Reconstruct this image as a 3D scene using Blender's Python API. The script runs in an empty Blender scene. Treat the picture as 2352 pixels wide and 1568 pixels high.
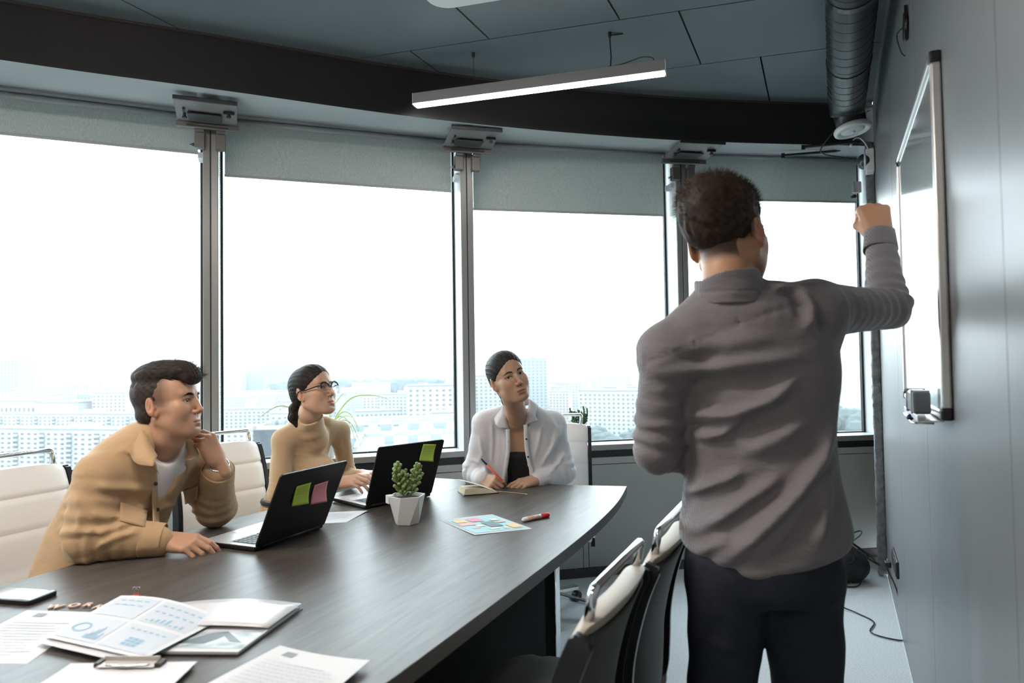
import bpy, bmesh, math, random
import numpy as np
from mathutils import Vector, Matrix, Euler, Quaternion

SC = bpy.context.scene
COL = SC.collection
R = math.radians
rng = random.Random(7)
nrg = np.random.RandomState(11)
# ------------------------------------------------------------------ camera, sky, lights, exposure
SC.view_settings.view_transform = 'Standard'; SC.view_settings.look = 'None'
SC.view_settings.gamma = 1; SC.view_settings.use_curve_mapping = False
SC.view_settings.exposure = 0.12
cam = bpy.data.cameras.new('camera'); camera = bpy.data.objects.new('camera', cam); COL.objects.link(camera); SC.camera = camera
cam.sensor_width = 36; cam.lens = 24.0; cam.clip_start = .05; cam.clip_end = 20000
cam.dof.use_dof = True; cam.dof.focus_distance = 3.1; cam.dof.aperture_fstop = 3.2
_f = Vector((0, math.cos(math.atan(48 / 1568)), math.sin(math.atan(48 / 1568)))); _r0 = Vector((1, 0, 0)); _u0 = _r0.cross(_f)
_r = math.cos(.0155) * _r0 - math.sin(.0155) * _u0; _u = math.sin(.0155) * _r0 + math.cos(.0155) * _u0
camera.matrix_world = Matrix(((_r.x, _u.x, -_f.x, 0), (_r.y, _u.y, -_f.y, 0), (_r.z, _u.z, -_f.z, 1.34), (0, 0, 0, 1)))

world = bpy.data.worlds.new('overcast'); SC.world = world; world.use_nodes = True
bg = world.node_tree.nodes['Background']; bg.inputs['Color'].default_value = (.87, .955, 1, 1); bg.inputs['Strength'].default_value = 8.0

# daylight entering through each window bay (portals only guide the sampling of the sky)
SC.cycles.use_denoising = True; SC.cycles.max_bounces = 8; SC.cycles.diffuse_bounces = 4; SC.cycles.glossy_bounces = 3
SC.cycles.transmission_bounces = 6; SC.cycles.transparent_max_bounces = 12; SC.cycles.sample_clamp_indirect = 6
SC.cycles.caustics_reflective = False; SC.cycles.caustics_refractive = False

# ------------------------------------------------------------------ materials
MATS = {}
def mat(name, col=(.5, .5, .5), rough=.5, metal=0, spec=.5, bump=None, var=None, emit=None, estr=0,
        trans=0, alpha=1, sss=0, sheen=0, coat=0, coord='Object', ior=1.45, attr=None, aniso=0):
    """bump=(scale, strength, distance[, stretch xyz]); var=(scale, colour2, amount[, stretch])"""
    if name in MATS: return MATS[name]
    m = bpy.data.materials.new(name); m.use_nodes = True
    nt = m.node_tree; N = nt.nodes; L = nt.links
    b = N['Principled BSDF']
    b.inputs['Base Color'].default_value = (*col, 1)
    b.inputs['Roughness'].default_value = rough
    b.inputs['Metallic'].default_value = metal
    b.inputs['Specular IOR Level'].default_value = spec
    b.inputs['IOR'].default_value = ior
    if trans: b.inputs['Transmission Weight'].default_value = trans
    if alpha < 1: b.inputs['Alpha'].default_value = alpha
    if sss:
        b.inputs['Subsurface Weight'].default_value = sss
        b.inputs['Subsurface Radius'].default_value = (1, .35, .2)
        b.inputs['Subsurface Scale'].default_value = .01
    if sheen:
        b.inputs['Sheen Weight'].default_value = sheen
        b.inputs['Sheen Roughness'].default_value = .5
    if coat: b.inputs['Coat Weight'].default_value = coat; b.inputs['Coat Roughness'].default_value = .1
    if aniso: b.inputs['Anisotropic'].default_value = aniso
    if emit:
        b.inputs['Emission Color'].default_value = (*emit, 1); b.inputs['Emission Strength'].default_value = estr
    tc = N.new('ShaderNodeTexCoord')
    def noise(scale, stretch=(1, 1, 1), detail=4):
        mp = N.new('ShaderNodeMapping'); mp.inputs['Scale'].default_value = stretch
        L.new(tc.outputs[coord], mp.inputs['Vector'])
        n = N.new('ShaderNodeTexNoise'); n.inputs['Scale'].default_value = scale; n.inputs['Detail'].default_value = detail
        L.new(mp.outputs[0], n.inputs['Vector']); return n
    cur = None
    if attr:
        a = N.new('ShaderNodeAttribute'); a.attribute_name = attr
        cur = a.outputs['Color']; L.new(cur, b.inputs['Base Color'])
    if var:
        n = noise(var[0], var[3] if len(var) > 3 else (1, 1, 1))
        rp = N.new('ShaderNodeValToRGB'); rp.color_ramp.elements[0].position = .35; rp.color_ramp.elements[1].position = .68
        L.new(n.outputs['Fac'], rp.inputs[0])
        mx = N.new('ShaderNodeMix'); mx.data_type = 'RGBA'
        mt = N.new('ShaderNodeMath'); mt.operation = 'MULTIPLY'; mt.inputs[1].default_value = var[2]
        L.new(rp.outputs[0], mt.inputs[0]); L.new(mt.outputs[0], mx.inputs['Factor'])
        if cur: L.new(cur, mx.inputs['A'])
        else: mx.inputs['A'].default_value = (*col, 1)
        mx.inputs['B'].default_value = (*var[1], 1)
        L.new(mx.outputs['Result'], b.inputs['Base Color'])
    if bump:
        n = noise(bump[0], bump[3] if len(bump) > 3 else (1, 1, 1))
        bp = N.new('ShaderNodeBump'); bp.inputs['Strength'].default_value = bump[1]; bp.inputs['Distance'].default_value = bump[2]
        L.new(n.outputs['Fac'], bp.inputs['Height']); L.new(bp.outputs[0], b.inputs['Normal'])
    MATS[name] = m
    return m

# ------------------------------------------------------------------ objects
def tag(o, label=None, cat=None, group=None, kind=None):
    if label: o['label'] = label
    if cat: o['category'] = cat
    if group: o['group'] = group
    if kind: o['kind'] = kind
    return o
def thing(name, label, cat, loc=(0, 0, 0), rz=0, group=None, rot=None):
    o = bpy.data.objects.new(name, None); COL.objects.link(o); o.empty_display_size = .05
    o.location = loc; o.rotation_euler = rot if rot else (0, 0, rz)
    return tag(o, label, cat, group)
def link(name, me, m, parent=None, loc=None, rz=0, smooth=None, bevel=0, seg=2):
    o = bpy.data.objects.new(name, me); COL.objects.link(o)
    if m is not None:
        if not me.materials: me.materials.append(m)
    if parent is not None: o.parent = parent
    if loc is not None: o.location = loc
    if rz: o.rotation_euler = (0, 0, rz)
    if smooth: me.shade_smooth()
    if bevel:
        b = o.modifiers.new('bevel', 'BEVEL'); b.width = bevel; b.segments = seg; b.limit_method = 'ANGLE'; b.angle_limit = R(40)
    return o
class MB:
    """collects simple solids into one mesh"""
    def __init__(s): s.v = []; s.f = []; s.mi = []; s.mats = []
    def _add(s, vs, fs, mi=0):
        n = len(s.v); s.v += [tuple(v) for v in vs]; s.f += [tuple(i + n for i in f) for f in fs]; s.mi += [mi] * len(fs)
        return s
    def box(s, c, sz, rot=None, mi=0, taper=1):
        hx, hy, hz = [a / 2 for a in sz]
        vs = [Vector((x * hx * (taper if z > 0 else 1), y * hy * (taper if z > 0 else 1), z * hz)) for z in (-1, 1) for x, y in ((-1, -1), (1, -1), (1, 1), (-1, 1))]
        if rot is not None:
            M = rot if isinstance(rot, (Matrix, Quaternion)) else (Euler((0, 0, rot)).to_matrix() if isinstance(rot, (int, float)) else Euler(rot).to_matrix())
            vs = [M @ v for v in vs]
        c = Vector(c); vs = [v + c for v in vs]
        return s._add(vs, [(3, 2, 1, 0), (4, 5, 6, 7), (0, 1, 5, 4), (1, 2, 6, 5), (2, 3, 7, 6), (3, 0, 4, 7)], mi)
    def hexa(s, p, mi=0):
        """eight points: bottom ring of four, top ring of four"""
        return s._add(p, [(3, 2, 1, 0), (4, 5, 6, 7), (0, 1, 5, 4), (1, 2, 6, 5), (2, 3, 7, 6), (3, 0, 4, 7)], mi)
    def bar(s, a, b, w, h, up=(0, 0, 1), mi=0):
        a = Vector(a); b = Vector(b); d = (b - a).normalized(); up = Vector(up)
        x = d.cross(up).normalized(); z = x.cross(d)
        q = [(-1, -1), (1, -1), (1, 1), (-1, 1)]
        return s.hexa([a + x * (i * w / 2) + z * (j * h / 2) for i, j in q] + [b + x * (i * w / 2) + z * (j * h / 2) for i, j in q], mi)
    def prism(s, pts, z0, z1, mi=0, M=None):
        n = len(pts); vs = [Vector((p[0], p[1], z0)) for p in pts] + [Vector((p[0], p[1], z1)) for p in pts]
        if M is not None: vs = [M @ v for v in vs]
        fs = [tuple(range(n - 1, -1, -1)), tuple(range(n, 2 * n))] + [(i, (i + 1) % n, n + (i + 1) % n, n + i) for i in range(n)]
        return s._add(vs, fs, mi)
    def tube(s, pts, r, seg=10, mi=0, closed=False, cap=True, sq=None):
        pts = [Vector(p) for p in pts]; n = len(pts)
        rr = r if hasattr(r, '__len__') else [r] * n
        t0 = (pts[1] - pts[0]).normalized()
        nrm = t0.orthogonal().normalized(); vs = []
        for i, p in enumerate(pts):
            if closed: t = (pts[(i + 1) % n] - pts[i - 1]).normalized()
            elif i == 0: t = t0
            elif i == n - 1: t = (pts[-1] - pts[-2]).normalized()
            else: t = (pts[i + 1] - pts[i - 1]).normalized()
            nrm = (nrm - t * nrm.dot(t)).normalized(); bn = t.cross(nrm)
            for k in range(seg):
                a = 2 * math.pi * k / seg
                vs.append(p + (nrm * math.cos(a) + bn * math.sin(a)) * rr[i])
        fs = []
        for i in range(n if closed else n - 1):
            for k in range(seg):
                a = i * seg + k; b = i * seg + (k + 1) % seg; j = ((i + 1) % n) * seg
                fs.append((a, b, j + (k + 1) % seg, j + k))
        if cap and not closed:
            fs.append(tuple(range(seg - 1, -1, -1))); fs.append(tuple((n - 1) * seg + k for k in range(seg)))
        return s._add(vs, fs, mi)
    def lathe(s, prof, c=(0, 0, 0), seg=24, mi=0, M=None, cap=True):
        vs = []; n = len(prof); c = Vector(c)
        for r, z in prof:
            for k in range(seg):
                a = 2 * math.pi * k / seg; v = Vector((r * math.cos(a), r * math.sin(a), z))
                vs.append((M @ v if M is not None else v) + c)
        fs = [(i * seg + k, i * seg + (k + 1) % seg, (i + 1) * seg + (k + 1) % seg, (i + 1) * seg + k) for i in range(n - 1) for k in range(seg)]
        if cap: fs.append(tuple(range(seg - 1, -1, -1))); fs.append(tuple((n - 1) * seg + k for k in range(seg)))
        return s._add(vs, fs, mi)
    def ball(s, c, r, seg=12, ring=8, mi=0, M=None):
        r = r if hasattr(r, '__len__') else (r, r, r)
        c = Vector(c); vs = []; 
        for i in range(1, ring):
            t = math.pi * i / ring
            for k in range(seg):
                a = 2 * math.pi * k / seg; v = Vector((r[0] * math.sin(t) * math.cos(a), r[1] * math.sin(t) * math.sin(a), -r[2] * math.cos(t)))
                vs.append((M @ v if M is not None else v) + c)
        lo = Vector((0, 0, -r[2])); hi = Vector((0, 0, r[2]))
        if M is not None: lo = M @ lo; hi = M @ hi
        vs += [lo + c, hi + c]; a0 = (ring - 1) * seg
        fs = [(i * seg + k, i * seg + (k + 1) % seg, (i + 1) * seg + (k + 1) % seg, (i + 1) * seg + k) for i in range(ring - 2) for k in range(seg)]
        fs += [(a0, (k + 1) % seg, k) for k in range(seg)] + [((ring - 2) * seg + k, (ring - 2) * seg + (k + 1) % seg, a0 + 1) for k in range(seg)]
        return s._add(vs, fs, mi)
    def sheet(s, grid, th=.0005, mi=0):
        """grid[i][j] of points, given a real thickness"""
        ni = len(grid); nj = len(grid[0]); g = [[Vector(p) for p in row] for row in grid]
        vs = []
        for side in (0, 1):
            for i in range(ni):
                for j in range(nj):
                    du = g[min(i + 1, ni - 1)][j] - g[max(i - 1, 0)][j]; dv = g[i][min(j + 1, nj - 1)] - g[i][max(j - 1, 0)]
                    n = du.cross(dv).normalized()
                    vs.append(g[i][j] + n * (th if side else 0))
        o = ni * nj; fs = []
        for i in range(ni - 1):
            for j in range(nj - 1):
                a = i * nj + j
                fs.append((a, a + 1, a + nj + 1, a + nj)); fs.append((o + a, o + a + nj, o + a + nj + 1, o + a + 1))
        for i in range(ni - 1):
            for j in (0, nj - 1):
                a = i * nj + j; fs.append((a, a + nj, o + a + nj, o + a) if j == 0 else (a, o + a, o + a + nj, a + nj))
        for j in range(nj - 1):
            for i in (0, ni - 1):
                a = i * nj + j; fs.append((a, o + a, o + a + 1, a + 1) if i == 0 else (a, a + 1, o + a + 1, o + a))
        return s._add(vs, fs, mi)
    def mesh(s, name='m'):
        me = bpy.data.meshes.new(name); me.from_pydata(s.v, [], s.f)
        me.polygons.foreach_set('material_index', s.mi); me.update(); return me
    def build(s, name, m, parent=None, loc=None, rz=0, smooth=False, bevel=0, seg=2, angle=None):
        me = s.mesh(name)
        ms = m if isinstance(m, (list, tuple)) else [m]
        for x in ms: me.materials.append(x)
        bm = bmesh.new(); bm.from_mesh(me); bmesh.ops.recalc_face_normals(bm, faces=bm.faces); bm.to_mesh(me); bm.free()
        if smooth: me.shade_smooth()
        if angle: me.shade_smooth(); me.set_sharp_from_angle(angle=R(angle))
        return link(name, me, None, parent, loc, rz, bevel=bevel, seg=seg)
def copy_tree(o, parent=None):
    c = o.copy(); COL.objects.link(c)
    if parent is not None: c.parent = parent
    for ch in list(o.children): copy_tree(ch, c)
    return c
def arc(c, r, a0, a1, n, u=(1, 0, 0), v=(0, 1, 0)):
    c = Vector(c); u = Vector(u); v = Vector(v)
    return [c + u * (r * math.cos(a0 + (a1 - a0) * i / n)) + v * (r * math.sin(a0 + (a1 - a0) * i / n)) for i in range(n + 1)]
def round_path(pts, r, n=5):
    pts = [Vector(p) for p in pts]; out = [pts[0]]
    for i in range(1, len(pts) - 1):
        a, b, c = pts[i - 1], pts[i], pts[i + 1]
        d1 = (a - b); d2 = (c - b); rr = min(r, d1.length * .49, d2.length * .49)
        p0 = b + d1.normalized() * rr; p1 = b + d2.normalized() * rr
        for k in range(n + 1):
            t = k / n; out.append(p0 * (1 - t) ** 2 + b * 2 * t * (1 - t) + p1 * t * t)
    out.append(pts[-1]); return out
def spline(pts, n=8):
    pts = [Vector(p) for p in pts]; out = []
    P = [pts[0]] + pts + [pts[-1]]
    for i in range(1, len(P) - 2):
        a, b, c, d = P[i - 1:i + 3]
        for k in range(n):
            t = k / n
            out.append(.5 * ((2 * b) + (c - a) * t + (2 * a - 5 * b + 4 * c - d) * t * t + (3 * b - a - 3 * c + d) * t ** 3))
    out.append(pts[-1]); return out

# ------------------------------------------------------------------ implicit surfaces (bodies, cloth, hair)
class Sdf:
    def __init__(s, lo, hi, h):
        s.lo = np.array(lo, float); s.h = h
        s.n = np.maximum(np.ceil((np.array(hi, float) - s.lo) / h).astype(int) + 1, 4)
        s.D = np.full(s.n, .3, np.float32)
        s.ax = [(s.lo[i] + h * np.arange(s.n[i])).astype(np.float32) for i in range(3)]
        s.A = np.full(s.n, -1, np.int8) if False else None
    def _reg(s, lo, hi, m):
        a = np.clip(((np.array(lo) - m - s.lo) / s.h).astype(int), 0, s.n); b = np.clip(((np.array(hi) + m - s.lo) / s.h).astype(int) + 2, 0, s.n)
        return tuple(slice(int(a[i]), int(b[i])) for i in range(3))
    def _op(s, reg, fn, k, sub):
        if any(r.stop <= r.start for r in reg): return
        X = s.ax[0][reg[0]][:, None, None]; Y = s.ax[1][reg[1]][None, :, None]; Z = s.ax[2][reg[2]][None, None, :]
        d = fn(X, Y, Z); D = s.D[reg]
        if sub:
            d = -d
            if k: hh = np.clip(.5 - .5 * (D - d) / k, 0, 1); s.D[reg] = D * (1 - hh) + d * hh + k * hh * (1 - hh)
            else: s.D[reg] = np.maximum(D, d)
        else:
            if k: hh = np.clip(.5 + .5 * (D - d) / k, 0, 1); s.D[reg] = D * (1 - hh) + d * hh - k * hh * (1 - hh)
            else: s.D[reg] = np.minimum(D, d)
    def cap(s, a, b, ra, rb=None, k=.01, sub=False, flat=None):
        """tapered capsule"""
        rb = ra if rb is None else rb
        a = np.array(a, np.float32); b = np.array(b, np.float32); ba = b - a; L2 = max(float(ba @ ba), 1e-9); rm = max(ra, rb)
        def fn(X, Y, Z):
            x = X - a[0]; y = Y - a[1]; z = Z - a[2]
            t = np.clip((x * ba[0] + y * ba[1] + z * ba[2]) / L2, 0, 1)
            return np.sqrt((x - t * ba[0]) ** 2 + (y - t * ba[1]) ** 2 + (z - t * ba[2]) ** 2) - (ra + (rb - ra) * t)
        s._op(s._reg(np.minimum(a, b) - rm, np.maximum(a, b) + rm, k + 2 * s.h), fn, k, sub); return s
    def chain(s, pts, rs, k=.01, sub=False):
        for i in range(len(pts) - 1): s.cap(pts[i], pts[i + 1], rs[i], rs[i + 1], k if not i else max(k, 1e-4), sub)
        return s
    def ell(s, c, r, k=.01, sub=False, rot=None):
        c = np.array(c, np.float32); r = np.array(r if hasattr(r, '__len__') else (r, r, r), np.float32)
        M = np.eye(3) if rot is None else np.array(rot.to_matrix() if isinstance(rot, Euler) else rot)
        ext = np.sqrt(((M * r[None, :]) ** 2).sum(1)); M = M.astype(np.float32)
        def fn(X, Y, Z):
            x = X - c[0]; y = Y - c[1]; z = Z - c[2]
            if rot is None: p = (x, y, z)
            else: p = [M[0, i] * x + M[1, i] * y + M[2, i] * z for i in range(3)]
            k0 = np.sqrt((p[0] / r[0]) ** 2 + (p[1] / r[1]) ** 2 + (p[2] / r[2]) ** 2)
            k1 = np.sqrt((p[0] / r[0] ** 2) ** 2 + (p[1] / r[1] ** 2) ** 2 + (p[2] / r[2] ** 2) ** 2)
            return k0 * (k0 - 1) / np.maximum(k1, 1e-6)
        s._op(s._reg(c - ext, c + ext, k + 2 * s.h), fn, k, sub); return s
    def box(s, c, half, rnd=.01, k=.01, sub=False, rot=None):
        c = np.array(c, np.float32); hf = np.array(half, np.float32) - rnd
        M = np.eye(3) if rot is None else np.array(rot.to_matrix() if isinstance(rot, Euler) else rot)
        ext = (np.abs(M) * np.array(half)[None, :]).sum(1); M = M.astype(np.float32)
        def fn(X, Y, Z):
            x = X - c[0]; y = Y - c[1]; z = Z - c[2]
            p = [np.abs(M[0, i] * x + M[1, i] * y + M[2, i] * z) - hf[i] for i in range(3)]
            o = np.sqrt(np.maximum(p[0], 0) ** 2 + np.maximum(p[1], 0) ** 2 + np.maximum(p[2], 0) ** 2)
            return o + np.minimum(np.maximum(np.maximum(p[0], p[1]), p[2]), 0) - rnd
        s._op(s._reg(c - ext, c + ext, k + 2 * s.h), fn, k, sub); return s
    def loft(s, sl, k=.01, sub=False, pw=2.3):
        """stack of rounded cross-sections; each slice = (z, cx, cy, half width, half depth, yaw)"""
        sl = sorted(sl); A = np.array(sl, np.float32); z0, z1 = A[0, 0], A[-1, 0]; rm = A[:, 3:5].max()
        zf = np.linspace(z0, z1, 60); T = np.clip(np.searchsorted(A[:, 0], zf) - 1, 0, len(A) - 2)
        from numpy import interp
        def fn(X, Y, Z):
            z = np.clip(Z.ravel(), z0, z1); q = []
            for c in range(1, 6):
                v = np.interp(zf, A[:, 0], A[:, c]); kk = np.ones(9) / 9; vp = np.pad(v, 4, mode='edge'); v = np.convolve(vp, kk, 'valid'); q.append(np.interp(z, zf, v).astype(np.float32)[None, None, :])
            cx, cy, a, b_, yw = q; x = X - cx; y = Y - cy; c = np.cos(yw); s_ = np.sin(yw)
            u = np.abs(c * x + s_ * y) / a; v = np.abs(-s_ * x + c * y) / b_
            r = (u ** pw + v ** pw) ** (1 / pw); g = np.sqrt((u / a) ** 2 + (v / b_) ** 2) / np.maximum(np.sqrt(u * u + v * v), 1e-4)
            d = (r - 1) / np.maximum(g, 1e-3); dz = np.abs(Z - (z0 + z1) / 2) - (z1 - z0) / 2 + 0 * d
            rr = .03; o = np.sqrt(np.maximum(d + rr, 0) ** 2 + np.maximum(dz + rr, 0) ** 2) + np.minimum(np.maximum(d, dz) + rr, 0) - rr
            return np.where(Z == Z, o, o)
        lo = (A[:, 1].min() - rm, A[:, 2].min() - rm, z0); hi = (A[:, 1].max() + rm, A[:, 2].max() + rm, z1)
        s._op(s._reg(lo, hi, k + 2 * s.h), fn, k, sub); return s
    def half(s, p, n, k=.003, keep='below'):
        """cut away the side the normal points to"""
        p = np.array(p, np.float32); n = np.array(n, np.float32); n /= np.linalg.norm(n)
        fn = lambda X, Y, Z: -((X - p[0]) * n[0] + (Y - p[1]) * n[1] + (Z - p[2]) * n[2])
        s._op((slice(0, s.n[0]), slice(0, s.n[1]), slice(0, s.n[2])), fn, k, True); return s
    def warp(s, fn, band=.03):
        """D += fn(P) near the surface"""
        m = np.argwhere(np.abs(s.D) < band)
        P = s.lo + m * s.h
        s.D[m[:, 0], m[:, 1], m[:, 2]] += fn(P).astype(np.float32); return s
    def mesh(s, smooth=1):
        D = s.D.copy(); D[0] = D[-1] = .3; D[:, 0] = D[:, -1] = .3; D[:, :, 0] = D[:, :, -1] = .3
        S = D < 0; c = sum(S[i:s.n[0] - 1 + i, j:s.n[1] - 1 + j, k:s.n[2] - 1 + k].astype(np.int8) for i in (0, 1) for j in (0, 1) for k in (0, 1))
        act = (c > 0) & (c < 8); ci = np.argwhere(act); idx = np.full(act.shape, -1, np.int64); idx[act] = np.arange(len(ci))
        acc = np.zeros((len(ci), 3)); cnt = np.zeros(len(ci))
        co = [(i, j, k) for i in (0, 1) for j in (0, 1) for k in (0, 1)]
        val = {o: D[ci[:, 0] + o[0], ci[:, 1] + o[1], ci[:, 2] + o[2]] for o in co}
        for a in co:
            for d in range(3):
                if a[d]: continue
                b = list(a); b[d] = 1; b = tuple(b); va = val[a]; vb = val[b]; m = (va < 0) != (vb < 0)
                t = va[m] / (va[m] - vb[m]); p = np.tile(np.array(a, float), (m.sum(), 1)); p[:, d] += t
                acc[m] += p; cnt[m] += 1
        V = s.lo + (ci + acc / cnt[:, None]) * s.h
        F = []
        for d in range(3):
            e1, e2 = (d + 1) % 3, (d + 2) % 3
            sl = [slice(None)] * 3; sh = [slice(None)] * 3; sl[d] = slice(0, -1); sh[d] = slice(1, None)
            A = S[tuple(sl)]; B = S[tuple(sh)]; q = np.argwhere(A != B); q = q[(q[:, e1] > 0) & (q[:, e2] > 0) & (q[:, e1] < s.n[e1] - 1) & (q[:, e2] < s.n[e2] - 1)]
            def at(o1, o2):
                g = q.copy(); g[:, e1] += o1; g[:, e2] += o2; return idx[g[:, 0], g[:, 1], g[:, 2]]
            f = np.stack([at(-1, -1), at(0, -1), at(0, 0), at(-1, 0)], 1)
            fl = ~A[q[:, 0], q[:, 1], q[:, 2]]; f[fl] = f[fl][:, ::-1]; F.append(f)
        F = np.concatenate(F); F = F[(F >= 0).all(1)]
        E = np.concatenate([F[:, [0, 1]], F[:, [1, 2]], F[:, [2, 3]], F[:, [3, 0]]])
        for _ in range(smooth):
            a = np.zeros_like(V); n = np.zeros(len(V))
            np.add.at(a, E[:, 0], V[E[:, 1]]); np.add.at(n, E[:, 0], 1); np.add.at(a, E[:, 1], V[E[:, 0]]); np.add.at(n, E[:, 1], 1)
            V = V * .4 + .6 * a / np.maximum(n, 1)[:, None]
        return V, F
def normals(V, F):
    n = np.cross(V[F[:, 2]] - V[F[:, 0]], V[F[:, 3]] - V[F[:, 1]]); N = np.zeros_like(V)
    for i in range(4): np.add.at(N, F[:, i], n)
    return N / np.maximum(np.linalg.norm(N, axis=1), 1e-12)[:, None]
def npmesh(name, V, F, m, parent=None, origin=(0, 0, 0), colors=None, smooth=True):
    me = bpy.data.meshes.new(name); V = np.asarray(V) - np.array(origin)
    me.vertices.add(len(V)); me.vertices.foreach_set('co', V.astype(np.float32).ravel())
    k = F.shape[1]; me.loops.add(len(F) * k); me.polygons.add(len(F))
    me.loops.foreach_set('vertex_index', F.ravel().astype(np.int32)); me.polygons.foreach_set('loop_start', np.arange(0, len(F) * k, k, dtype=np.int32))
    me.update(calc_edges=True); me.validate()
    if colors is not None:
        a = me.color_attributes.new('Col', 'FLOAT_COLOR', 'POINT'); c = np.ones((len(V), 4), np.float32); c[:, :3] = colors; a.data.foreach_set('color', c.ravel())
    if smooth: me.shade_smooth()
    me.materials.append(m)
    o = bpy.data.objects.new(name, me); COL.objects.link(o)
    if parent is not None: o.parent = parent
    return o
def join(*ms):
    V = []; F = []; n = 0
    for v, f in ms: V.append(v); F.append(f + n); n += len(v)
    return np.concatenate(V), np.concatenate(F)
def nz(P, s, seed=0):
    """cheap smooth noise, about -1..1"""
    x, y, z = P[:, 0] * s + seed * 1.7, P[:, 1] * s + seed * 2.3, P[:, 2] * s - seed
    return (np.sin(x + 1.7 * np.sin(.8 * y + z)) + np.sin(1.3 * y + 1.5 * np.sin(1.1 * z + .6 * x)) + np.sin(1.2 * z + 1.6 * np.sin(.9 * x - y))) / 3
def segdist(P, a, b):
    a = np.array(a, float); b = np.array(b, float); ba = b - a; t = np.clip(((P - a) @ ba) / (ba @ ba), 0, 1)
    return np.linalg.norm(P - a - t[:, None] * ba, axis=1), t
def ridge(P, path, w, h):
    """soft fold running along a path: negative = outward"""
    out = np.zeros(len(P)); n = len(path) - 1
    for i in range(n):
        d, t = segdist(P, path[i], path[i + 1]); u = (i + t) / n
        out = np.minimum(out, -abs(h) * np.exp(-(d / w) ** 2) * np.clip(4 * u, 0.1, 1) * np.clip(4 * (1 - u), .1, 1))
    return out if h > 0 else -out

# ------------------------------------------------------------------ the room
def struct(o, kind='structure'): o['kind'] = kind; return o
WD = Vector((.427, .904, 0)).normalized(); WN = Vector((WD.y, -WD.x, 0)); W0 = Vector((1.66, 2.92, 0))
def wp(s, z, off=0): p = W0 + WD * s - WN * off; return Vector((p.x, p.y, z))       # point on the right-hand wall, off = into the room
FV = [Vector((x, y, 0)) for x, y in ((-5.344, 1.614), (-4.153, 2.388), (-2.905, 3.065), (-1.608, 3.643), (-.261, 4.12), (1.121, 4.426), (2.521, 4.635))]

M_ceil = mat('ceiling_paint', (.12, .143, .152), .48, var=(1.2, (.09, .106, .112), .6), bump=(60, .05, .002))
M_black = mat('black_paint', (.012, .012, .013), .55, bump=(40, .1, .002), var=(2, (.022, .018, .017), .7))
M_wallR = mat('dark_wall_panel', (.19, .197, .20), .37, spec=.38, var=(1.5, (.155, .16, .163), .8, (1, 1, .25)), bump=(5, .12, .006, (1.5, 1.5, .25)))
M_mull = mat('grey_aluminium', (.28, .275, .268), .38, metal=.35)
M_mull2 = mat('pale_aluminium', (.52, .55, .57), .4, metal=.2)
M_gask = mat('black_gasket', (.012, .014, .016), .5)
M_panel = mat('grey_radiator_panel', (.33, .345, .335), .5, var=(3, (.30, .31, .30), .5))
M_soff = mat('soffit_paint', (.36, .385, .385), .35, var=(2.5, (.30, .32, .32), .6), metal=.2)
M_carpet = mat('grey_carpet', (.60, .64, .66), .95, spec=.1, var=(180, (.38, .41, .43), .9), bump=(260, .6, .004))
M_skirt = mat('dark_skirting', (.045, .045, .045), .9, var=(150, (.08, .08, .08), .8))
M_back = mat('back_wall_paint', (.42, .40, .37), .7)
M_glass = bpy.data.materials.new('window_glass'); M_glass.use_nodes = True
_n = M_glass.node_tree; _n.nodes.remove(_n.nodes['Principled BSDF'])
_t = _n.nodes.new('ShaderNodeBsdfTransparent'); _t.inputs[0].default_value = (.93, .965, .97, 1)
_g = _n.nodes.new('ShaderNodeBsdfGlossy'); _g.inputs['Roughness'].default_value = .0
_lw = _n.nodes.new('ShaderNodeLayerWeight'); _pw = _n.nodes.new('ShaderNodeMath'); _pw.operation = 'POWER'; _pw.inputs[1].default_value = 5; _n.links.new(_lw.outputs['Facing'], _pw.inputs[0]); _fr = _n.nodes.new('ShaderNodeMath'); _fr.operation = 'MULTIPLY_ADD'; _fr.inputs[1].default_value = .9; _fr.inputs[2].default_value = .02; _n.links.new(_pw.outputs[0], _fr.inputs[0]); _mx = _n.nodes.new('ShaderNodeMixShader')
_n.links.new(_fr.outputs[0], _mx.inputs[0]); _n.links.new(_t.outputs[0], _mx.inputs[1]); _n.links.new(_g.outputs[0], _mx.inputs[2])
_n.links.new(_mx.outputs[0], _n.nodes['Material Output'].inputs[0])

# floor and ceiling
outline = [Vector((-5.55, 1.93, 0)), Vector((-4.30, 2.72, 0)), Vector((-3.03, 3.38, 0)), Vector((-1.72, 3.98, 0)), Vector((-.35, 4.47, 0)), Vector((1.06, 4.78, 0)), Vector((2.6, 5.0, 0)), wp(2.0, 0)] + [wp(-6.3, 0), Vector((-4.7, -2.75, 0)), Vector((-5.5, 1.6, 0))]
b = MB(); b.prism([(p.x, p.y) for p in outline], -.12, 0); struct(b.build('floor', M_carpet))
b = MB(); b.prism([(p.x * 1.02, p.y * 1.02) for p in outline], 3.0, 3.12); ceiling = struct(b.build('ceiling', M_black))
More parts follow.
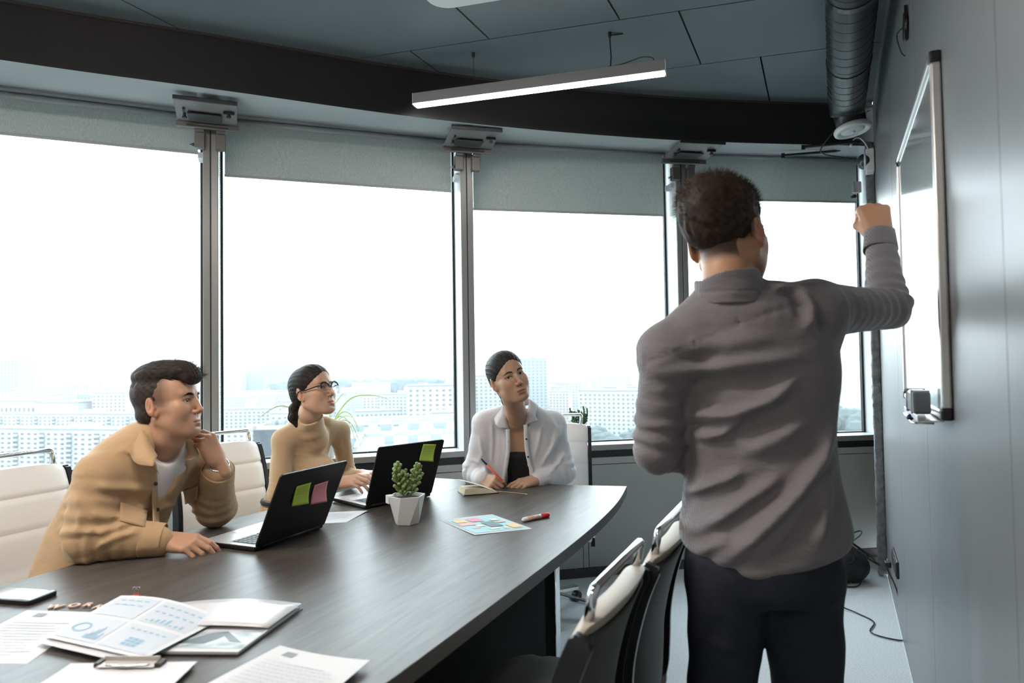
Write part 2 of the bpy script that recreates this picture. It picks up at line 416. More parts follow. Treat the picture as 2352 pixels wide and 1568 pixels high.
# ceiling panels hung from it, with open dark joints: rows run along the seam direction
CU = Vector((.9636, -.2674, 0)); CV = Vector((.4147, .91, 0))
C0 = Vector((-.088, 3.29, 0))
def cpt(a, bb): p = C0 + CU * a + CV * bb; return (p.x, p.y)
def clip_poly(poly, p, n):
    out = []
    for i in range(len(poly)):
        a = Vector(poly[i]); c = Vector(poly[(i + 1) % len(poly)]); da = (a - p).dot(n); dc = (c - p).dot(n)
        if da <= 0: out.append(tuple(a))
        if (da < 0 < dc) or (dc < 0 < da): out.append(tuple(a + (c - a) * (da / (da - dc))))
    return out
rows = [(-5.0, -3.05), (-3.05, -1.2), (-1.2, 0), (0, .62), (.62, 1.9)]
cols = {0: [-5, -3.2, -1.4, .4, 2.2, 4], 1: [-5, -3.2, -1.4, .4, 2.2, 4], 2: [-5, -1.27, 0, .635, 3.0, 5], 3: [-5, -2.1, -.42, .9, 2.9, 5], 4: [-5, -1.2, 1.2, 5]}
ppoly = [Vector((p.x, p.y)) for p in outline]; cen = Vector((-1.0, 1.5))
for ri, (r0, r1) in enumerate(rows):
    cs = cols[ri]
    for a0, a1 in zip(cs[:-1], cs[1:]):
        g = .004; poly = [cpt(a0 + g, r0 + g), cpt(a1 - g, r0 + g), cpt(a1 - g, r1 - g), cpt(a0 + g, r1 - g)]
        for i in range(len(ppoly)):
            p, q = ppoly[i], ppoly[(i + 1) % len(ppoly)]; e = q - p; n = Vector((e.y, -e.x)).normalized()
            if (cen - p).dot(n) > 0: n = -n
            if len(poly) >= 3: poly = clip_poly(poly, p, n)
        if len(poly) < 3: continue
        b = MB(); b.prism(poly, 2.92, 2.955); b.build('ceiling_panel', M_ceil, ceiling)

# dark bulkhead that follows the glass; its underside rises to the window heads
bk = [(-6.2, .55), (-4.75, 1.46), (-3.35, 2.24), (-2.159, 2.865), (-1.418, 3.198), (-.282, 3.70), (.97, 4.06), (2.238, 4.237), (2.6, 4.27)]
bk = [(p.x, p.y) for p in spline([(x, y, 0) for x, y in bk], 6)]
b = MB(); vs = []
for x, y in bk:
    i = len(vs); d = Vector((x + 1, y - 0)); n = Vector((-.15 + x * -.05, 1)).normalized()
N = len(bk)
def outn(i):
    a = Vector(bk[max(i - 1, 0)]); c = Vector(bk[min(i + 1, N - 1)]); t = (c - a).normalized(); return Vector((-t.y, t.x))
for i, (x, y) in enumerate(bk):
    n = outn(i); o1 = Vector((x, y)) + n * .585
    vs += [(x, y, 2.66), (x, y, 2.925), (o1.x, o1.y, 2.925), (o1.x, o1.y, 2.752)]
fs = []; mi = []
for i in range(N - 1):
    a = i * 4; c = a + 4
    for k in range(4): fs.append((a + k, c + k, c + (k + 1) % 4, a + (k + 1) % 4)); mi.append(1 if k == 3 else 0)
b.v = vs; b.f = fs + [(0, 1, 2, 3), (N * 4 - 4, N * 4 - 1, N * 4 - 2, N * 4 - 3)]; b.mi = mi + [0, 0]
struct(b.build('trim_1', [M_black, M_soff]))
b = MB(); b.tube([(x - outn(i).x * .006, y - outn(i).y * .006, 2.915) for i, (x, y) in enumerate(bk)], .007, 6)
struct(b.build('trim_2', mat('brown_sealant', (.035, .028, .026), .8)))

# right-hand wall: tall panels with recessed joints
b = MB(); p0, p1 = wp(-6.4, 0, -.06), wp(1.42, 0, -.06)
b.hexa([wp(-6.4, 0, -.14), wp(1.42, 0, -.14), wp(1.42, 0, -.02), wp(-6.4, 0, -.02), wp(-6.4, 3.0, -.14), wp(1.42, 3.0, -.14), wp(1.42, 3.0, -.02), wp(-6.4, 3.0, -.02)])
wallR = struct(b.build('wall_right', M_black))
js = [1.40, .161, -.868, -2.0, -3.2, -4.4, -6.38]
for s1, s0 in zip(js[:-1], js[1:]):
    z0 = .004
    b = MB(); b.hexa([wp(s0 + .0018, z0, 0), wp(s1 - .0018, z0, 0), wp(s1 - .0018, z0, -.02), wp(s0 + .0018, z0, -.02), wp(s0 + .0018, 2.995, 0), wp(s1 - .0018, 2.995, 0), wp(s1 - .0018, 2.995, -.02), wp(s0 + .0018, 2.995, -.02)])
    b.build('wall_panel', M_wallR, wallR)
# return of the wall up to the glass, and the rough end strip
b = MB(); b.hexa([wp(1.46, 0, -.05), wp(1.95, 0, -.05), wp(1.95, 0, -.2), wp(1.46, 0, -.2), wp(1.46, 3, -.05), wp(1.95, 3, -.05), wp(1.95, 3, -.2), wp(1.46, 3, -.2)])
struct(b.build('wall_corner', M_black))
s = Sdf((-.06, -.05, -.01), (.06, .05, 2.70), .0065)
s.box((0, 0, 1.34), (.028, .026, 1.335), .006, k=0)
s.warp(lambda P: .0035 * nz(P, 34, 1) + .0035 * np.maximum(nz(P, 85, 3) - .35, 0) * -2)
V, F = s.mesh(1); o = npmesh('trim_3', V, F, mat('rough_plaster_strip', (.20, .21, .22), .75, bump=(90, .6, .01), var=(30, (.09, .095, .10), .7)))
o.location = wp(1.432, .003, .024); o.rotation_euler = (0, 0, math.atan2(WD.y, WD.x)); struct(o)
# unseen sides of the room
b = MB(); q = Vector((-4.7, -2.75, 0)); q0 = FV[0]; b.hexa([(q0.x - .1, q0.y, 0), (q.x - .1, q.y, 0), (q.x, q.y, 0), (q0.x, q0.y, 0), (q0.x - .1, q0.y, 3), (q.x - .1, q.y, 3), (q.x, q.y, 3), (q0.x, q0.y, 3)])
struct(b.build('wall_left', M_back))
q1 = wp(-6.3, 0); b = MB(); b.hexa([(q.x, q.y - .1, 0), (q1.x, q1.y - .1, 0), (q1.x, q1.y, 0), (q.x, q.y, 0), (q.x, q.y - .1, 3), (q1.x, q1.y - .1, 3), (q1.x, q1.y, 3), (q.x, q.y, 3)])
struct(b.build('wall_back', M_back))

# ---- window bays
def bay(i):
    a, c = FV[i], FV[i + 1]; t = (c - a).normalized(); n = Vector((-t.y, t.x, 0)); return a, c, t, n, (c - a).length
M_bead = mat('steel_beads', (.75, .77, .78), .3, metal=.6)
M_blind = bpy.data.materials.new('grey_blind_fabric'); M_blind.use_nodes = True
_n = M_blind.node_tree; _b = _n.nodes['Principled BSDF']; _b.inputs['Roughness'].default_value = .85; _b.inputs['Specular IOR Level'].default_value = .2
_tr = _n.nodes.new('ShaderNodeBsdfTranslucent'); _tr.inputs[0].default_value = (.36, .40, .39, 1)
_mx = _n.nodes.new('ShaderNodeMixShader'); _mx.inputs[0].default_value = .26
_no = _n.nodes.new('ShaderNodeTexNoise'); _no.inputs['Scale'].default_value = 300; _tc = _n.nodes.new('ShaderNodeTexCoord'); _mp = _n.nodes.new('ShaderNodeMapping')
_mp.inputs['Scale'].default_value = (1, 1, .25); _n.links.new(_tc.outputs['Object'], _mp.inputs[0]); _n.links.new(_mp.outputs[0], _no.inputs[0])
_cr = _n.nodes.new('ShaderNodeValToRGB'); _cr.color_ramp.elements[0].color = (.46, .50, .485, 1); _cr.color_ramp.elements[1].color = (.66, .71, .69, 1); _cr.color_ramp.elements[0].position = .3; _cr.color_ramp.elements[1].position = .7
_n.links.new(_no.outputs[0], _cr.inputs[0]); _n.links.new(_cr.outputs[0], _b.inputs['Base Color'])
_n.links.new(_b.outputs[0], _mx.inputs[1]); _n.links.new(_tr.outputs[0], _mx.inputs[2]); _n.links.new(_mx.outputs[0], _n.nodes['Material Output'].inputs[0])
M_rail = mat('blind_rail', (.38, .40, .40), .4)
blind_bot = {1: 2.45, 2: 2.518, 3: 2.406, 4: 2.302, 5: 2.42}
blind_lab = {1: 'grey roller blind outside the left edge of the picture', 2: 'grey roller blind at the far left, over the seated man in the tan jacket',
             3: 'wide grey roller blind over the woman in glasses', 4: 'grey roller blind lowered furthest, between the lamp and the woman in the white shirt',
             5: 'grey roller blind behind the standing man\'s head'}
for i in range(0, 6):
    a, c, t, n, L = bay(i)
    G = .17
    b = MB()
    def P3(u, d, z): p = a + t * u + n * d; return Vector((p.x, p.y, z))
    def bx(u0, u1, d0, d1, z0, z1, mi=0):
        b.hexa([P3(u0, d0, z0), P3(u1, d0, z0), P3(u1, d1, z0), P3(u0, d1, z0), P3(u0, d0, z1), P3(u1, d0, z1), P3(u1, d1, z1), P3(u0, d1, z1)], mi)
    # jambs: face and deep reveal, sill, head, gasket
    root = thing('window_%d' % (i + 1), None, None); struct(root)
    for u0, u1 in ((.0025, .036), (L - .036, L - .0025)): bx(u0, u1, 0, G + .03, .62, 2.76, 0)
    o = b.build('window_frame', M_mull, root, bevel=.0015, seg=1)
    b = MB()
    for u0, u1 in ((.0362, .0385), (L - .0385, L - .0362)): bx(u0, u1, .004, G, .815, 2.74, 0)
    b.build('reveal_lining', M_mull2, root)
    b = MB(); bx(.036, L - .036, 0, G + .03, .779, .813, 0); b.build('window_sill', M_mull2 if 0 else M_mull, root, bevel=.002, seg=1)
    b = MB(); bx(.036, L - .036, .002, G, .813, .8150, 0); b.build('sill_cover', M_mull2, root)
    b = MB(); bx(.0385, .052, G - .012, G + .012, .8150, 2.76); bx(L - .052, L - .0385, G - .012, G + .012, .8150, 2.76); bx(.052, L - .052, G - .012, G + .012, .8150, .824)
    b.build('gasket', M_gask, root)
    b = MB(); bx(.05, L - .05, G, G + .012, .82, 2.76); b.build('pane', M_glass, root)
    b = MB(); bx(.036, L - .036, .012, .03, .735, .779); bx(-.0025, .0025, .005, .2, .0, 2.76); bx(-.022, .022, G + .031, G + .05, .0, 2.76); b.build('shadow_gap', M_gask, root)
    # wall under the window
    b = MB(); bx(-.0, L, .035, .2, 0, .74); w = struct(b.build('wall_window_%d' % (i + 1), M_black))
    for z0, z1 in ((.060, .690), (.694, .735)):
        for u0, u1 in (((0.002, L - .002),) if i != 4 else ((.002, .70), (.704, .735), (.739, L - .002))):
            b = MB(); bx(u0, u1, .004 if z0 < .1 else .002, .035, z0, z1); b.build('front_panel', M_panel, w, bevel=.0015, seg=1)
    b = MB(); bx(-.02, L + .02, .10, .34, 2.74, 3.0); b.build('window_head', M_soff, root)
    b = MB(); bx(0, L, .0, .036, 0.001, .058); struct(b.build('baseboard_%d' % (i + 1), M_skirt))
    # roller blind
    if i in blind_bot and i < 6:
        zb = blind_bot[i] if i else 2.45
        B = thing('roller_blind', blind_lab[i], 'blind', P3(L / 2, .14, zb), math.atan2(t.y, t.x), 'roller blinds at the windows')
        w2 = L / 2 - .062
        bb = MB(); nn = 12
        g = [[Vector((-w2 + 2 * w2 * k / nn, .002 * math.sin(k * 1.1 + i), z)) for z in np.linspace(.012, 2.735 - zb, 5)] for k in range(nn + 1)]
        bb.sheet(g, .0012); bb.build('blind_fabric', M_blind, B)
        bb = MB(); bb.box((0, 0.001, .006), (2 * w2 + .004, .010, .014)); bb.build('bottom_rail', M_rail, B, bevel=.002)
        bb = MB(); bb.tube([(-w2 - .01, .012, 2.722 - zb), (w2 + .01, .012, 2.722 - zb)], .02, 12); bb.build('roller_tube', M_rail, B, smooth=True)
        for q in ((-1,) if i in (2, 3) else (-1, 1)):   # bead chain
            bb = MB(); x = q * (L / 2 - .044)
            for z in np.arange(.92 - zb, 2.70 - zb, .0105): bb.ball((x, -.10, z), .0030, 6, 4)
            bb.build('bead_chain', M_bead, B, smooth=True)['kind'] = 'stuff'
    # light portal for this bay
    li = bpy.data.lights.new('sky_portal', 'AREA'); li.shape = 'RECTANGLE'; li.size = L; li.size_y = 1.95; li.cycles.is_portal = True
    lo = bpy.data.objects.new('sky_portal', li); COL.objects.link(lo); p = a + t * (L / 2) + n * (G + .06); lo.location = (p.x, p.y, 1.78)
    lo.rotation_euler = Vector((n.x, n.y, 0)).to_track_quat('Z', 'Y').to_euler() if False else (-n).to_track_quat('-Z', 'Y').to_euler()

# ------------------------------------------------------------------ fixtures
M_steel = mat('brushed_steel', (.17, .16, .155), .42, metal=.7)
M_dsteel = mat('dark_steel', (.05, .05, .05), .45, metal=.6)
M_chrome = mat('chrome', (.80, .82, .84), .09, metal=1)
M_white = mat('white_plastic', (.70, .71, .70), .4)
M_blackp = mat('black_plastic', (.012, .012, .013), .35)
def bracket(i, lab):
    c = FV[i]; t = ((FV[i + 1] - FV[i]).normalized() + (FV[i] - FV[i - 1]).normalized()).normalized()
    B = thing('mullion_bracket', lab, 'bracket', (c.x, c.y, 2.60), math.atan2(t.y, t.x), 'steel brackets on the window posts')
    # local x along the glass, -y into the room
    b = MB(); b.hexa([(-.155, -.34, .052), (.135, -.34, .052), (.135, -.075, .022), (-.155, -.075, .022), (-.155, -.34, .060), (.135, -.34, .060), (.135, -.075, .030), (-.155, -.075, .030)])
    b.build('top_plate', M_steel, B, bevel=.002)
    b = MB(); b.box((-.01, -.342, .052), (.292, .010, .020)); b.build('plate_lip', M_dsteel, B, bevel=.001)
    b = MB(); b.box((-.01, -.070, .012), (.30, .022, .030)); b.build('clamp_bar', M_steel, B, bevel=.003)
    b = MB(); b.box((-.01, -.084, .006), (.20, .010, .006)); b.build('clamp_slot', M_dsteel, B)
    b = MB(); b.box((-.02, -.16, .026), (.16, .10, .008)); b.build('slider', M_dsteel, B, bevel=.002)
    for x in (-.052, .052):
        b = MB(); b.box((x, -.022, -.055), (.050, .045, .085)); b.box((x, -.045, -.008), (.044, .03, .018)); b.build('side_clamp', M_steel, B, bevel=.003)
    for x, y in ((-.115, -.17), (.095, -.24)):
        b = MB(); b.lathe([(.002, 0), (.012, 0), (.012, .008), (.008, .012), (.008, .020)], (x, y, .010), 12)
        b.build('bolt', M_dsteel, B, smooth=False)
    b = MB(); b.box((.095, -.24, .034), (.055, .012, .010)); b.box((-.115, -.225, .036), (.010, .03, .010)); b.build('latch', M_blackp, B)['kind'] = 'stuff'
    b = MB(); b.tube([(-.075, -.02, -.075), (-.098, -.03, -.085)], [.010, .006], 10); b.build('thumb_screw', M_steel, B, smooth=True)
    b = MB(); b.box((-.048, .07, -.118), (.03, .10, .03)); b.build('end_stop', M_mull2, B)
bracket(3, 'steel bracket on the window post above the seated man in the tan jacket')
bracket(4, 'steel bracket on the window post between the two seated women')
bracket(5, 'steel bracket on the window post left of the standing man\'s head')
b = MB()
B = thing('wall_clamp', 'small steel clamp on the last window post beside the dome camera', 'bracket', tuple(wp(1.50, 2.42, .10)))
b.box((0, 0, 0), (.05, .03, .07)); b.build('clamp_body', M_mull, B, bevel=.003)
b = MB(); b.tube([(-.02, -.02, -.06), (-.05, -.03, -.07)], [.012, .007], 10); b.build('thumb_screw', M_dsteel, B, smooth=True)

# two black rails under the soffit at the right
for lab, p, q in (('lower black pointed rail under the window head near the dome camera', (1.80, 4.43, 2.665), (2.135, 4.36, 2.67)), ('upper black pointed rail under the window head near the dome camera', (1.84, 4.215, 2.652), (2.15, 4.12, 2.652))):
    p = Vector(p); q = Vector(q); T = thing('mounting_rail', lab, 'rail', tuple(p)); d = q - p
    b = MB(); b.tube([(0, 0, 0), tuple(d * .9), tuple(d)], [.010, .010, .003], 8); b.build('rail', M_blackp, T)
    b = MB(); b.box(tuple(d * -.02), (.02, .012, .030), .0); b.build('rail_end', M_blackp, T)

# pendant lamp
M_lampbody = mat('lamp_housing_grey', (.30, .29, .29), .5, metal=.2)
M_led = mat('led_diffuser', (.9, .9, .9), .4, emit=(1, .98, .95), estr=26)
M_fill_led = mat('fill_lamp_diffuser', (.9, .9, .9), .4, emit=(1, .92, .85), estr=170)  # strong warm emitter for the unseen lamps added as room fill
def pendant(lab, p0, p1, led, grp):
    p0 = Vector(p0); p1 = Vector(p1); c = (p0 + p1) / 2; L = (p1 - p0).length; rz = math.atan2(p1.y - p0.y, p1.x - p0.x)
    T = thing('pendant_lamp', lab, 'lamp', tuple(c), rz, grp)
    b = MB(); b.box((0, 0, .034), (L, .058, .054)); b.build('lamp_housing', M_lampbody, T, bevel=.002)
    b = MB(); b.box((0, 0, .0035), (L - .006, .050, .009)); b.build('diffuser', led, T, bevel=.002)
    for x in (-L / 2 - .0015, L / 2 + .0015): b = MB(); b.box((x, 0, .031), (.003, .060, .060)); b.build('end_cap', M_white, T)
    return T, L
T, L = pendant('long grey pendant lamp with a lit white strip over the table', (-.487, 3.526, 2.682), (.740, 3.168, 2.682), M_led, 'linear pendant lamps')
for x, th in ((-L / 2 + .325, .0012), (L / 2 - .257, .0035)):
    b = MB(); b.tube([(x, 0, .060), (x + .004, .003, .12), (x, 0, .2), (x, 0, .238)], th, 6); b.build('hanging_cable', M_dsteel, T)
    b = MB(); b.tube([(x, 0, .215), (x, 0, .238)], .008, 10); b.build('ceiling_clip', M_dsteel, T)
x = L / 2 - .257
b = MB(); b.tube(spline([(x, 0, .075), (x - .03, 0, .064), (x - .05, 0, .063)], 5), .0028, 6); b.tube(spline([(x, 0, .07), (x + .07, .0, .078), (x + .15, 0, .096), (x + .20, 0, .085), (x + .205, 0, .06)], 6), .0022, 6)
b.tube(spline([(x, 0, .225), (x + .02, .02, .232), (x + .06, .03, .236)], 5), .0035, 6)
b.build('power_cable', M_dsteel, T)['kind'] = 'stuff'
pendant('added linear fill lamp over the near half of the table, out of view', (-1.62, 1.42, 2.682), (-.40, 1.07, 2.682), M_fill_led, 'linear pendant lamps')  # unseen lamp, added to brighten table and people from above
pendant('added linear fill lamp left of the table, outside the picture', (-3.5, 1.35, 2.682), (-2.3, 1.0, 2.682), M_fill_led, 'linear pendant lamps')  # added out of view as fill from the left
pendant('added linear fill lamp by the back wall behind the photographer', (-2.5, -.9, 2.682), (-1.3, -1.25, 2.682), M_fill_led, 'linear pendant lamps')  # unseen, added as fill light from behind the camera

# ceiling cassette, only its corner in view
T = thing('air_conditioner', 'white ceiling air conditioner cut off by the top edge of the picture', 'air conditioner', (-.04, 2.425, 2.86), R(-15.5))
b = MB(); pts = []
for cx, cy, a0 in ((.30, .30, 0), (-.30, .30, 90), (-.30, -.30, 180), (.30, -.30, 270)):
    pts += [(cx + .09 * math.cos(R(a0 + k * 18)), cy + .09 * math.sin(R(a0 + k * 18))) for k in range(6)]
b.prism(pts, .0, .035); b.build('fascia', M_white, T, bevel=.006)
b = MB(); b.box((0, 0, -.002), (.42, .42, .01)); b.build('grille', mat('grille_grey', (.35, .36, .36), .5), T, bevel=.002)
for k in range(4): b = MB(); a = R(90 * k); b.box((math.cos(a) * .30, math.sin(a) * .30, -.001), (.03, .46, .006), a); b.build('air_flap', M_white, T)

# spiral duct with a round diffuser at its end
M_duct = mat('black_duct', (.045, .047, .047), .33, metal=.55, bump=(30, .08, .003))
dd = Vector((.4255, .905, 0)).normalized()
T = thing('ventilation_duct', 'black spiral duct running along the wall under the ceiling', 'duct', (1.357, 2.645, 2.725), math.atan2(dd.y, dd.x))
b = MB(); path = [(-3.6, 0, 0), (1.02, 0, 0)] + [(1.02 + .10 * math.sin(R(a)), 0, -.10 + .10 * math.cos(R(a))) for a in (20, 40, 60, 75)]
b.tube(path, [.094] * 2 + [.093, .09, .086, .084], 28); b.build('duct_pipe', M_duct, T, smooth=True)
b = MB(); k = 0
x = -3.5
while x < .98:
    ring = [(x + .016 * (a / 24.) * 2 - .016 * 0, .0945 * math.cos(2 * math.pi * a / 24), .0945 * math.sin(2 * math.pi * a / 24)) for a in range(25)]
    b.tube(ring, .0011, 4); x += .088
b.build('duct_seam', M_duct, T)['kind'] = 'stuff'
for x in (-.15, .55):
    b = MB(); b.tube([(x - .018, 0, 0), (x + .018, 0, 0)], .0975, 28); b.build('duct_collar', M_duct, T, smooth=False)
    b = MB(); b.box((x, 0, .15), (.02, .002, .12)); b.build('duct_hanger', M_dsteel, T)
T = thing('air_diffuser', 'round white air diffuser on the end of the black duct', 'air vent', (1.965, 3.86, 2.632), 0, None, rot=(R(-8), R(-7), 0))
b = MB(); b.lathe([(.060, .004), (.070, .0), (.082, -.010), (.098, -.004), (.101, .012), (.094, .024), (.066, .03)], (0, 0, 0), 36, cap=False); b.build('diffuser_ring', M_white, T, smooth=True)
b = MB(); b.lathe([(.001, -.004), (.04, -.006), (.062, -.001), (.066, .012), (.001, .014)], (0, 0, 0), 32); b.build('diffuser_disc', M_white, T, smooth=True)
b = MB(); b.lathe([(.002, -.016), (.010, -.013), (.010, -.004)], (0, 0, 0), 12); b.build('centre_screw', M_white, T, smooth=True)
b = MB(); b.lathe([(.078, .02), (.082, .10), (.084, .12)], (0, 0, 0), 24); b.build('duct_end', M_duct, T, smooth=True)

# dome camera on the corner
pc = wp(1.345, 2.535, .028)
T = thing('security_camera', 'white security camera with a clear dome in the corner under the ceiling', 'camera', tuple(pc), math.atan2(WD.y, WD.x))
b = MB(); b.box((0, .0, 0), (.10, .048, .142)); b.build('camera_housing', M_white, T, bevel=.008, seg=3)
b = MB(); b.ball((-.015, .03, 0), (.045, .045, .048), 20, 14); b.build('dome', mat('smoked_dome', (.05, .055, .06), .08, spec=.8), T, smooth=True)
b = MB(); b.lathe([(.034, 0), (.048, 0), (.050, .010), (.040, .014)], (-.015, .022, 0), 24, M=Matrix.Rotation(R(-90), 3, 'X')); b.build('dome_ring', M_white, T, smooth=True)
b = MB(); b.tube(spline([(.02, .0, .07), (.015, .02, .12), (-.01, .05, .15), (-.03, .08, .145), (-.045, .10, .11)], 8), .0045, 8); b.tube([(-.043, .097, .115), (-.047, .104, .095)], .007, 8); b.build('conduit', M_white, T, smooth=True)
T = thing('hanging_wire', 'thin black wire looping below the round diffuser', 'wire', (1.90, 3.95, 2.60))
b = MB(); b.tube(spline([(-.02, -.05, .05), (-.06, .02, -.02), (-.05, .06, -.045), (.05, .15, -.04), (.22, .20, -.045)], 8), .004, 6); b.build('wire', M_blackp, T, smooth=True)
T = thing('cable_tail', 'short pale cable end hanging beside the black duct', 'wire', (2.11, 3.98, 2.76))
b = MB(); b.tube(spline([(-.03, -.04, -.06), (-.015, 0, -.03), (0, 0, .02), (.02, 0, .03)], 6), .003, 6); b.build('wire', mat('grey_wire', (.3, .3, .3), .5), T, smooth=True)

# ring plate high on the wall
T = thing('wall_cable_outlet', 'black round cable outlet high on the dark wall', 'outlet', tuple(wp(-.70, 2.46, .002)), math.atan2(WD.y, WD.x))
b = MB(); Mr = Matrix.Rotation(R(90), 3, 'X'); b.lathe([(.018, 0), (.045, 0), (.048, .004), (.045, .010), (.020, .010)], (0, 0, 0), 24, M=Matrix.Rotation(R(-90), 3, 'X')); b.build('outlet_ring', M_blackp, T, smooth=True)
b = MB(); b.box((-.035, .005, 0), (.006, .010, .115)); b.build('outlet_flap', M_blackp, T)
b = MB(); b.tube(spline([(0, .01, 0), (.01, .03, -.02), (.005, .02, -.08), (.0, .008, -.10)], 5), .002, 6); b.build('wire', M_blackp, T)

# whiteboard
SB0, SB1, ZB0, ZB1 = -1.415, -.395, 1.186, 2.084
T = thing('whiteboard', 'glossy whiteboard in an aluminium frame on the dark right-hand wall', 'whiteboard', tuple(wp(SB0, ZB0, 0)), math.atan2(WD.y, WD.x))
LB = SB1 - SB0; HB = ZB1 - ZB0
b = MB(); b.box((LB / 2, .012, HB / 2), (LB - .01, .012, HB - .01)); b.build('board_surface', mat('whiteboard_enamel', (.80, .82, .83), .04, spec=.9, coat=1), T)
M_alu = mat('board_aluminium', (.66, .64, .62), .28, metal=.8)
for c, sz in (((LB / 2, .013, HB - .008), (LB - .05, .024, .020)), ((LB / 2, .013, .008), (LB - .05, .024, .020)), ((.008, .013, HB / 2), (.020, .024, HB - .05)), ((LB - .008, .013, HB / 2), (.020, .024, HB - .05))):
    b = MB(); b.box(c, sz); b.build('frame_bar', M_alu, T, bevel=.006, seg=3)
for cx in (.012, LB - .012):
    for cz in (.012, HB - .012):
        b = MB(); b.box((cx, .013, cz), (.030, .027, .030)); b.build('corner_cap', M_blackp, T, bevel=.006, seg=3)
b = MB(); b.box((.20, .045, -.006), (.36, .055, .004)); b.box((.20, .072, .0), (.36, .004, .014)); b.build('pen_tray', M_alu, T, bevel=.001)
b = MB(); b.tube(round_path([(.38, .03, -.012), (.38, .075, -.012), (.10, .078, -.018), (.10, .03, -.018)], .02), .003, 8); b.build('tray_wire', M_chrome, T, smooth=True)
T = thing('board_eraser', 'black and grey whiteboard eraser on the pen tray', 'eraser', tuple(wp(SB0 + .185, ZB0 + .034, .056)), math.atan2(WD.y, WD.x))
b = MB(); b.box((.01, 0, 0), (.13, .042, .060)); b.build('eraser_body', M_blackp, T, bevel=.008, seg=3)
b = MB(); b.box((-.075, 0, 0), (.035, .040, .058)); b.build('felt_block', mat('grey_felt', (.16, .17, .175), .8), T, bevel=.006)
b = MB(); b.box((-.052, 0, 0), (.006, .0425, .0605)); b.build('eraser_band', mat('tan_band', (.45, .33, .22), .6), T)
b = MB(); 
for k in range(4): b.box((.05 + k * .008, .0, 0), (.003, .0435, .0615))
b.build('grip_ribs', mat('grey_rib', (.12, .12, .13), .5), T)
b = MB(); b.lathe([(.001, 0), (.010, 0), (.010, .003)], (.062, .021, -.012), 16, M=Matrix.Rotation(R(-90), 3, 'X')); b.build('round_label', mat('grey_disc', (.4, .41, .42), .5), T)
T = thing('marker_pen', 'blue-capped marker lying in the wire under the whiteboard', 'marker', tuple(wp(SB0 + .24, ZB0 - .006, .075)), math.atan2(WD.y, WD.x))
b = MB(); b.tube([(-.03, 0, -.004), (.05, 0, -.004)], .0075, 10); b.build('barrel', M_white, T, smooth=True)
b = MB(); b.tube([(-.06, 0, -.004), (-.03, 0, -.004)], [.008, .009], 10); b.build('pen_cap', mat('navy_plastic', (.02, .02, .10), .35), T, smooth=True)

# double socket with a plug and its cable, cable heap in the corner
T = thing('wall_socket', 'black double wall socket low on the right-hand wall', 'socket', tuple(wp(.62, .30, .0)), math.atan2(WD.y, WD.x))
b = MB(); b.box((0, .006, 0), (.30, .012, .082)); b.build('socket_plate', M_blackp, T, bevel=.004)
for x in (-.105, -.035, .035, .105):
    b = MB(); b.box((x, .013, 0), (.062, .004, .066)); b.build('socket_insert', mat('grey_insert', (.05, .05, .055), .3), T, bevel=.004)
T = thing('power_cable', 'black power cable plugged into the wall socket and looping on the carpet', 'cable', tuple(wp(.70, .27, .02)))
b = MB(); b.box((-.02, -.005, 0), (.045, .03, .03), math.atan2(WD.y, WD.x)); b.build('plug', M_blackp, T, bevel=.006)
b = MB(); o0 = wp(.70, .27, .02)
pts = [Vector(p) - o0 for p in [tuple(o0 + Vector((-.03, 0, -.01))), (1.93, 3.50, .16), (1.90, 3.38, .02), (1.84, 3.26, .006), (1.76, 3.28, .006), (1.72, 3.36, .006), (1.80, 3.48, .006), (1.78, 3.60, .006), (1.72, 3.72, .02), (1.80, 3.86, .04), (1.92, 3.95, .05)]]
b.tube(spline(pts, 8), .0035, 8); b.build('cord', M_blackp, T, smooth=True)
T = thing('cable_bundle', 'heap of coiled black cables and a power strip in the corner', 'cables', (1.97, 4.12, 0))
for k in range(9):
    b = MB(); cx, cy, cz = rng.uniform(-.06, .08), rng.uniform(-.06, .08), .05 + .028 * k; rr = rng.uniform(.07, .12); tl = rng.uniform(.5, 1.3)
    ring = [Vector((cx + rr * math.cos(a) * .8, cy + rr * math.sin(a) * .7, max(.006, cz + rr * math.sin(a + k) * tl * .8))) for a in np.linspace(0, 2 * math.pi, 22)[:-1]]
    b.tube(ring, .006 if k % 2 else .004, 6, closed=True); b.build('cable_coil', M_blackp, T, smooth=True)
b = MB(); b.box((-.12, -.02, .10), (.05, .30, .04), (.75, .1, .35)); b.build('power_strip', M_blackp, T, bevel=.008)
b = MB(); b.ball((.02, .02, .09), (.13, .11, .10), 14, 10); b.build('cable_bag', mat('black_cloth', (.012, .012, .014), .8, bump=(20, .8, .03)), T, smooth=True)
T = thing('floor_cable', 'thin black cable bunched on the carpet at the skirting', 'cable', (1.15, 4.25, .004))
b = MB(); b.tube(spline([(-.05, .05, 0), (0, 0, .02), (.06, .03, .0), (.02, .06, .03), (.09, .0, .01), (.15, .06, 0)], 6), .003, 6); b.build('cord', M_blackp, T, smooth=True)

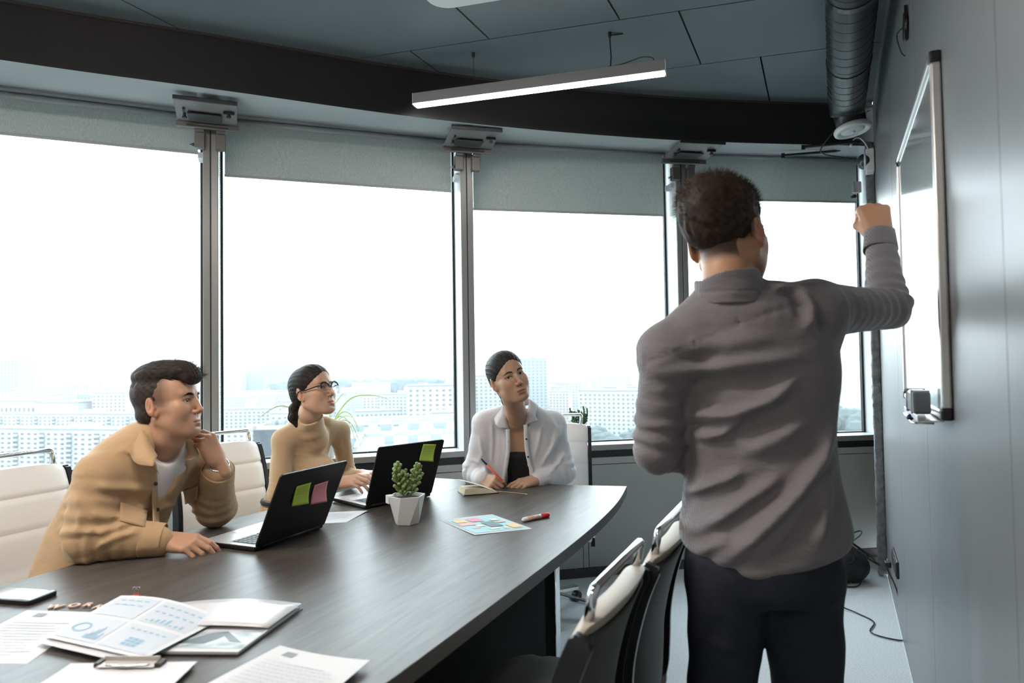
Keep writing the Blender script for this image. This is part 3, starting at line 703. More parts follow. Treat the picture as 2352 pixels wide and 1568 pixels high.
# ------------------------------------------------------------------ the city far below the windows
GZ = -62.0
def dirpt(u, D): return ((u - 1176) / 1568 * D, D)          # image pixel column projected to a spot D metres out
M_ground = mat('city_ground', (.10, .11, .11), .95, var=(.004, (.06, .07, .07), .9))
M_b = [mat('concrete_white', (.26, .265, .265), .8, var=(.02, (.22, .225, .23), .6)), mat('concrete_rose', (.27, .235, .225), .8), mat('concrete_blue', (.15, .18, .20), .8), mat('concrete_grey', (.18, .20, .21), .8)]
M_win = mat('far_windows', (.06, .075, .09), .4)
M_roof = mat('far_roof', (.14, .15, .155), .9)
M_tree = mat('bare_trees', (.035, .05, .055), .95, var=(.05, (.055, .07, .07), .8))
b = MB(); b.prism([(-7000, 30), (7000, 30), (9000, 9000), (-9000, 9000)], GZ - 2, GZ); tag(b.build('ground', M_ground), None, None, None, 'structure')
def building(lab, u, D, w, h, dep=14, rot=0, st=0, floors=0, colsn=0, group=None, name='apartment_building', balc=False, z0=GZ):
    x, y = dirpt(u, D); T = thing(name, lab, 'building', (x, y, z0), R(rot), group)
    b = MB(); b.box((0, dep / 2, h / 2), (w, dep, h)); b.build('walls', M_b[st], T)
    if floors:
        b = MB(); fh = h / (floors + .6)
        for f in range(floors):
            for c in range(colsn):
                cx = -w / 2 + w * (c + .5) / colsn; ww = w / colsn * (.78 if balc and c % 4 == 1 else .42)
                b.box((cx, -.05, fh * (f + .75)), (ww, .3, fh * (.62 if balc and c % 4 == 1 else .42)))
        b.build('window', M_win, T)['kind'] = 'stuff'
        if balc:
            b = MB()
            for c in range(1, colsn, 4):
                for f in range(floors): b.box((-w / 2 + w * (c + .5) / colsn, -.7, fh * (f + .45)), (w / colsn * .95, 1.1, fh * .36))
            b.build('balcony', M_b[0], T)['kind'] = 'stuff'
    b = MB(); b.box((0, dep / 2, h + .6), (w * 1.01, dep * 1.02, 1.2)); b.build('roof', M_roof if D < 900 else M_b[st], T)
    if floors and D < 1500: b = MB(); b.box((w * .12, dep / 2, h + 2.4), (w * .12, dep * .4, 3)); b.build('roof_hut', M_b[st], T)
    return T
G1 = 'apartment slabs behind the left window'
building('long white apartment slab with rows of balconies at the lower left behind the window', 120, 410, 150, 27, 13, -14, 0, 9, 30, balc=True)
building('second long white apartment slab just above the lowest one at the left', 160, 560, 150, 26, 13, -12, 0, 9, 34, balc=True)
building('white apartment slab just left of the seated man\'s collar', 372, 500, 52, 25, 13, -12, 0, 9, 14, balc=True)
building('blank rose-white hall at the far left edge of the view', 20, 660, 62, 33, 40, -12, 1, 3, 12)
building('blank cream hall left of the blue-grey buildings at the left', 130, 640, 48, 32, 40, -12, 0)
building('low blue-grey block with a grid of windows beside the cream hall', 165, 1250, 70, 38, 30, -10, 2, 7, 12)
building('blue-grey office block left of the seated man\'s hair', 232, 860, 70, 30, 30, -10, 2, 6, 14)
building('tall pale tower at the far left edge of the view', 8, 900, 42, 78, 26, -8, 3, 20, 8)
building('pale slim tower second from the left edge of the view', 32, 960, 26, 76, 26, -8, 0, 20, 6)
building('long horizontal pale office block below the far left towers', 100, 1060, 150, 40, 22, -6, 0, 9, 30)
building('rose apartment tower left of the seated man\'s head', 250, 640, 36, 40, 18, -10, 1, 12, 8)
building('teal-grey slab close to the seated man\'s hair', 345, 660, 34, 36, 18, -10, 2, 10, 6)
building('grey high rise left of the woman in glasses, wider one', 640, 1500, 66, 70, 30, 0, 2, 18, 10)
building('grey high rise left of the woman in glasses, second from the left', 578, 1550, 60, 66, 30, 0, 3, 18, 10)
building('pale blue high rise beside the window post behind the seated man', 528, 1500, 46, 58, 30, 0, 3, 16, 8)
building('white high rise at the window post behind the seated man', 508, 1100, 40, 52, 26, 0, 0, 14, 8)
building('tall grey tower behind the woman in the white shirt, right of her head', 1214, 640, 34, 66, 22, 0, 3, 22, 9)
building('stepped white block at the foot of the tall grey tower', 1104, 560, 34, 52, 22, 0, 0, 17, 9)
building('white office block with blue windows at the right edge of the middle window', 1010, 520, 50, 46, 22, 0, 0, 12, 10)
building('narrow blue-grey tower left of the standing man\'s elbow', 1443, 700, 7, 38, 10, 0, 2, 10, 2)
G = {'a': 'hazy apartment blocks beyond the left window', 'b': 'hazy apartment blocks beyond the second window', 'c': 'hazy apartment blocks beyond the third window', 'd': 'hazy apartment blocks beyond the right window'}
L = {'a': 'in the haze beyond the left window', 'b': 'in the haze behind the woman in glasses',
     'c': 'in the haze behind the woman in white', 'd': 'in the haze right of the standing man'}
br = random.Random(3)
taken = [((o.location.x, o.location.y), 60) for o in COL.objects if o.name.startswith('apartment_building')]
def scatter(key, u0, u1, n, D0, D1, h0, h1, floors=False, pal=(0, 0, 0, 1, 3)):
    for _ in range(n):
        for _try in range(60):
            D = D0 * (D1 / D0) ** br.random(); u = br.uniform(u0, u1); h = br.uniform(h0, h1); w = br.uniform(18, 60) * (1 if h > 30 else 1.4); fl = int(h / 3.1)
            x, y = dirpt(u, D); rr = w / 2 + 8
            if all((x - q[0]) ** 2 + (y - q[1]) ** 2 > (rr + r2) ** 2 for q, r2 in taken): break
        else: continue
        taken.append(((x, y), rr))
        st = br.choice(pal); shp = ('tower' if h > w else 'long slab' if w > 45 else 'block'); dist = 'near' if D < 800 else 'middle-distance' if D < 1500 else 'far'
        building(f"{dist} {('white', 'rose-white', 'blue-grey', 'grey')[st]} {shp} {L[key]}", u, D, w, h, br.uniform(12, 20), br.uniform(-25, 20), st, fl if floors and D < 1100 else 0, max(3, int(w / 3.6)), G[key], 'apartment_block')
scatter('a', -20, 450, 10, 700, 1150, 22, 38, True, (0, 0, 1, 2)); scatter('a', -40, 470, 26, 1200, 3800, 22, 52)
scatter('b', 505, 1040, 20, 420, 680, 20, 36, True, (0, 0, 0, 1)); scatter('b', 505, 1040, 14, 700, 1100, 20, 34, True, (0, 1, 0)); scatter('b', 500, 1045, 36, 1700, 4500, 26, 60)
scatter('c', 1090, 1460, 26, 520, 1000, 24, 46, True, (0, 0, 0, 1, 3)); scatter('c', 1090, 1560, 34, 1100, 3600, 24, 56)
scatter('d', 1900, 1985, 6, 900, 2200, 12, 24, False)
# woods and far hills
def wood(lab, u, D, w, d, n, hh, seed):
    x, y = dirpt(u, D); r = random.Random(seed); b = MB()
    for _ in range(n):
        px, py = r.uniform(-w / 2, w / 2), r.uniform(0, d)
        if any((px + x - q[0]) ** 2 + (py + y - q[1]) ** 2 < (r2 + 10) ** 2 for q, r2 in taken): continue
        s = r.uniform(.6, 1.2) * hh
        b.ball((px, py, s * .55), (s * .55, s * .55, s * .6), 7, 5)
    o = b.build('trees', M_tree); o.location = (x, y, GZ); o['label'] = lab; o['category'] = 'trees'; o['kind'] = 'stuff'
wood('blue-grey belt of trees across the middle window', 860, 1250, 420, 300, 380, 26, 1)
wood('bare trees left of the blocks below the left window', 215, 660, 70, 90, 90, 15, 2)
wood('bare trees below the blocks by the window post', 560, 420, 60, 90, 120, 14, 3)
wood('trees beyond the window between the chair and the standing man', 1400, 420, 70, 150, 170, 14, 4)
wood('trees beyond the window right of the standing man', 1940, 500, 120, 500, 240, 16, 5)
wood('trees between the apartment slabs at the left', 300, 470, 80, 30, 40, 10, 6)
b = MB(); hp = []
for k in range(60):
    u = -300 + k * 50; x, y = dirpt(u, 6200); hp.append((x, y, GZ, 62 + 40 * (.5 + .5 * math.sin(k * .31 + 1)) * (1 if u > 1150 else .3) + 8 * math.sin(k * 1.7)))
vs = []; fs = []
for x, y, z, h in hp: vs += [(x, y, z), (x, y + 200, z + h), (x, y + 900, z + h * 1.02), (x, y + 1500, z)]
for k in range(59):
    for j in range(3): fs.append((k * 4 + j, k * 4 + 4 + j, k * 4 + 5 + j, k * 4 + 1 + j))
b.v = vs; b.f = fs; b.mi = [0] * len(fs); o = b.build('hill_ridge', M_tree); o['kind'] = 'structure'
# near roofs just outside
def roof(lab, u, D, w, dep, ztop, rot, m, h=20):
    x, y = dirpt(u, D); T = thing('low_roof_building', lab, 'building', (x, y, ztop - h), R(rot))
    b = MB(); b.box((0, dep / 2, h / 2), (w, dep, h)); b.build('walls', m, T)
    b = MB(); b.box((0, .4, h + .3), (w, .8, .9)); b.box((0, dep - .4, h + .3), (w, .8, .9)); b.box((-w / 2 + .4, dep / 2, h + .3), (.8, dep, .9)); b.box((w / 2 - .4, dep / 2, h + .3), (.8, dep, .9)); b.build('parapet', M_b[0], T)
    b = MB()
    for k in range(5): b.box((-w * .3 + k * w * .15, dep * .5, h + .8), (w * .06, dep * .2, 1.6))
    b.build('roof_unit', M_b[3], T)['kind'] = 'stuff'
M_blu = mat('pale_blue_cladding', (.13, .18, .20), .5); M_dk = mat('dark_cladding', (.03, .037, .045), .6, var=(.4, (.05, .055, .06), .6))
roof('near roof with pale blue walls below the middle window', 960, 150, 44, 40, -14.5, 12, M_blu)
roof('near building with pale blue top left of the dark laptop lid', 1010, 120, 30, 26, -13.6, 10, M_blu)
roof('dark near block below the window behind the woman in glasses', 655, 150, 14, 14, -12.5, 4, M_dk)
roof('dark low roof right of the woman in glasses', 830, 165, 26, 22, -15.5, 8, M_dk)
roof('pale low roof behind the dark roofs in the middle window', 930, 230, 60, 30, -19, 12, M_b[3])
T = thing('chimney', 'thin red and white chimney on the horizon left of the woman in glasses', 'chimney', (*dirpt(540, 2500), GZ))
for k in range(7): b = MB(); b.lathe([(4 - k * .35, k * 15), (3.65 - k * .35, k * 15 + 15)], (0, 0, 0), 10); b.build('chimney_band', mat('far_red', (.45, .25, .22), .8) if k % 2 else M_b[0], T)
# thin haze lying over the town
hz = bpy.data.materials.new('haze'); hz.use_nodes = True; n = hz.node_tree; n.nodes.remove(n.nodes['Principled BSDF'])
v = n.nodes.new('ShaderNodeVolumeScatter'); v.inputs['Color'].default_value = (.88, .95, 1, 1); v.inputs['Density'].default_value = .00016; v.inputs['Anisotropy'].default_value = .0
n.links.new(v.outputs[0], n.nodes['Material Output'].inputs['Volume'])
b = MB(); b.box((0, 4600, 80), (18000, 9000, 300)); o = b.build('haze', hz); o['kind'] = 'structure'

# ------------------------------------------------------------------ table
M_wood = bpy.data.materials.new('dark_wood_laminate'); M_wood.use_nodes = True
n = M_wood.node_tree; pb = n.nodes['Principled BSDF']; pb.inputs['Roughness'].default_value = .38; pb.inputs['Specular IOR Level'].default_value = .36
tc = n.nodes.new('ShaderNodeTexCoord'); mp = n.nodes.new('ShaderNodeMapping'); mp.inputs['Scale'].default_value = (9, .8, 9)
n.links.new(tc.outputs['Object'], mp.inputs[0])
w1 = n.nodes.new('ShaderNodeTexNoise'); w1.inputs['Scale'].default_value = 3.5; w1.inputs['Detail'].default_value = 9; w1.inputs['Distortion'].default_value = 1.2; n.links.new(mp.outputs[0], w1.inputs['Vector'])
mp2 = n.nodes.new('ShaderNodeMapping'); mp2.inputs['Scale'].default_value = (60, 2.2, 60); n.links.new(tc.outputs['Object'], mp2.inputs[0])
w2 = n.nodes.new('ShaderNodeTexNoise'); w2.inputs['Scale'].default_value = 6; w2.inputs['Detail'].default_value = 4; n.links.new(mp2.outputs[0], w2.inputs['Vector'])
ad = n.nodes.new('ShaderNodeMath'); ad.operation = 'MULTIPLY_ADD'; ad.inputs[1].default_value = .45; n.links.new(w2.outputs[0], ad.inputs[0]); n.links.new(w1.outputs[0], ad.inputs[2])
cr = n.nodes.new('ShaderNodeValToRGB'); cr.color_ramp.elements[0].position = .50; cr.color_ramp.elements[0].color = (.036, .030, .026, 1); cr.color_ramp.elements[1].position = .95; cr.color_ramp.elements[1].color = (.095, .082, .072, 1)
n.links.new(ad.outputs[0], cr.inputs[0]); n.links.new(cr.outputs[0], pb.inputs['Base Color'])
bp = n.nodes.new('ShaderNodeBump'); bp.inputs['Strength'].default_value = .12; bp.inputs['Distance'].default_value = .0015; n.links.new(ad.outputs[0], bp.inputs['Height']); n.links.new(bp.outputs[0], pb.inputs['Normal'])
M_edge = mat('table_edge_band', (.045, .043, .043), .5)
TA = Vector((.4147, .91, 0)); TB = Vector((.91, -.4147, 0))      # along and across the table
T0 = Vector((-.776, 1.79, 0))
TRZ = math.atan2(TB.y, TB.x)
T = thing('conference_table', 'long boat-shaped dark wood conference table', 'table', (T0.x, T0.y, 0), TRZ)
def tl(p): d = Vector((p[0], p[1], 0)) - T0; return (d.dot(TB), d.dot(TA))
right = [(.53, 3.233), (.449, 2.923), (.372, 2.707), (.264, 2.419), (.144, 2.138), (.033, 1.891), (-.039, 1.747), (-.125, 1.577), (-.228, 1.284)]
rl = [tl(p) for p in right]; 
def hw(y): return .735 - .16 * ((y - .05) / 1.66) ** 2 * 1.0
outl = []
rl = [tuple(p) for p in rl]
rl = [(.590, 1.855), (.640, 1.56), (.668, 1.30), (.686, 1.0), (.694, .70), (.697, .40), (.697, .05), (.694, -.30), (.680, -.65)]
rs = [p for p in rl] + [(.655, -1.0), (.60, -1.45), (.53, -1.85)]
sp = [(p.x, p.y) for p in spline([(x, y, 0) for x, y in rs], 4)]
ls = [tl(p) for p in ((-.587, 3.623), (-1.019, 2.814), (-1.102, 2.657), (-1.314, 2.147), (-1.413, 1.89))] + [(-.66, -.5), (-.60, -1.2), (-.47, -1.85)]
lp = [(p.x, p.y) for p in spline([(x, y, 0) for x, y in ls], 4)]
endc = [tl((-.177, 3.45)), tl((.06, 3.37)), tl((.248, 3.291))]
outline_t = sp + lp[::-1] + endc
b = MB(); b.prism(outline_t, .712, .75)
me = b.mesh('tabletop'); me.materials.append(M_wood); me.materials.append(M_edge)
for p in me.polygons: p.material_index = 0 if abs(p.normal.z) > .5 else 1
link('tabletop', me, None, T, bevel=.0015, seg=2)
M_base = mat('black_base_panel', (.006, .006, .006), .85, spec=.15)
for x, y0, y1 in ((.45, -1.3, 1.12), (-.22, -1.3, 1.12)):
    b = MB(); b.box((x, (y0 + y1) / 2, .36), (.028, y1 - y0, .70)); b.build('side_panel', M_base, T, bevel=.002)
for y in (-1.28, 1.10):
    b = MB(); b.box((.115, y, .36), (.64, .028, .70)); b.build('end_panel', M_base, T, bevel=.002)
for x, y in ((.43, 1.28), (-.43, 1.28), (.43, -1.45), (-.43, -1.45)):
    b = MB(); b.box((x, y, .35), (.050, .050, .70)); b.build('leg', M_chrome, T, bevel=.004); b = MB(); b.box((x, y, .705), (.12, .12, .012)); b.build('leg_plate', M_base, T)

# ------------------------------------------------------------------ chairs
M_leather = mat('white_leather', (.74, .71, .68), .42, bump=(180, .08, .001))
M_shell_shade = mat('dark_shell_and_shade', (.055, .050, .044), .6)
M_leatherb = mat('beige_grey_leather', (.42, .37, .31), .5, bump=(180, .08, .001))
M_frame = mat('black_chair_frame', (.010, .010, .012), .3)
def make_chair(lab, x, y, fac, dz=0., grp='white conference chairs', bm_=None, lean=0.):
    T = thing('office_chair', lab, 'chair', (x, y, 0), math.atan2(fac[1], fac[0]) - math.pi / 2, grp)
    m = bm_ or M_leather
    # back profile: (y, z) from seat rear upwards
    prof = [(-.215, .50), (-.232, .56), (-.236, .64), (-.238, .72), (-.250, .80), (-.270, .88), (-.292, .94), (-.312, .985)]
    prof = [(a - lean * (c - .5), c) for a, c in prof]
    prof = [(p.y, p.z + dz) for p in spline([(0, a, c) for a, c in prof], 6)]
    W = .218; g = []
    for i, (py, pz) in enumerate(prof):
        u = (pz - dz - .50) / .485; row = []
        seam = min(abs(u - q) for q in (.27, .53, .78)); dent = .007 * math.exp(-(seam / .012) ** 2)
        for j in range(15):
            v = -1 + 2 * j / 14; wv = W * (1 - .0 * u); top = max(0, (u - .93) / .07); xx = v * wv * (1 - .05 * top * top)
            edge = 1 - abs(v) ** 6
            row.append(Vector((xx, py + .018 * (v * v) + .022 * edge - dent, pz - .012 * top * abs(v) ** 4)))
        g.append(row)
    front = g; back = [[Vector((p.x * .995, prof[i][0] - .012 - .012 * (1 - abs(-1 + 2 * j / 14) ** 6) + .018 * (-1 + 2 * j / 14) ** 2, p.z)) for j, p in enumerate(r)] for i, r in enumerate(front)]
    nI, nJ = len(g), 15; b = MB(); vs = [p for r in front for p in r] + [p for r in back for p in r]; o = nI * nJ; fs = []
    for i in range(nI - 1):
        for j in range(nJ - 1):
            a = i * nJ + j; fs.append((a, a + 1, a + nJ + 1, a + nJ)); fs.append((o + a, o + a + nJ, o + a + nJ + 1, o + a + 1))
    for i in range(nI - 1):
        for j in (0, nJ - 1): a = i * nJ + j; fs.append((a, o + a, o + a + nJ, a + nJ))
    for j in range(nJ - 1):
        for i in (0, nI - 1): a = i * nJ + j; fs.append((a, a + 1, o + a + 1, o + a))
    b._add(vs, fs); ob = b.build('backrest', m, T, smooth=True, bevel=.008, seg=3)
    if bm_:
        g2 = [[Vector((p.x * .97, p.y - .0035, p.z)) for p in r] for r in back[1:-4]]; b = MB(); b.sheet(g2, -.004); b.build('back_shell', M_shell_shade, T, smooth=True)
    # seat
    b = MB(); g = []
    for i in range(17):
        t = i / 16; yy = -.225 + .47 * t; zz = .485 + dz + .012 * math.sin(math.pi * t) - .035 * max(0, (t - .78) / .22) ** 2 + (.03 * max(0, (.12 - t) / .12))
        seam = min(abs(t - q) for q in (.28, .52, .76)); zz -= .007 * math.exp(-(seam / .02) ** 2)
        g.append([Vector((-.225 + .45 * j / 10, yy, zz - .012 * abs(-1 + 2 * j / 10) ** 4)) for j in range(11)])
    b.sheet(g, -.045); b.build('seat', M_shell_shade if bm_ else m, T, smooth=True, bevel=.008, seg=3)  # beige chairs: seat coloured dark in place of the shade under the table
    # side frames follow seat and back
    for s in (-1, 1):
        pts = [(s * .232, .235, .44 + dz), (s * .232, -.16, .462 + dz), (s * .232, -.222, .50 + dz)] + [(s * .230, py - .002, pz) for py, pz in prof[4:-5:3]] + [(s * .226, prof[-3][0] + .004, prof[-3][1] - .010)]
        pts = spline(pts, 4); b = MB(); n_ = len(pts); vs = []
        for i, p in enumerate(pts):
            tt = (pts[min(i + 1, n_ - 1)] - pts[max(i - 1, 0)]).normalized(); nn = Vector((0, -tt.z, tt.y)); hw_ = .022 if i < n_ - 3 else .016
            for a, c in ((-1, -1), (1, -1), (1, 1), (-1, 1)): vs.append(p + Vector((a * .010, 0, 0)) + nn * (c * hw_))
        fs = [(i * 4 + k, i * 4 + (k + 1) % 4, i * 4 + 4 + (k + 1) % 4, i * 4 + 4 + k) for i in range(n_ - 1) for k in range(4)] + [(3, 2, 1, 0), tuple(n_ * 4 - 4 + k for k in range(4))]
        b._add(vs, fs); b.build('side_frame', M_frame, T, smooth=False, bevel=.004)
    # chrome grip over the top
    py, pz = prof[-1]; b = MB()
    pth = round_path([(-.180, py + .016, pz - .018), (-.186, py + .004, pz + .046), (.186, py + .004, pz + .046), (.180, py + .016, pz - .018)], .016, 4)
    b.tube(pth, [.0095] * len(pth), 8); b.build('top_handle', M_chrome, T, smooth=True)
    # base
    b = MB(); b.box((0, -.02, .43 + dz), (.36, .20, .03)); b.build('seat_plate', M_frame, T, bevel=.004)
    b = MB(); b.tube([(0, -.02, .10), (0, -.02, .42 + dz)], [.028, .022], 14); b.build('gas_column', M_chrome, T, smooth=True)
    for k in range(5):
        a = 2 * math.pi * k / 5 + .3; e = Vector((math.cos(a), math.sin(a), 0)) * .235 + Vector((0, -.02, 0))
        b = MB(); b.bar((0, -.02, .105), (e.x, e.y, .075), .035, .022); l = b.build('base_leg', M_chrome, T, bevel=.004)
        b = MB(); Mx_ = Matrix.Rotation(R(90), 3, 'X'); b.lathe([(.022, -.02), (.028, -.012), (.028, .012), (.022, .02)], (e.x, e.y, .029), 14, M=Matrix.Rotation(a, 3, 'Z') @ Mx_); b.build('caster', M_blackp, l, smooth=False)
    return T
CH1 = make_chair('white leather chair at the left edge behind the man in the tan jacket', -1.56, 2.36, (.93, -.36))
CH2 = make_chair('white leather chair behind the woman in glasses', -1.12, 3.02, (.86, -.51))
CH3 = make_chair('white leather chair behind the woman in the white shirt', .18, 3.68, (-.10, -1))
CH4 = make_chair('blurred beige chair at the bottom, nearest to the camera, its back turned', -.090, 1.480, (-.91, .41), -.085, 'beige chairs at the near side of the table', M_leatherb, .03)
CH5 = make_chair('blurred beige chair touching the standing man\'s hip, its back turned', .108, 1.880, (-.91, .41), -.085, 'beige chairs at the near side of the table', M_leatherb, .03)

for c_ in (CH4, CH5): c_.scale = (.93, 1, 1)
# ------------------------------------------------------------------ laptops
M_lid = mat('black_laptop_lid', (.008, .008, .009), .30, bump=(700, .05, .0005))
M_deck = mat('silver_laptop_deck', (.58, .58, .58), .38, metal=.5)
M_key = mat('grey_keys', (.10, .115, .125), .5)
def laptop(lab, h0, h1, dep, lid, out, zt=.7505):
    h0 = Vector((*h0, 0)); h1 = Vector((*h1, 0)); x = (h1 - h0).normalized(); w = (h1 - h0).length
    T = thing('laptop', lab, 'laptop', (h0.x, h0.y, zt), math.atan2(x.y, x.x), 'open laptops on the table')
    # local: x along hinge, +y towards the user (left of x), base thickness
    b = MB(); b.box((w / 2, dep / 2, .0085), (w, dep, .013)); b.build('base', M_lid, T, bevel=.004, seg=3)
    b = MB(); b.box((w / 2, dep / 2, .0158), (w - .004, dep - .004, .002)); b.build('deck', M_deck, T, bevel=.001)
    for fx in (.03, w - .03):
        for fy in (.03, dep - .03): b = MB(); b.lathe([(.007, 0), (.007, .003)], (fx, fy, 0), 10); b.build('rubber_foot', M_blackp, T)
    b = MB(); b.box((w / 2, .075, .0170), (w - .04, .105, .0006)); well = b.build('keyboard', mat('key_well', (.30, .31, .32), .5), T)
    kb = MB(); kb.box((0, 0, 0), (.0155, .0145, .0022)); km = kb.mesh('key'); km.materials.append(M_key)
    n = int((w - .046) / .019)
    for r in range(5):
        for c in range(n):
            if r == 4 and 4 < c < 9: continue
            link('key', km, None, well, ((w - n * .019) / 2 + .0095 + c * .019 + (r % 2) * .0, .033 + r * .019, .0185))
    kb = MB(); kb.box((w / 2, .033 + 4 * .019, .0185), (.0725, .0145, .0022)); kb.build('space_bar', M_key, well)
    b = MB(); b.box((w / 2, dep - .052, .0171), (.10, .068, .0008)); b.build('touchpad', mat('touchpad_silver', (.50, .50, .50), .3, metal=.5), T, bevel=.0003)
    b = MB(); b.tube([(.03, -.001, .013), (w - .03, -.001, .013)], .006, 10); b.build('hinge', M_blackp, T, smooth=True)
    # lid leans away from the user
    L = (lid ** 2 + out ** 2) ** .5; e = Vector((0, -out, lid)).normalized(); nn = Vector((0, e.z, -e.y)); c = Vector((w / 2, -.002, .014))
    rot = Matrix((( 1, 0, 0), (0, nn.y, e.y), (0, nn.z, e.z)))
    pts = []
    for cx, cz, a0 in ((w / 2 - .012, L - .012, 0), (-w / 2 + .012, L - .012, 90), (-w / 2 + .012, .012, 180), (w / 2 - .012, .012, 270)):
        pts += [(cx + .012 * math.cos(R(a0 + k * 22.5)), cz + .012 * math.sin(R(a0 + k * 22.5))) for k in range(5)]
    MM = Matrix(((1, 0, 0), (0, e.y, nn.y), (0, e.z, nn.z)))
    b = MB(); b.prism(pts, -.0035, .003, M=MM); b.v = [tuple(Vector(v) + c) for v in b.v]; ld = b.build('lid', M_lid, T, bevel=.0012)
    b = MB(); b.box(tuple(c + e * (L / 2) + nn * .0033), (w - .016, .0008, L - .022), rot); b.build('screen', mat('screen_glass', (.02, .025, .03), .15, emit=(.6, .7, .8), estr=.5), ld)
    return T, c, e, nn, w, L
LA = laptop('open black laptop with a green and a pink sticky note, near the man in tan', (-.828, 2.185), (-.694, 2.490), .235, .236, .108)
LB_ = laptop('open black laptop with one green sticky note, behind the potted succulent', (-.610, 2.803), (-.372, 3.055), .245, .246, .094)
def noted(name, lab, LP, u, v, s, m, curl, tilt, lines):
    T0_, c, e, nn, w, L = LP; M = T0_.matrix_basis
    T = thing(name, lab, 'sticky note', (0, 0, 0)); T.matrix_world = Matrix.Translation(T0_.location) @ Euler((0, 0, T0_.rotation_euler.z)).to_matrix().to_4x4()
    ax = Vector((1, 0, 0)); ct, st = math.cos(tilt), math.sin(tilt); X = ax * ct + e * st; Y = e * ct - ax * st
    g = []; c0 = c + ax * (u - w / 2) + e * v - nn * .0045
    for i in range(11):
        row = []
        for j in range(11):
            a = -s / 2 + s * i / 10; d = s / 2 - s * j / 10; q = j / 10
            row.append(c0 + X * a + Y * (d) - nn * (curl * (q ** 2.2) * (.6 + .8 * i / 10) + .0008))
        g.append(row)
    b = MB(); b.sheet(g, .0003); o = b.build('note_sheet', m, T, smooth=True)
    b = MB(); r_ = random.Random(int(u * 1000))
    for k in range(lines):
        j = 1.2 + k * 1.15; x0 = -s * .36; 
        while x0 < s * .34:
            ln = r_.uniform(.004, .010); q = j / 10; d = s / 2 - s * q
            p = c0 + X * (x0 + ln / 2) + Y * d - nn * (curl * (q ** 2.2) * (.6 + .8 * (x0 / s + .5)) + .0013); b.box(tuple(p), (ln, .0003, .0009), rot=Matrix(((X.x, nn.x, Y.x), (X.y, nn.y, Y.y), (X.z, nn.z, Y.z)))); x0 += ln + .003
    if lines: b.build('handwriting', mat('ink_pencil', (.18, .25, .12), .8), T)['kind'] = 'stuff'
    return T
M_green = mat('sticky_green', (.52, .68, .10), .7); M_pink = mat('sticky_pink', (.95, .36, .42), .7)
noted('sticky_note', 'lime green sticky note on the lid of the laptop near the man', LA, .128, .170, .070, M_green, .013, .02, 4)
noted('sticky_note', 'pink sticky note on the lid of the laptop near the man', LA, .222, .158, .070, M_pink, .016, .05, 3)
noted('sticky_note', 'lime green sticky note on the lid behind the succulent', LB_, .262, .213, .074, M_green, .012, -.12, 5)

# ------------------------------------------------------------------ plants
M_pot = mat('white_pot_glaze', (.66, .66, .64), .45, bump=(300, .05, .0005)); M_soil = mat('potting_soil', (.035, .020, .014), .95, bump=(120, 1, .01))
M_succ = mat('succulent_green', (.13, .20, .055), .42, var=(60, (.30, .34, .12), .7), sss=.1); M_succ2 = mat('jade_green', (.035, .11, .035), .35, var=(40, (.08, .18, .06), .6))
M_stem = mat('plant_stem', (.14, .12, .06), .7)
def leafy(T, base, top, n, ll, lr, m, seed, spread=1.0, stem=.0028, up=.5):
    r = random.Random(seed); base = Vector(base); top = Vector(top); pts = spline([base, base.lerp(top, .5) + Vector((r.uniform(-.005, .005), r.uniform(-.005, .005), 0)), top], 5)
    b = MB(); b.tube(pts, [stem * (1 - .4 * i / len(pts)) for i in range(len(pts))], 7); br_ = b.build('branch', M_stem, T, smooth=True)
    for k in range(n):
        t = .25 + .75 * (k / (n - 1)) ** .8; p = pts[min(int(t * (len(pts) - 1)), len(pts) - 1)]; a = k * 2.4; f = 1 - .75 * max(0, (t - .5) / .5) ** 2
        d = Vector((math.cos(a) * f * spread, math.sin(a) * f * spread, up + .9 * t)).normalized(); L_ = ll * r.uniform(.75, 1.1)
        e = p + d * L_; b = MB(); mid = p + d * (L_ * .6) + Vector((0, 0, -.001))
        b.tube([p, p + d * (L_ * .3), mid, e - d * lr * .6, e - d * lr * .15, e], [lr * .35, lr * .55, lr * .85, lr, lr * .75, lr * .15], 8)
        b.build('leaf', m, br_, smooth=True)
T = thing('potted_succulent', 'finger-leaved succulent in a white faceted pot in front of the open laptop', 'plant', (-.400, 2.553, .7505), R(20))
b = MB(); nT = 6; vs = []
for k in range(nT): a = 2 * math.pi * (k) / nT; vs.append(Vector((.070 * math.cos(a), .070 * math.sin(a), .104)))
for k in range(nT): a = 2 * math.pi * (k + .5) / nT; vs.append(Vector((.046 * math.cos(a), .046 * math.sin(a), 0)))
for k in range(nT): a = 2 * math.pi * (k) / nT; vs.append(Vector((.064 * math.cos(a), .064 * math.sin(a), .104)))
for k in range(nT): a = 2 * math.pi * (k) / nT; vs.append(Vector((.060 * math.cos(a), .060 * math.sin(a), .085)))
fs = [tuple(range(6, 12))[::-1], tuple(range(18, 24))]
for k in range(nT):
    j = (k + 1) % nT; fs += [(k, 6 + k, j), (6 + k, 6 + j, j), (k, j, 12 + j, 12 + k), (12 + k, 12 + j, 18 + j, 18 + k)]
b._add(vs, fs); b.build('pot', M_pot, T, bevel=.0012)
b = MB(); b.lathe([(.001, .094), (.03, .095), (.055, .091), (.056, .086)], (0, 0, 0), 20); b.build('soil', M_soil, T, smooth=True)
b = MB(); b.box((-.066, .012, .090), (.010, .03, .028), .2); b.box((-.060, .012, .104), (.02, .03, .002), .2); b.build('pot_clip', M_pot, T)['kind'] = 'stuff'
leafy(T, (-.008, 0, .092), (-.036, .002, .196), 32, .040, .0066, M_succ, 1, 1.15); leafy(T, (.010, 0, .092), (.044, -.002, .186), 26, .040, .0064, M_succ, 2, 1.1)
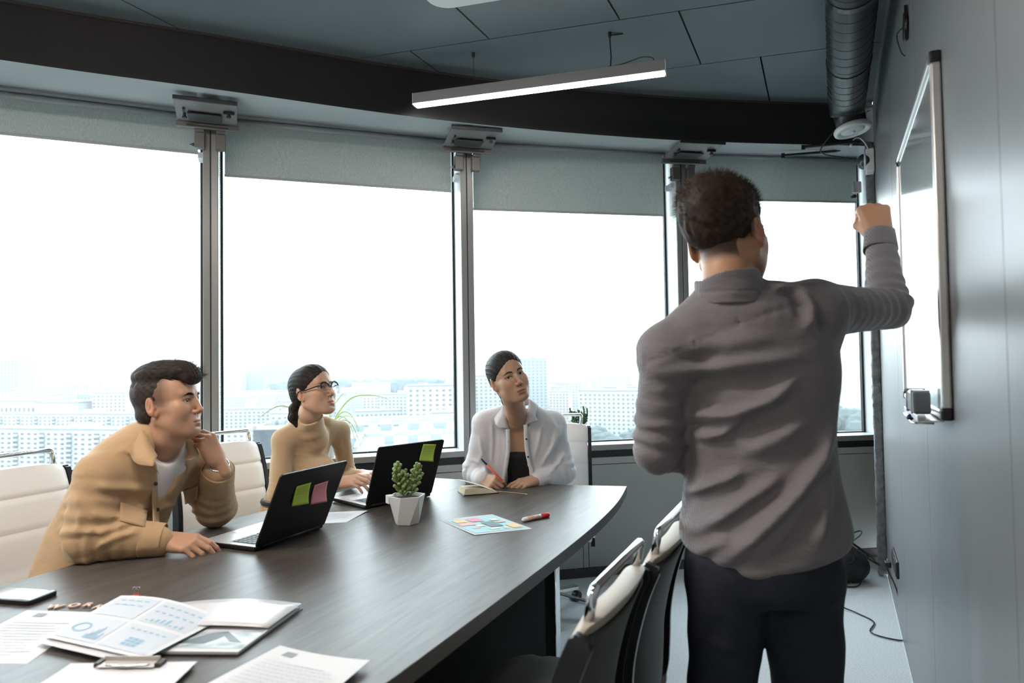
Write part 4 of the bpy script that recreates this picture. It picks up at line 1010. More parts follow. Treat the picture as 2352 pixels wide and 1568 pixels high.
leafy(T, (-.008, 0, .092), (-.010, -.012, .125), 12, .028, .0050, M_succ, 3); leafy(T, (-.008, .0, .12), (-.004, .010, .172), 9, .030, .0058, M_succ, 4)
# jade plant on the sill behind the chair
a_, c_, t_, n_, L__ = bay(4); ps = a_ + t_ * .72 + n_ * .095
T = thing('jade_plant', 'small dark green jade plant on the sill behind the white chair', 'plant', (ps.x, ps.y, .816))
b = MB(); b.lathe([(.035, 0), (.045, .07), (.048, .075), (.042, .075), (.040, .062), (.001, .06)], (0, 0, 0), 20); b.build('pot', M_pot, T, smooth=False)
b = MB(); b.lathe([(.001, .064), (.041, .062)], (0, 0, 0), 16, cap=False); b.build('soil', M_soil, T)
for k, (dx, dz) in enumerate(((-.055, .19), (-.025, .17), (.0, .185), (.03, .20), (.055, .185), (.04, .16), (-.04, .15))): leafy(T, (0, 0, .06), (dx, (k % 3 - 1) * .02, dz), 13, .040, .0060, M_succ2, 10 + k, 1.0, .004)
# spider plant on the sill behind the woman in glasses
M_spider = mat('spider_plant_leaf', (.22, .38, .08), .4, sss=.1); M_spider2 = mat('spider_plant_pale', (.55, .66, .45), .4)
a_, c_, t_, n_, L__ = bay(3); ps = a_ + t_ * .60 + n_ * .09
T = thing('spider_plant', 'spider plant with long arching striped leaves on the sill behind the woman in glasses', 'plant', (ps.x, ps.y, .816), math.atan2(t_.y, t_.x))
b = MB(); b.lathe([(.045, 0), (.060, .09), (.063, .095), (.055, .095), (.052, .08), (.001, .078)], (0, 0, 0), 20); b.build('pot', M_pot, T)
def blade(pts, w, m):
    pts = spline(pts, 7); b = MB(); g = []; N_ = len(pts)
    for i, p in enumerate(pts):
        tt = (pts[min(i + 1, N_ - 1)] - pts[max(i - 1, 0)]).normalized(); s_ = tt.cross(Vector((0, 1, 0)))
        s_ = (s_ * .5 + Vector((0, 1, 0)) * .6).normalized(); ww = w * math.sin(math.pi * (.12 + .88 * i / (N_ - 1))) ** .7 if i < N_ - 1 else .0003; g.append([p - s_ * ww, p + Vector((0, 0, -.0015)), p + s_ * ww])
    b.sheet(g, .0006); b.build('leaf', m, T, smooth=True)
blade([(.0, 0, .08), (.05, 0, .22), (.14, 0, .33), (.26, 0, .345), (.36, 0, .315)], .0055, M_spider)
blade([(.0, 0, .08), (.02, 0, .24), (.07, 0, .33), (.11, 0, .37)], .004, M_spider)
blade([(-.02, 0, .08), (-.12, .0, .24), (-.25, .0, .30), (-.36, 0, .24)], .004, M_spider)
for k, (x1, x2, z1, z2) in enumerate(((.14, .20, .18, .02), (.16, .235, .20, .0), (.12, .17, .20, .06), (.10, .155, .16, .04), (.15, .21, .22, .03), (.08, .12, .17, .05))):
    blade([(.0, 0, .09), (x1 * .5, .01 * k - .03, z1 + .02), (x1, .01 * k - .03, z1), (x2, .01 * k - .03, z2)], .0042, M_spider2 if k % 2 else M_spider)
# plant hidden behind the standing man, two leaves showing
T = thing('trailing_plant', 'trailing plant with pale green leaves behind the standing man\'s waist', 'plant', (1.62, 4.20, 0))
b = MB(); b.lathe([(.10, 0), (.13, .22), (.125, .23), (.11, .20), (.001, .19)], (0, 0, 0), 24); b.build('pot', M_blackp, T)
M_lf = mat('lime_leaf', (.33, .50, .10), .4, sss=.1)
b = MB(); b.tube(spline([(0, 0, .19), (.05, -.02, .45), (.14, -.02, .62), (.20, -.03, .64)], 6), .004, 6); st_ = b.build('stem', M_lf, T, smooth=True)
for cx, cz, ax_, az in ((.19, .655, .06, .01), (.235, .60, .02, -.05), (.215, .54, .03, -.07), (.12, .60, -.04, -.03), (.05, .45, .05, .03)):
    g = []
    for i in range(7):
        q = i / 6; w_ = .016 * math.sin(math.pi * min(1, .08 + q)) ** .8; p = Vector((cx + ax_ * q, -.03, cz + az * q)); g.append([p + Vector((az, 0, -ax_)).normalized() * -w_, p + Vector((0, -.004, 0)), p + Vector((az, 0, -ax_)).normalized() * w_])
    b = MB(); b.sheet(g, .0006); b.build('leaf', M_lf, st_, smooth=True)

# ------------------------------------------------------------------ things lying on the table
M_paper = mat('white_paper', (.60, .60, .615), .75); M_ink = mat('grey_print', (.25, .27, .30), .8); M_bluei = mat('blue_print', (.25, .40, .52), .8); M_bluel = mat('pale_print', (.49, .52, .56), .8)
TZ = .7502
def paper(lab, corners, name='paper_sheet', cat='paper', grp=None, bend=None, prints=(), z=TZ, th=.0004, m=None, nu=12, nv=9):
    """corners: far-left, far-right, near-right, near-left on the table; prints: (u0, v0, u1, v1, material)"""
    c = [Vector((x, y, 0)) for x, y in corners]; o = sum(c, Vector()) / 4; T = thing(name, lab, cat, (o.x, o.y, z), 0, grp)
    def S(u, v, dz=0):
        p = c[0].lerp(c[1], u).lerp(c[3].lerp(c[2], u), v) - o; zz = (bend(u, v) if bend else 0) + dz
        return Vector((p.x, p.y, zz))
    b = MB(); b.sheet([[S(i / nu, j / nv) for j in range(nv + 1)] for i in range(nu + 1)], -th if False else th); sh = b.build('sheet', m or M_paper, T, smooth=False)
    sh.data.shade_smooth(); sh.data.set_sharp_from_angle(angle=R(40))
    bym = {}
    for (u0, v0, u1, v1, mm) in prints:
        b = bym.setdefault(mm, MB()); n1 = max(1, int(abs(u1 - u0) * nu)); n2 = max(1, int(abs(v1 - v0) * nv))
        lift = th + .00045
        g = [[S(u0 + (u1 - u0) * i / n1, v0 + (v1 - v0) * j / n2, lift) for j in range(n2 + 1)] for i in range(n1 + 1)]
        k = len(b.v); vs = [p for r in g for p in r]; b._add(vs, [(i * (n2 + 1) + j, i * (n2 + 1) + j + 1, (i + 1) * (n2 + 1) + j + 1, (i + 1) * (n2 + 1) + j) for i in range(n1) for j in range(n2)])
    for k, (mm, b) in enumerate(bym.items()): b.build('printing', mm, sh)['kind'] = 'stuff'
    return T, S, sh
def text_lines(u0, v0, u1, v1, n, m, r=random.Random(5)):
    out = []; h = (v1 - v0) / n
    for k in range(n):
        u = u0; e = u1 - r.uniform(0, .25) * (u1 - u0)
        while u < e: w = r.uniform(.02, .07); out.append((u, v0 + k * h, min(u + w, e), v0 + k * h + h * .35, m)); u += w + .012
    return out
# colourful chart near the marker
def C(*a): return a
M_tq = mat('print_turquoise', (.36, .62, .68), .6); M_pk = mat('print_salmon', (.80, .45, .42), .6); M_dg = mat('print_slate', (.16, .22, .26), .6); M_or = mat('print_orange', (.80, .56, .24), .6); M_pl = mat('print_cream', (.78, .72, .60), .6); M_rd = mat('print_rose', (.72, .30, .36), .6)
paper('glossy sheet with a turquoise diagram in the middle of the table', [(-.288, 2.598), (-.088, 2.680), (.061, 2.440), (-.138, 2.355)], 'diagram_sheet', 'paper', None, lambda u, v: .002 * (1 - u) * v,
      [(.06, .10, .96, .93, M_tq)])
pts_ = [(.12, .18, .34, .34, M_or), (.10, .36, .36, .52, M_pk), (.38, .16, .60, .36, M_rd), (.48, .42, .70, .72, M_dg), (.30, .56, .44, .64, M_pl), (.72, .30, .86, .40, M_pl), (.74, .46, .88, .54, M_pk), (.76, .66, .93, .88, M_or), (.62, .80, .72, .86, M_pl), (.18, .66, .30, .72, M_pk), (.40, .76, .56, .84, M_pl)]
ob_ = [o for o in COL.objects if o.name.startswith('diagram_sheet')][0]
cc = [Vector((x, y, 0)) for x, y in [(-.288, 2.598), (-.088, 2.680), (.061, 2.440), (-.138, 2.355)]]; oo_ = sum(cc, Vector()) / 4
for m_ in (M_or, M_pk, M_rd, M_dg, M_pl):
    b = MB()
    for u0, v0, u1, v1, mm in pts_:
        if mm is m_:
            q = [cc[0].lerp(cc[1], u).lerp(cc[3].lerp(cc[2], u), v) - oo_ + Vector((0, 0, .0030)) for u, v in ((u0, v0), (u1, v0), (u1, v1), (u0, v1))]; b._add(q, [(0, 1, 2, 3)])
    b.build('printing', m_, ob_)['kind'] = 'stuff'
T = thing('whiteboard_marker', 'white marker with a red cap on the table near the turquoise diagram', 'marker', (.080, 2.580, TZ + .0085), math.atan2(.08, .10))
b = MB(); b.tube([(-.066, 0, 0), (-.060, 0, 0), (.024, 0, 0)], [.0055, .0085, .0085], 14); b.build('barrel', M_white, T, smooth=True)
b = MB(); b.tube([(.024, 0, 0), (.060, 0, 0), (.066, 0, 0)], [.0092, .0088, .006], 14); b.build('pen_cap', mat('red_plastic', (.62, .02, .03), .35), T, smooth=True)
b = MB(); b.tube([(-.045, 0, 0), (.012, 0, 0)], .0087, 14); b.build('marker_label', mat('marker_label_print', (.55, .50, .45), .5, var=(90, (.75, .15, .12), .8)), T, smooth=True)
paper('lined paper with a pen sketch lying beside the dark laptop', [(-.860, 2.745), (-.590, 2.765), (-.632, 2.580), (-.835, 2.560)], 'note_paper', 'paper', None, lambda u, v: .004 * u * (1 - v),
      text_lines(.1, .15, .9, .8, 6, M_bluel))
paper('printed white sheet at the lower left edge of the table, topmost one there', [(-1.196, 1.688), (-1.002, 1.665), (-.985, 1.391), (-1.20, 1.40)], 'printed_sheet', 'paper', 'printed sheets', lambda u, v: .003 * (1 - v),
      [(.22, .06, .36, .14, M_ink)] + text_lines(.1, .25, .9, .9, 12, M_bluel))
paper('printed white sheet at the bottom of the picture beside the table edge', [(-.490, 1.432), (-.287, 1.350), (-.365, 1.130), (-.600, 1.230)], 'printed_sheet', 'paper', 'printed sheets', lambda u, v: .004 + .010 * u ** 2 * (1 - v) + .008 * (1 - u) ** 2 * (1 - v),
      [(.16, .07, .28, .15, M_ink)] + text_lines(.1, .25, .9, .9, 12, M_bluel))
# infographic sheets lying over a magazine
inf = [(-.996, 1.740), (-.674, 1.588), (-.735, 1.362), (-1.010, 1.481)]
def ib(u, v): return .012 + .016 * math.sin(math.pi * u) * (1 - v) + .006 * v + .02 * (1 - u) * (1 - v) * .3
pr = [(.05, .05, .46, .47, M_bluel), (.50, .05, .96, .47, M_bluel), (.05, .52, .46, .95, M_bluel), (.50, .52, .96, .95, M_bluel)]
T, S, sh = paper('infographic sheet with pale blue charts lying over the other papers', inf, 'infographic_sheet', 'paper', None, ib, pr)
b = MB()
def flat(u0, v0, u1, v1): b._add([S(u0, v0, .0016), S(u1, v0, .0016), S(u1, v1, .0016), S(u0, v1, .0016)], [(0, 1, 2, 3)])
def ring(cu, cv, r0, r1, a0, a1, n=20):
    for k in range(n):
        t0, t1 = a0 + (a1 - a0) * k / n, a0 + (a1 - a0) * (k + 1) / n
        b._add([S(cu + r * math.cos(t) , cv + r * math.sin(t), .0016) for r, t in ((r0, t0), (r1, t0), (r1, t1), (r0, t1))], [(0, 1, 2, 3)])
ring(.16, .74, .065, .085, 0, 2 * math.pi)
for k in range(6): flat(.29 + k * .025, .88 - .05 * (k % 4 + 1), .305 + k * .025, .90)
for k in range(8): flat(.10 + (k % 4) * .08, .12 + (k // 4) * .10, .15 + (k % 4) * .08, .14 + (k // 4) * .10)
for k in range(12): flat(.54 + (k % 6) * .065, .13 + (k // 6) * .12, .575 + (k % 6) * .065, .155 + (k // 6) * .12)
for k in range(8): flat(.56 + k * .045, .42 - .02 * (k % 5), .585 + k * .045, .44)
for k in range(6): flat(.56 + k * .06, .60, .595 + k * .06, .625)
for k in range(9): flat(.66 + (k % 3) * .05, .74 + (k // 3) * .05, .70 + (k % 3) * .05, .775 + (k // 3) * .05)
b.build('charts', M_bluei, sh)['kind'] = 'stuff'
inf2 = [(x - .012, y - .012) for x, y in inf]
paper('second infographic sheet directly under the top one, only its edge showing', inf2, 'infographic_sheet', 'paper', None, lambda u, v: ib(u, v) - .006, [])
T = thing('magazine', 'open picture magazine with a black and white mountain photo under the infographic', 'magazine', (-.60, 1.56, TZ), 0)
cm = [Vector((x, y, 0)) for x, y in [(-.842, 1.701), (-.516, 1.671), (-.567, 1.407), (-.80, 1.42)]]; om = Vector((-.60, 1.56, 0))
def SM(u, v, z): p = cm[0].lerp(cm[1], u).lerp(cm[3].lerp(cm[2], u), v) - om; return Vector((p.x, p.y, z))
b = MB(); b.hexa([SM(0, 1, 0), SM(1, 1, 0), SM(1, 0, 0), SM(0, 0, 0), SM(0, 1, .003), SM(1, 1, .003), SM(1, 0, .003), SM(0, 0, .003)]); b.build('cover', M_blackp, T)
b = MB(); b.hexa([SM(.01, .98, .003), SM(.985, .98, .003), SM(.985, .02, .003), SM(.01, .02, .003), SM(.01, .98, .008), SM(.985, .98, .008), SM(.985, .02, .008), SM(.01, .02, .008)]); b.build('pages', M_paper, T)
M_photo = mat('mountain_photo', (.62, .67, .70), .35, var=(14, (.08, .10, .12), .9, (1, 2.2, 1)))
b = MB(); b._add([SM(.30, .62, .0086), SM(.97, .56, .0086), SM(.97, .92, .0086), SM(.30, .92, .0086)], [(0, 1, 2, 3)]); b.build('photo', M_photo, T)
b = MB(); b._add([SM(.55, .64, .0090), SM(.68, .60, .0090), SM(.92, .82, .0090), SM(.80, .80, .0090), SM(.70, .70, .0090), SM(.60, .84, .0090), SM(.36, .84, .0090)], [tuple(range(7))]); b.build('mountain', mat('photo_dark', (.12, .15, .17), .4), T)
b = MB(); g = [[SM(u, v, .010 + .014 * math.sin(math.pi * u * .9) * (1 - v) + .003 * v) for v in np.linspace(0, .56, 7)] for u in np.linspace(.0, .99, 10)]; b.sheet(g, .0004); b.build('curled_page', mat('glossy_page', (.58, .58, .59), .25), T, smooth=True)
# clipboard
T = thing('clipboard', 'clipboard of white papers with a metal clip at the bottom edge', 'clipboard', (-.762, 1.215, TZ), R(-2))
b = MB(); b.box((0, 0, .0015), (.235, .32, .003)); b.build('board', mat('dark_board', (.10, .09, .085), .6), T, bevel=.001)
for k in range(4):
    b = MB(); b.box((.004 * k - .006, .002 * k - .004, .0042 + k * .0016), (.250, .30, .0010), .012 * k); b.build('clipped_sheet', M_paper, T)
b = MB(); b.box((0, .135, .0135), (.112, .030, .0025)); b.box((0, .148, .018), (.112, .0025, .012)); b.build('clip_plate', mat('beige_clip', (.62, .58, .54), .35, metal=.3), T, bevel=.001)
for x in (-.060, .060): b = MB(); b.box((x, .140, .0130), (.012, .026, .010)); b.build('clip_end', mat('bronze_clip', (.06, .05, .04), .4, metal=.5), T, bevel=.002)
b = MB(); b.tube(spline([(-.045, .128, .016), (0, .118, .017), (.045, .128, .016)], 6), .0015, 6); b.build('clip_lever', M_chrome, T, smooth=True)
# phone
T = thing('smartphone', 'black smartphone with a shiny screen at the left edge of the table', 'phone', (-1.285, 1.782, TZ), R(-12))
pts = []
for cx, cy, a0 in ((.071, .033, 0), (-.071, .033, 90), (-.071, -.033, 180), (.071, -.033, 270)): pts += [(cx + .009 * math.cos(R(a0 + k * 22.5)), cy + .009 * math.sin(R(a0 + k * 22.5))) for k in range(5)]
b = MB(); b.prism(pts, 0, .0125); b.build('phone_case', M_blackp, T, bevel=.002, seg=3)
b = MB(); b.box((0, 0, .0128), (.148, .072, .0008)); b.build('screen', mat('phone_glass', (.03, .035, .04), .03, spec=.9, coat=1), T)
b = MB(); b.box((.066, -.02, .0134), (.003, .008, .0004)); b.build('speaker_slot', M_gask, T)
# letters W O R K in pale wood
M_let = mat('pale_wood_letter', (.62, .46, .36), .6)
def letter(ch, x, y, rz, lab):
    cu = bpy.data.curves.new('l', 'FONT'); cu.body = ch; cu.size = .034; cu.extrude = .0018; cu.offset = .0012; cu.resolution_u = 3
    t_ = bpy.data.objects.new('tmp', cu); COL.objects.link(t_); dg = bpy.context.evaluated_depsgraph_get(); me = bpy.data.meshes.new_from_object(t_.evaluated_get(dg)); bpy.data.objects.remove(t_)
    me.materials.clear(); o = link('wooden_letter', me, M_let, None, (x, y, TZ + .0028), rz); tag(o, lab, 'letter', 'wooden letters spelling WORK')
letter('W', -1.160, 1.698, R(-2), 'pale wooden letter W beside the smartphone'); letter('O', -1.113, 1.706, R(-4), 'pale wooden letter O lying on the table'); letter('R', -1.075, 1.708, R(2), 'pale wooden letter R lying on the table'); letter('K', -1.042, 1.694, R(-12), 'pale wooden letter K half under the infographic sheet')
T = thing('binder_clip', 'small red clip with wire handles just above the infographic sheet', 'clip', (-.965, 1.752, TZ))
b = MB(); b.box((0, 0, .008), (.02, .012, .014)); b.build('clip_body', mat('red_clip', (.45, .08, .06), .4), T, bevel=.002)
for x in (-.005, .005): b = MB(); b.tube(round_path([(x - .003, .002, .012), (x - .005, .004, .032), (x + .003, .004, .034), (x + .003, .002, .012)], .003), .0008, 6); b.build('clip_wire', M_chrome, T, smooth=True)
# notebook in front of the woman in white
T = thing('notebook', 'small open notebook with cream pages under the hand of the woman in white', 'notebook', (-.165, 3.13, TZ), R(19))
b = MB(); b.box((0, 0, .0015), (.165, .112, .003)); b.build('cover', M_blackp, T, bevel=.002)
M_page = mat('cream_pages', (.70, .62, .47), .8)
for k in range(4):
    g = [[Vector((-.080 + .155 * i / 10 + .002 * k * (i < 9), -.052 + .104 * j / 4, .003 + (k + 1) * .0068 * (1 - (i / 10) ** 3 * .85) * (1 - .03 * j))) for j in range(5)] for i in range(11)]
    b = MB(); b.sheet(g, -.0060); b.build('page_block', M_page, T, smooth=False)
g = [[Vector((-.085 + .155 * i / 10 + .0, -.050 + .10 * j / 4, .032 + .035 * (1 - i / 10) ** 1.4 * (1 - .25 * j / 4) - .024 * (i / 10) ** 2)) for j in range(5)] for i in range(11)]
b = MB(); b.sheet(g, .0006); b.build('lifted_page', mat('page_white', (.72, .72, .66), .8), T, smooth=True)
b = MB(); b.tube(spline([(.07, -.03, .004), (.12, -.06, .003), (.17, -.115, .003), (.185, -.14, .003), (.18, -.15, .003)], 6), .0014, 5); b.build('ribbon', mat('gold_ribbon', (.62, .50, .28), .4), T, smooth=True)

# ------------------------------------------------------------------ people: head and hand builders
def frame(fwd, up):
    """columns: x = person's right, y = forward, z = up"""
    y = Vector(fwd).normalized(); z = Vector(up); x = y.cross(z).normalized(); z = x.cross(y)
    return np.array([[x[i], y[i], z[i]] for i in range(3)])
def head_sdf(female=False, neck=None, h=.002, age=0, ear=1):
    """head in its own frame: +y face, +z crown, origin between the ears; neck=[points, radii] in that frame"""
    s = Sdf((-.105, -.125, -.30), (.105, .135, .145), h)
    w = .93 if female else 1.0
    s.ell((0, -.014, .042), (.0745 * w, .094, .078), k=0)
    s.ell((0, .024, .045), (.065 * w, .068, .070), k=.03)
    for q in (-1, 1): s.ell((q * .036 * w, .044, -.045), (.028, .032, .034), k=.03)
    s.ell((0, .030, -.015), (.060 * w, .058, .088), k=.03)
    for q in (-1, 1):
        s.cap((q * .053 * w, -.006, -.048), (q * .024, .062, -.092), .017, .015, k=.03)
        s.ell((q * .041 * w, .060, -.022), (.023, .022, .022), k=.022)
        s.cap((q * .062 * w, .0, -.01), (q * .050 * w, .055, -.008), .012, .010, k=.02)
        s.cap((q * .044 * w, .074, .030), (q * .014, .086, .026), .0055, .0055, k=.016)
    s.ell((0, .070, -.094), (.020 if female else .024, .018, .016), k=.022)
    s.ell((0, .077, -.063), (.030, .016, .024), k=.018)
    for q in (-1, 1): s.ell((q * .031, .101, .006), (.021, .018, .013), k=.014, sub=True)
    # nose
    nl = .9 if female else 1
    s.chain([(0, .083, .020), (0, .093, .000), (0, .1045 * 1, -.024)], [.0065, .0072, .0088 * nl], k=.011)
    s.ell((0, .1065, -.0285), (.0100 * nl, .0090, .0082), k=.006)
    for q in (-1, 1):
        s.ell((q * .0125 * nl, .0955, -.0325), (.0070, .0090, .0068), k=.005)
        s.ell((q * .0066, .1015, -.0410), (.0034, .0046, .0030), k=.002, sub=True)
    # lips
    for q in (-1, 1):
        s.chain([(q * .0225, .0855, -.0640), (q * .010, .0920, -.0600), (q * .003, .0935, -.0592)], [.0022, .0040, .0042], k=.004)
        s.chain([(q * .0205, .0850, -.0660), (q * .009, .0908, -.0700), (0, .0920, -.0708)], [.0022, .0048, .0056], k=.004)
        s.chain([(q * .0245, .0890, -.0648), (q * .012, .0968, -.0650), (0, .0990, -.0648)], [.0012, .0015, .0015], k=.0022, sub=True)
    s.cap((0, .094, -.046), (0, .097, -.054), .0025, .002, k=.004, sub=True)
    s.cap((-.010, .0915, -.082), (.010, .0915, -.082), .003, k=.008, sub=True)
    # eyes
    for q in (-1, 1):
        s.ell((q * .0310, .0725, .0080), (.0150, .0135, .0128), k=.006)
        # almond opening, outer corner a little higher
        M = Euler((R(0), R(-6 * q * -1), R(0)))
        s.ell((q * .0312, .0890, .0068), (.0148, .0135, .0052 if not female else .0061), k=.0014, sub=True, rot=M)
        s.chain([(q * .017, .0850, .0142), (q * .031, .0862, .0178), (q * .046, .0785, .0135)], [.0016, .0019, .0014], k=.003)
    # ears
    for q in (-1, 1):
        x = q * .0735 * w
        E1 = Euler((R(8), 0, R(-q * 22)))
        s.ell((x + q * .006, -.014, .000), (.0085, .0175, .0300), k=.006, rot=E1)
        s.ell((x + q * .004, .000, -.026), (.0060, .0080, .0110), k=.008)
        s.ell((x + q * .0135, -.0125, .004), (.0060, .0115, .0205), k=.003, sub=True, rot=E1)
        s.cap((x + q * .009, -.010, .018), (x + q * .008, -.018, -.010), .0026, .0026, k=.003)
        s.ell((x + q * .006, .0010, -.006), (.0045, .0040, .0060), k=.004)
    if neck: s.chain(neck[0], neck[1], k=.022)
    return s
def head_colors(V, skin, lip, female=False, brow=None, hairline=None):
    c = np.tile(np.array(skin, float), (len(V), 1)); x, y, z = V.T
    cheek = np.exp(-(((np.abs(x) - .04) / .02) ** 2 + ((z + .025) / .02) ** 2)) * (y > .03)
    c = c * (1 - .25 * cheek[:, None]) + .25 * cheek[:, None] * np.array(skin) * np.array([1.12, .86, .82])
    ears = (np.abs(x) > .076) & (np.abs(y) < .04) & (np.abs(z) < .036); c[ears] = c[ears] * np.array([1.03, .90, .87])
    nose = np.exp(-((x / .014) ** 2 + ((z + .03) / .014) ** 2)) * (y > .085); c *= 1 - nose[:, None] * np.array([0, .1, .12])
    # lips: between an upper and a lower curve
    ax = np.clip(np.abs(x) / .0235, 0, 1)
    up = -.0548 - .0085 * ax ** 2 + .0012 * np.exp(-(x / .003) ** 2) * -1; lo = -.0762 + .0108 * ax ** 2
    m = np.clip((up - z) / .0012, 0, 1) * np.clip((z - lo) / .0014, 0, 1) * (np.abs(x) < .0238) * (y > .078)
    c = c * (1 - m[:, None]) + m[:, None] * np.array(lip)
    sl = np.exp(-((z + .0648) / .0011) ** 2) * (np.abs(x) < .0225) * (y > .08); c *= 1 - .65 * sl[:, None]
    no = (((np.abs(x) - .0066) / .0036) ** 2 + ((z + .0412) / .0024) ** 2 < 1.0) & (y > .088); c[no] *= .25
    for q in (-1, 1):   # lash line round the opening
        r = np.sqrt(((x - q * .0312) / .0160) ** 2 + ((z - .0070 - .0012 * (np.abs(x) - .031) / .014) / (.0070 if female else .0060)) ** 2)
        lash = np.exp(-((r - 1) / .16) ** 2) * (y > .065) * np.where(z > .0065, 1, .35)
        c *= 1 - (.85 if female else .6) * lash[:, None]
    return c
def eye_parts(parent, M, o, origin, gaze=(0, 1, 0), iris=(.02, .012, .008)):
    """two eyeballs; the iris looks along gaze (head frame)"""
    wm = mat('eye_white', (.62, .60, .57), .12); im = mat('iris_dark', iris, .08)
    g = Vector(gaze).normalized(); Mt = Matrix([list(r) for r in M]); oo = Vector(o)
    qz = Vector((0, 0, 1)).rotation_difference(g).to_matrix()
    for q in (-1, 1):
        c = Vector((q * .0310, .0712, .0075)); b = MB(); b.ball(c, .0128, 20, 14)
        b.lathe([(.0001, .01305), (.003, .01290), (.0058, .01165), (.0061, .0112)], c, 20, 1, qz)
        ob = MB(); ob.v = [tuple(Mt @ Vector(v) + oo - Vector(origin)) for v in b.v]; ob.f = b.f; ob.mi = b.mi
        ob.build('eye', [wm, im], parent, smooth=True)
def xform(V, M, o): return V @ np.array(M).T + np.array(o)
def ribbons(pts, dirs, nrm, length, width, bend=None, n=3, rs=nrg):
    """thin tapering hairs standing on a surface"""
    k = len(pts); V = []; side = np.cross(dirs, nrm); side /= np.maximum(np.linalg.norm(side, axis=1), 1e-9)[:, None]
    for i in range(n + 1):
        t = i / n; c = pts + dirs * (length * t)[:, None]
        if bend is not None: c = c + bend * (t * t * length)[:, None]
        w = (np.ones(k) * width * (1 - t) ** .7)[:, None] * .5 + 1e-5
        V += [c - side * w, c + side * w]
    V = np.stack(V, 1); F = []
    base = np.arange(k) * (2 * (n + 1))
    for i in range(n): F.append(np.stack([base + 2 * i, base + 2 * i + 1, base + 2 * i + 3, base + 2 * i + 2], 1))
    return V.reshape(-1, 3), np.concatenate(F)
FINGERS = {  # base x, base y, lengths, radius
    'index': (.030, .088, (.043, .026, .020), .0088), 'middle': (.009, .092, (.047, .030, .021), .0090),
    'ring': (-.012, .088, (.043, .028, .020), .0085), 'pinky': (-.031, .080, (.034, .021, .018), .0075)}
def hand_mesh(side, pose, wrist, fwd, dorsal, scale=1., h=.0018, thumb=None, forearm=None, palm_th=.0125):
    """side +1: thumb on +x when the fingers point along +y and the back of the hand is +z.
    pose: finger -> (curl1, curl2, curl3, splay); thumb -> list of points in the hand frame"""
    s = Sdf((-.095, -.085, -.125), (.095, .215, .06), h)
    def f(p): return (p[0] * side, p[1], p[2])
    s.cap(f((-.001, -.045, 0)), f((0, 0.005, 0)), .0245, .0235, k=.01)
    for n, (bx, by, ln, r) in FINGERS.items():
        s.cap(f((bx * .55, .010, -.002)), f((bx, by - .006, -.001)), .0165, palm_th + (.0005 if n in ('index', 'middle') else -.001), k=.016)
    s.ell(f((.022, .035, -.010)), (.017, .030, .014), k=.012)
    s.ell(f((-.022, .035, -.009)), (.014, .034, .012), k=.012)
    for n, (bx, by, ln, r) in FINGERS.items():
        c1, c2, c3, sp = pose[n]; p = Vector((bx, by, 0)); a = 0; pts = [p.copy()]; sp = R(sp)
        for L, c in zip(ln, (c1, c2, c3)):
            a += R(c); d = Vector((math.sin(sp) * math.cos(a), math.cos(sp) * math.cos(a), -math.sin(a))); p = p + d * L; pts.append(p.copy())
        rr = [r * 1.12, r * 1.04, r * .95, r * .80]
        s.cap(f(pts[0]), f(pts[1]), rr[0], rr[1] * .97, k=.007)
        s.cap(f(pts[1]), f(pts[2]), rr[1], rr[2] * .97, k=.0025); s.cap(f(pts[2]), f(pts[3]), rr[2], rr[3], k=.0025)
    tp = thumb or [(.018, .018, -.008), (.044, .050, -.018), (.056, .080, -.022), (.060, .106, -.024)]
    s.cap(f(tp[0]), f(tp[1]), .0165, .0125, k=.014); s.cap(f(tp[1]), f(tp[2]), .0118, .0102, k=.006); s.cap(f(tp[2]), f(tp[3]), .0104, .0080, k=.003)
    V, F = s.mesh(1)
    y = Vector(fwd).normalized(); z = Vector(dorsal); x = y.cross(z).normalized(); z = x.cross(y)
    M = np.array([[x[i], y[i], z[i]] for i in range(3)])
    return V * scale @ M.T + np.array(wrist), F

# ------------------------------------------------------------------ the four people
_cf = np.array(_f); _cr = np.array(_r); _cu = np.array(_u)
def at(u, v, Y):
    """image pixel cast through the camera to an estimated depth in the room"""
    d = _cf + (u - 1176) / 1568 * _cr - (v - 784) / 1568 * _cu; return np.array([0, 0, 1.34]) + d * (Y / d[1])
def surf(V, u, v, off=.002, rad=.012):
    """nearest point of a surface along the sight line through an image pixel"""
    d = _cf + (u - 1176) / 1568 * _cr - (v - 784) / 1568 * _cu; d = d / np.linalg.norm(d); q = np.asarray(V) - np.array([0, 0, 1.34]); t = q @ d
    dist = np.linalg.norm(q - t[:, None] * d, axis=1); ok = np.where(dist < rad)[0]
    if not len(ok): ok = [int(dist.argmin())]
    tt = np.percentile(t[ok], 12); return np.array([0, 0, 1.34]) + d * (tt - off)
def lerp(a, b, t): return np.array(a) * (1 - t) + np.array(b) * t
def put(o, origin): o.location = tuple(origin); return o
SKIN1 = (.47, .26, .165); SKIN2 = (.50, .30, .20); SKIN3 = (.46, .275, .18); SKIN4 = (.44, .235, .14)
M_skin = mat('skin', (.5, .3, .2), .42, attr='Col', sss=.12, spec=.4, bump=(400, .12, .0006))
M_hair = mat('black_hair', (.012, .010, .009), .55, spec=.22, attr='Col')
def hairmesh(parent, parts, org, name='hair', base=(.016, .012, .010), seed=1):
    V, F = join(*parts); c = np.array(base) * (1 + .5 * nz(V, 260, seed))[:, None]; c = np.clip(c, .002, 1)
    return npmesh(name, V, F, M_hair, parent, org, c)
def sleeve(s, a, e, w, ra, re, rw, k=.03):
    s.cap(a, e, ra, re, k=k); s.cap(e, w, re, rw, k=.02)
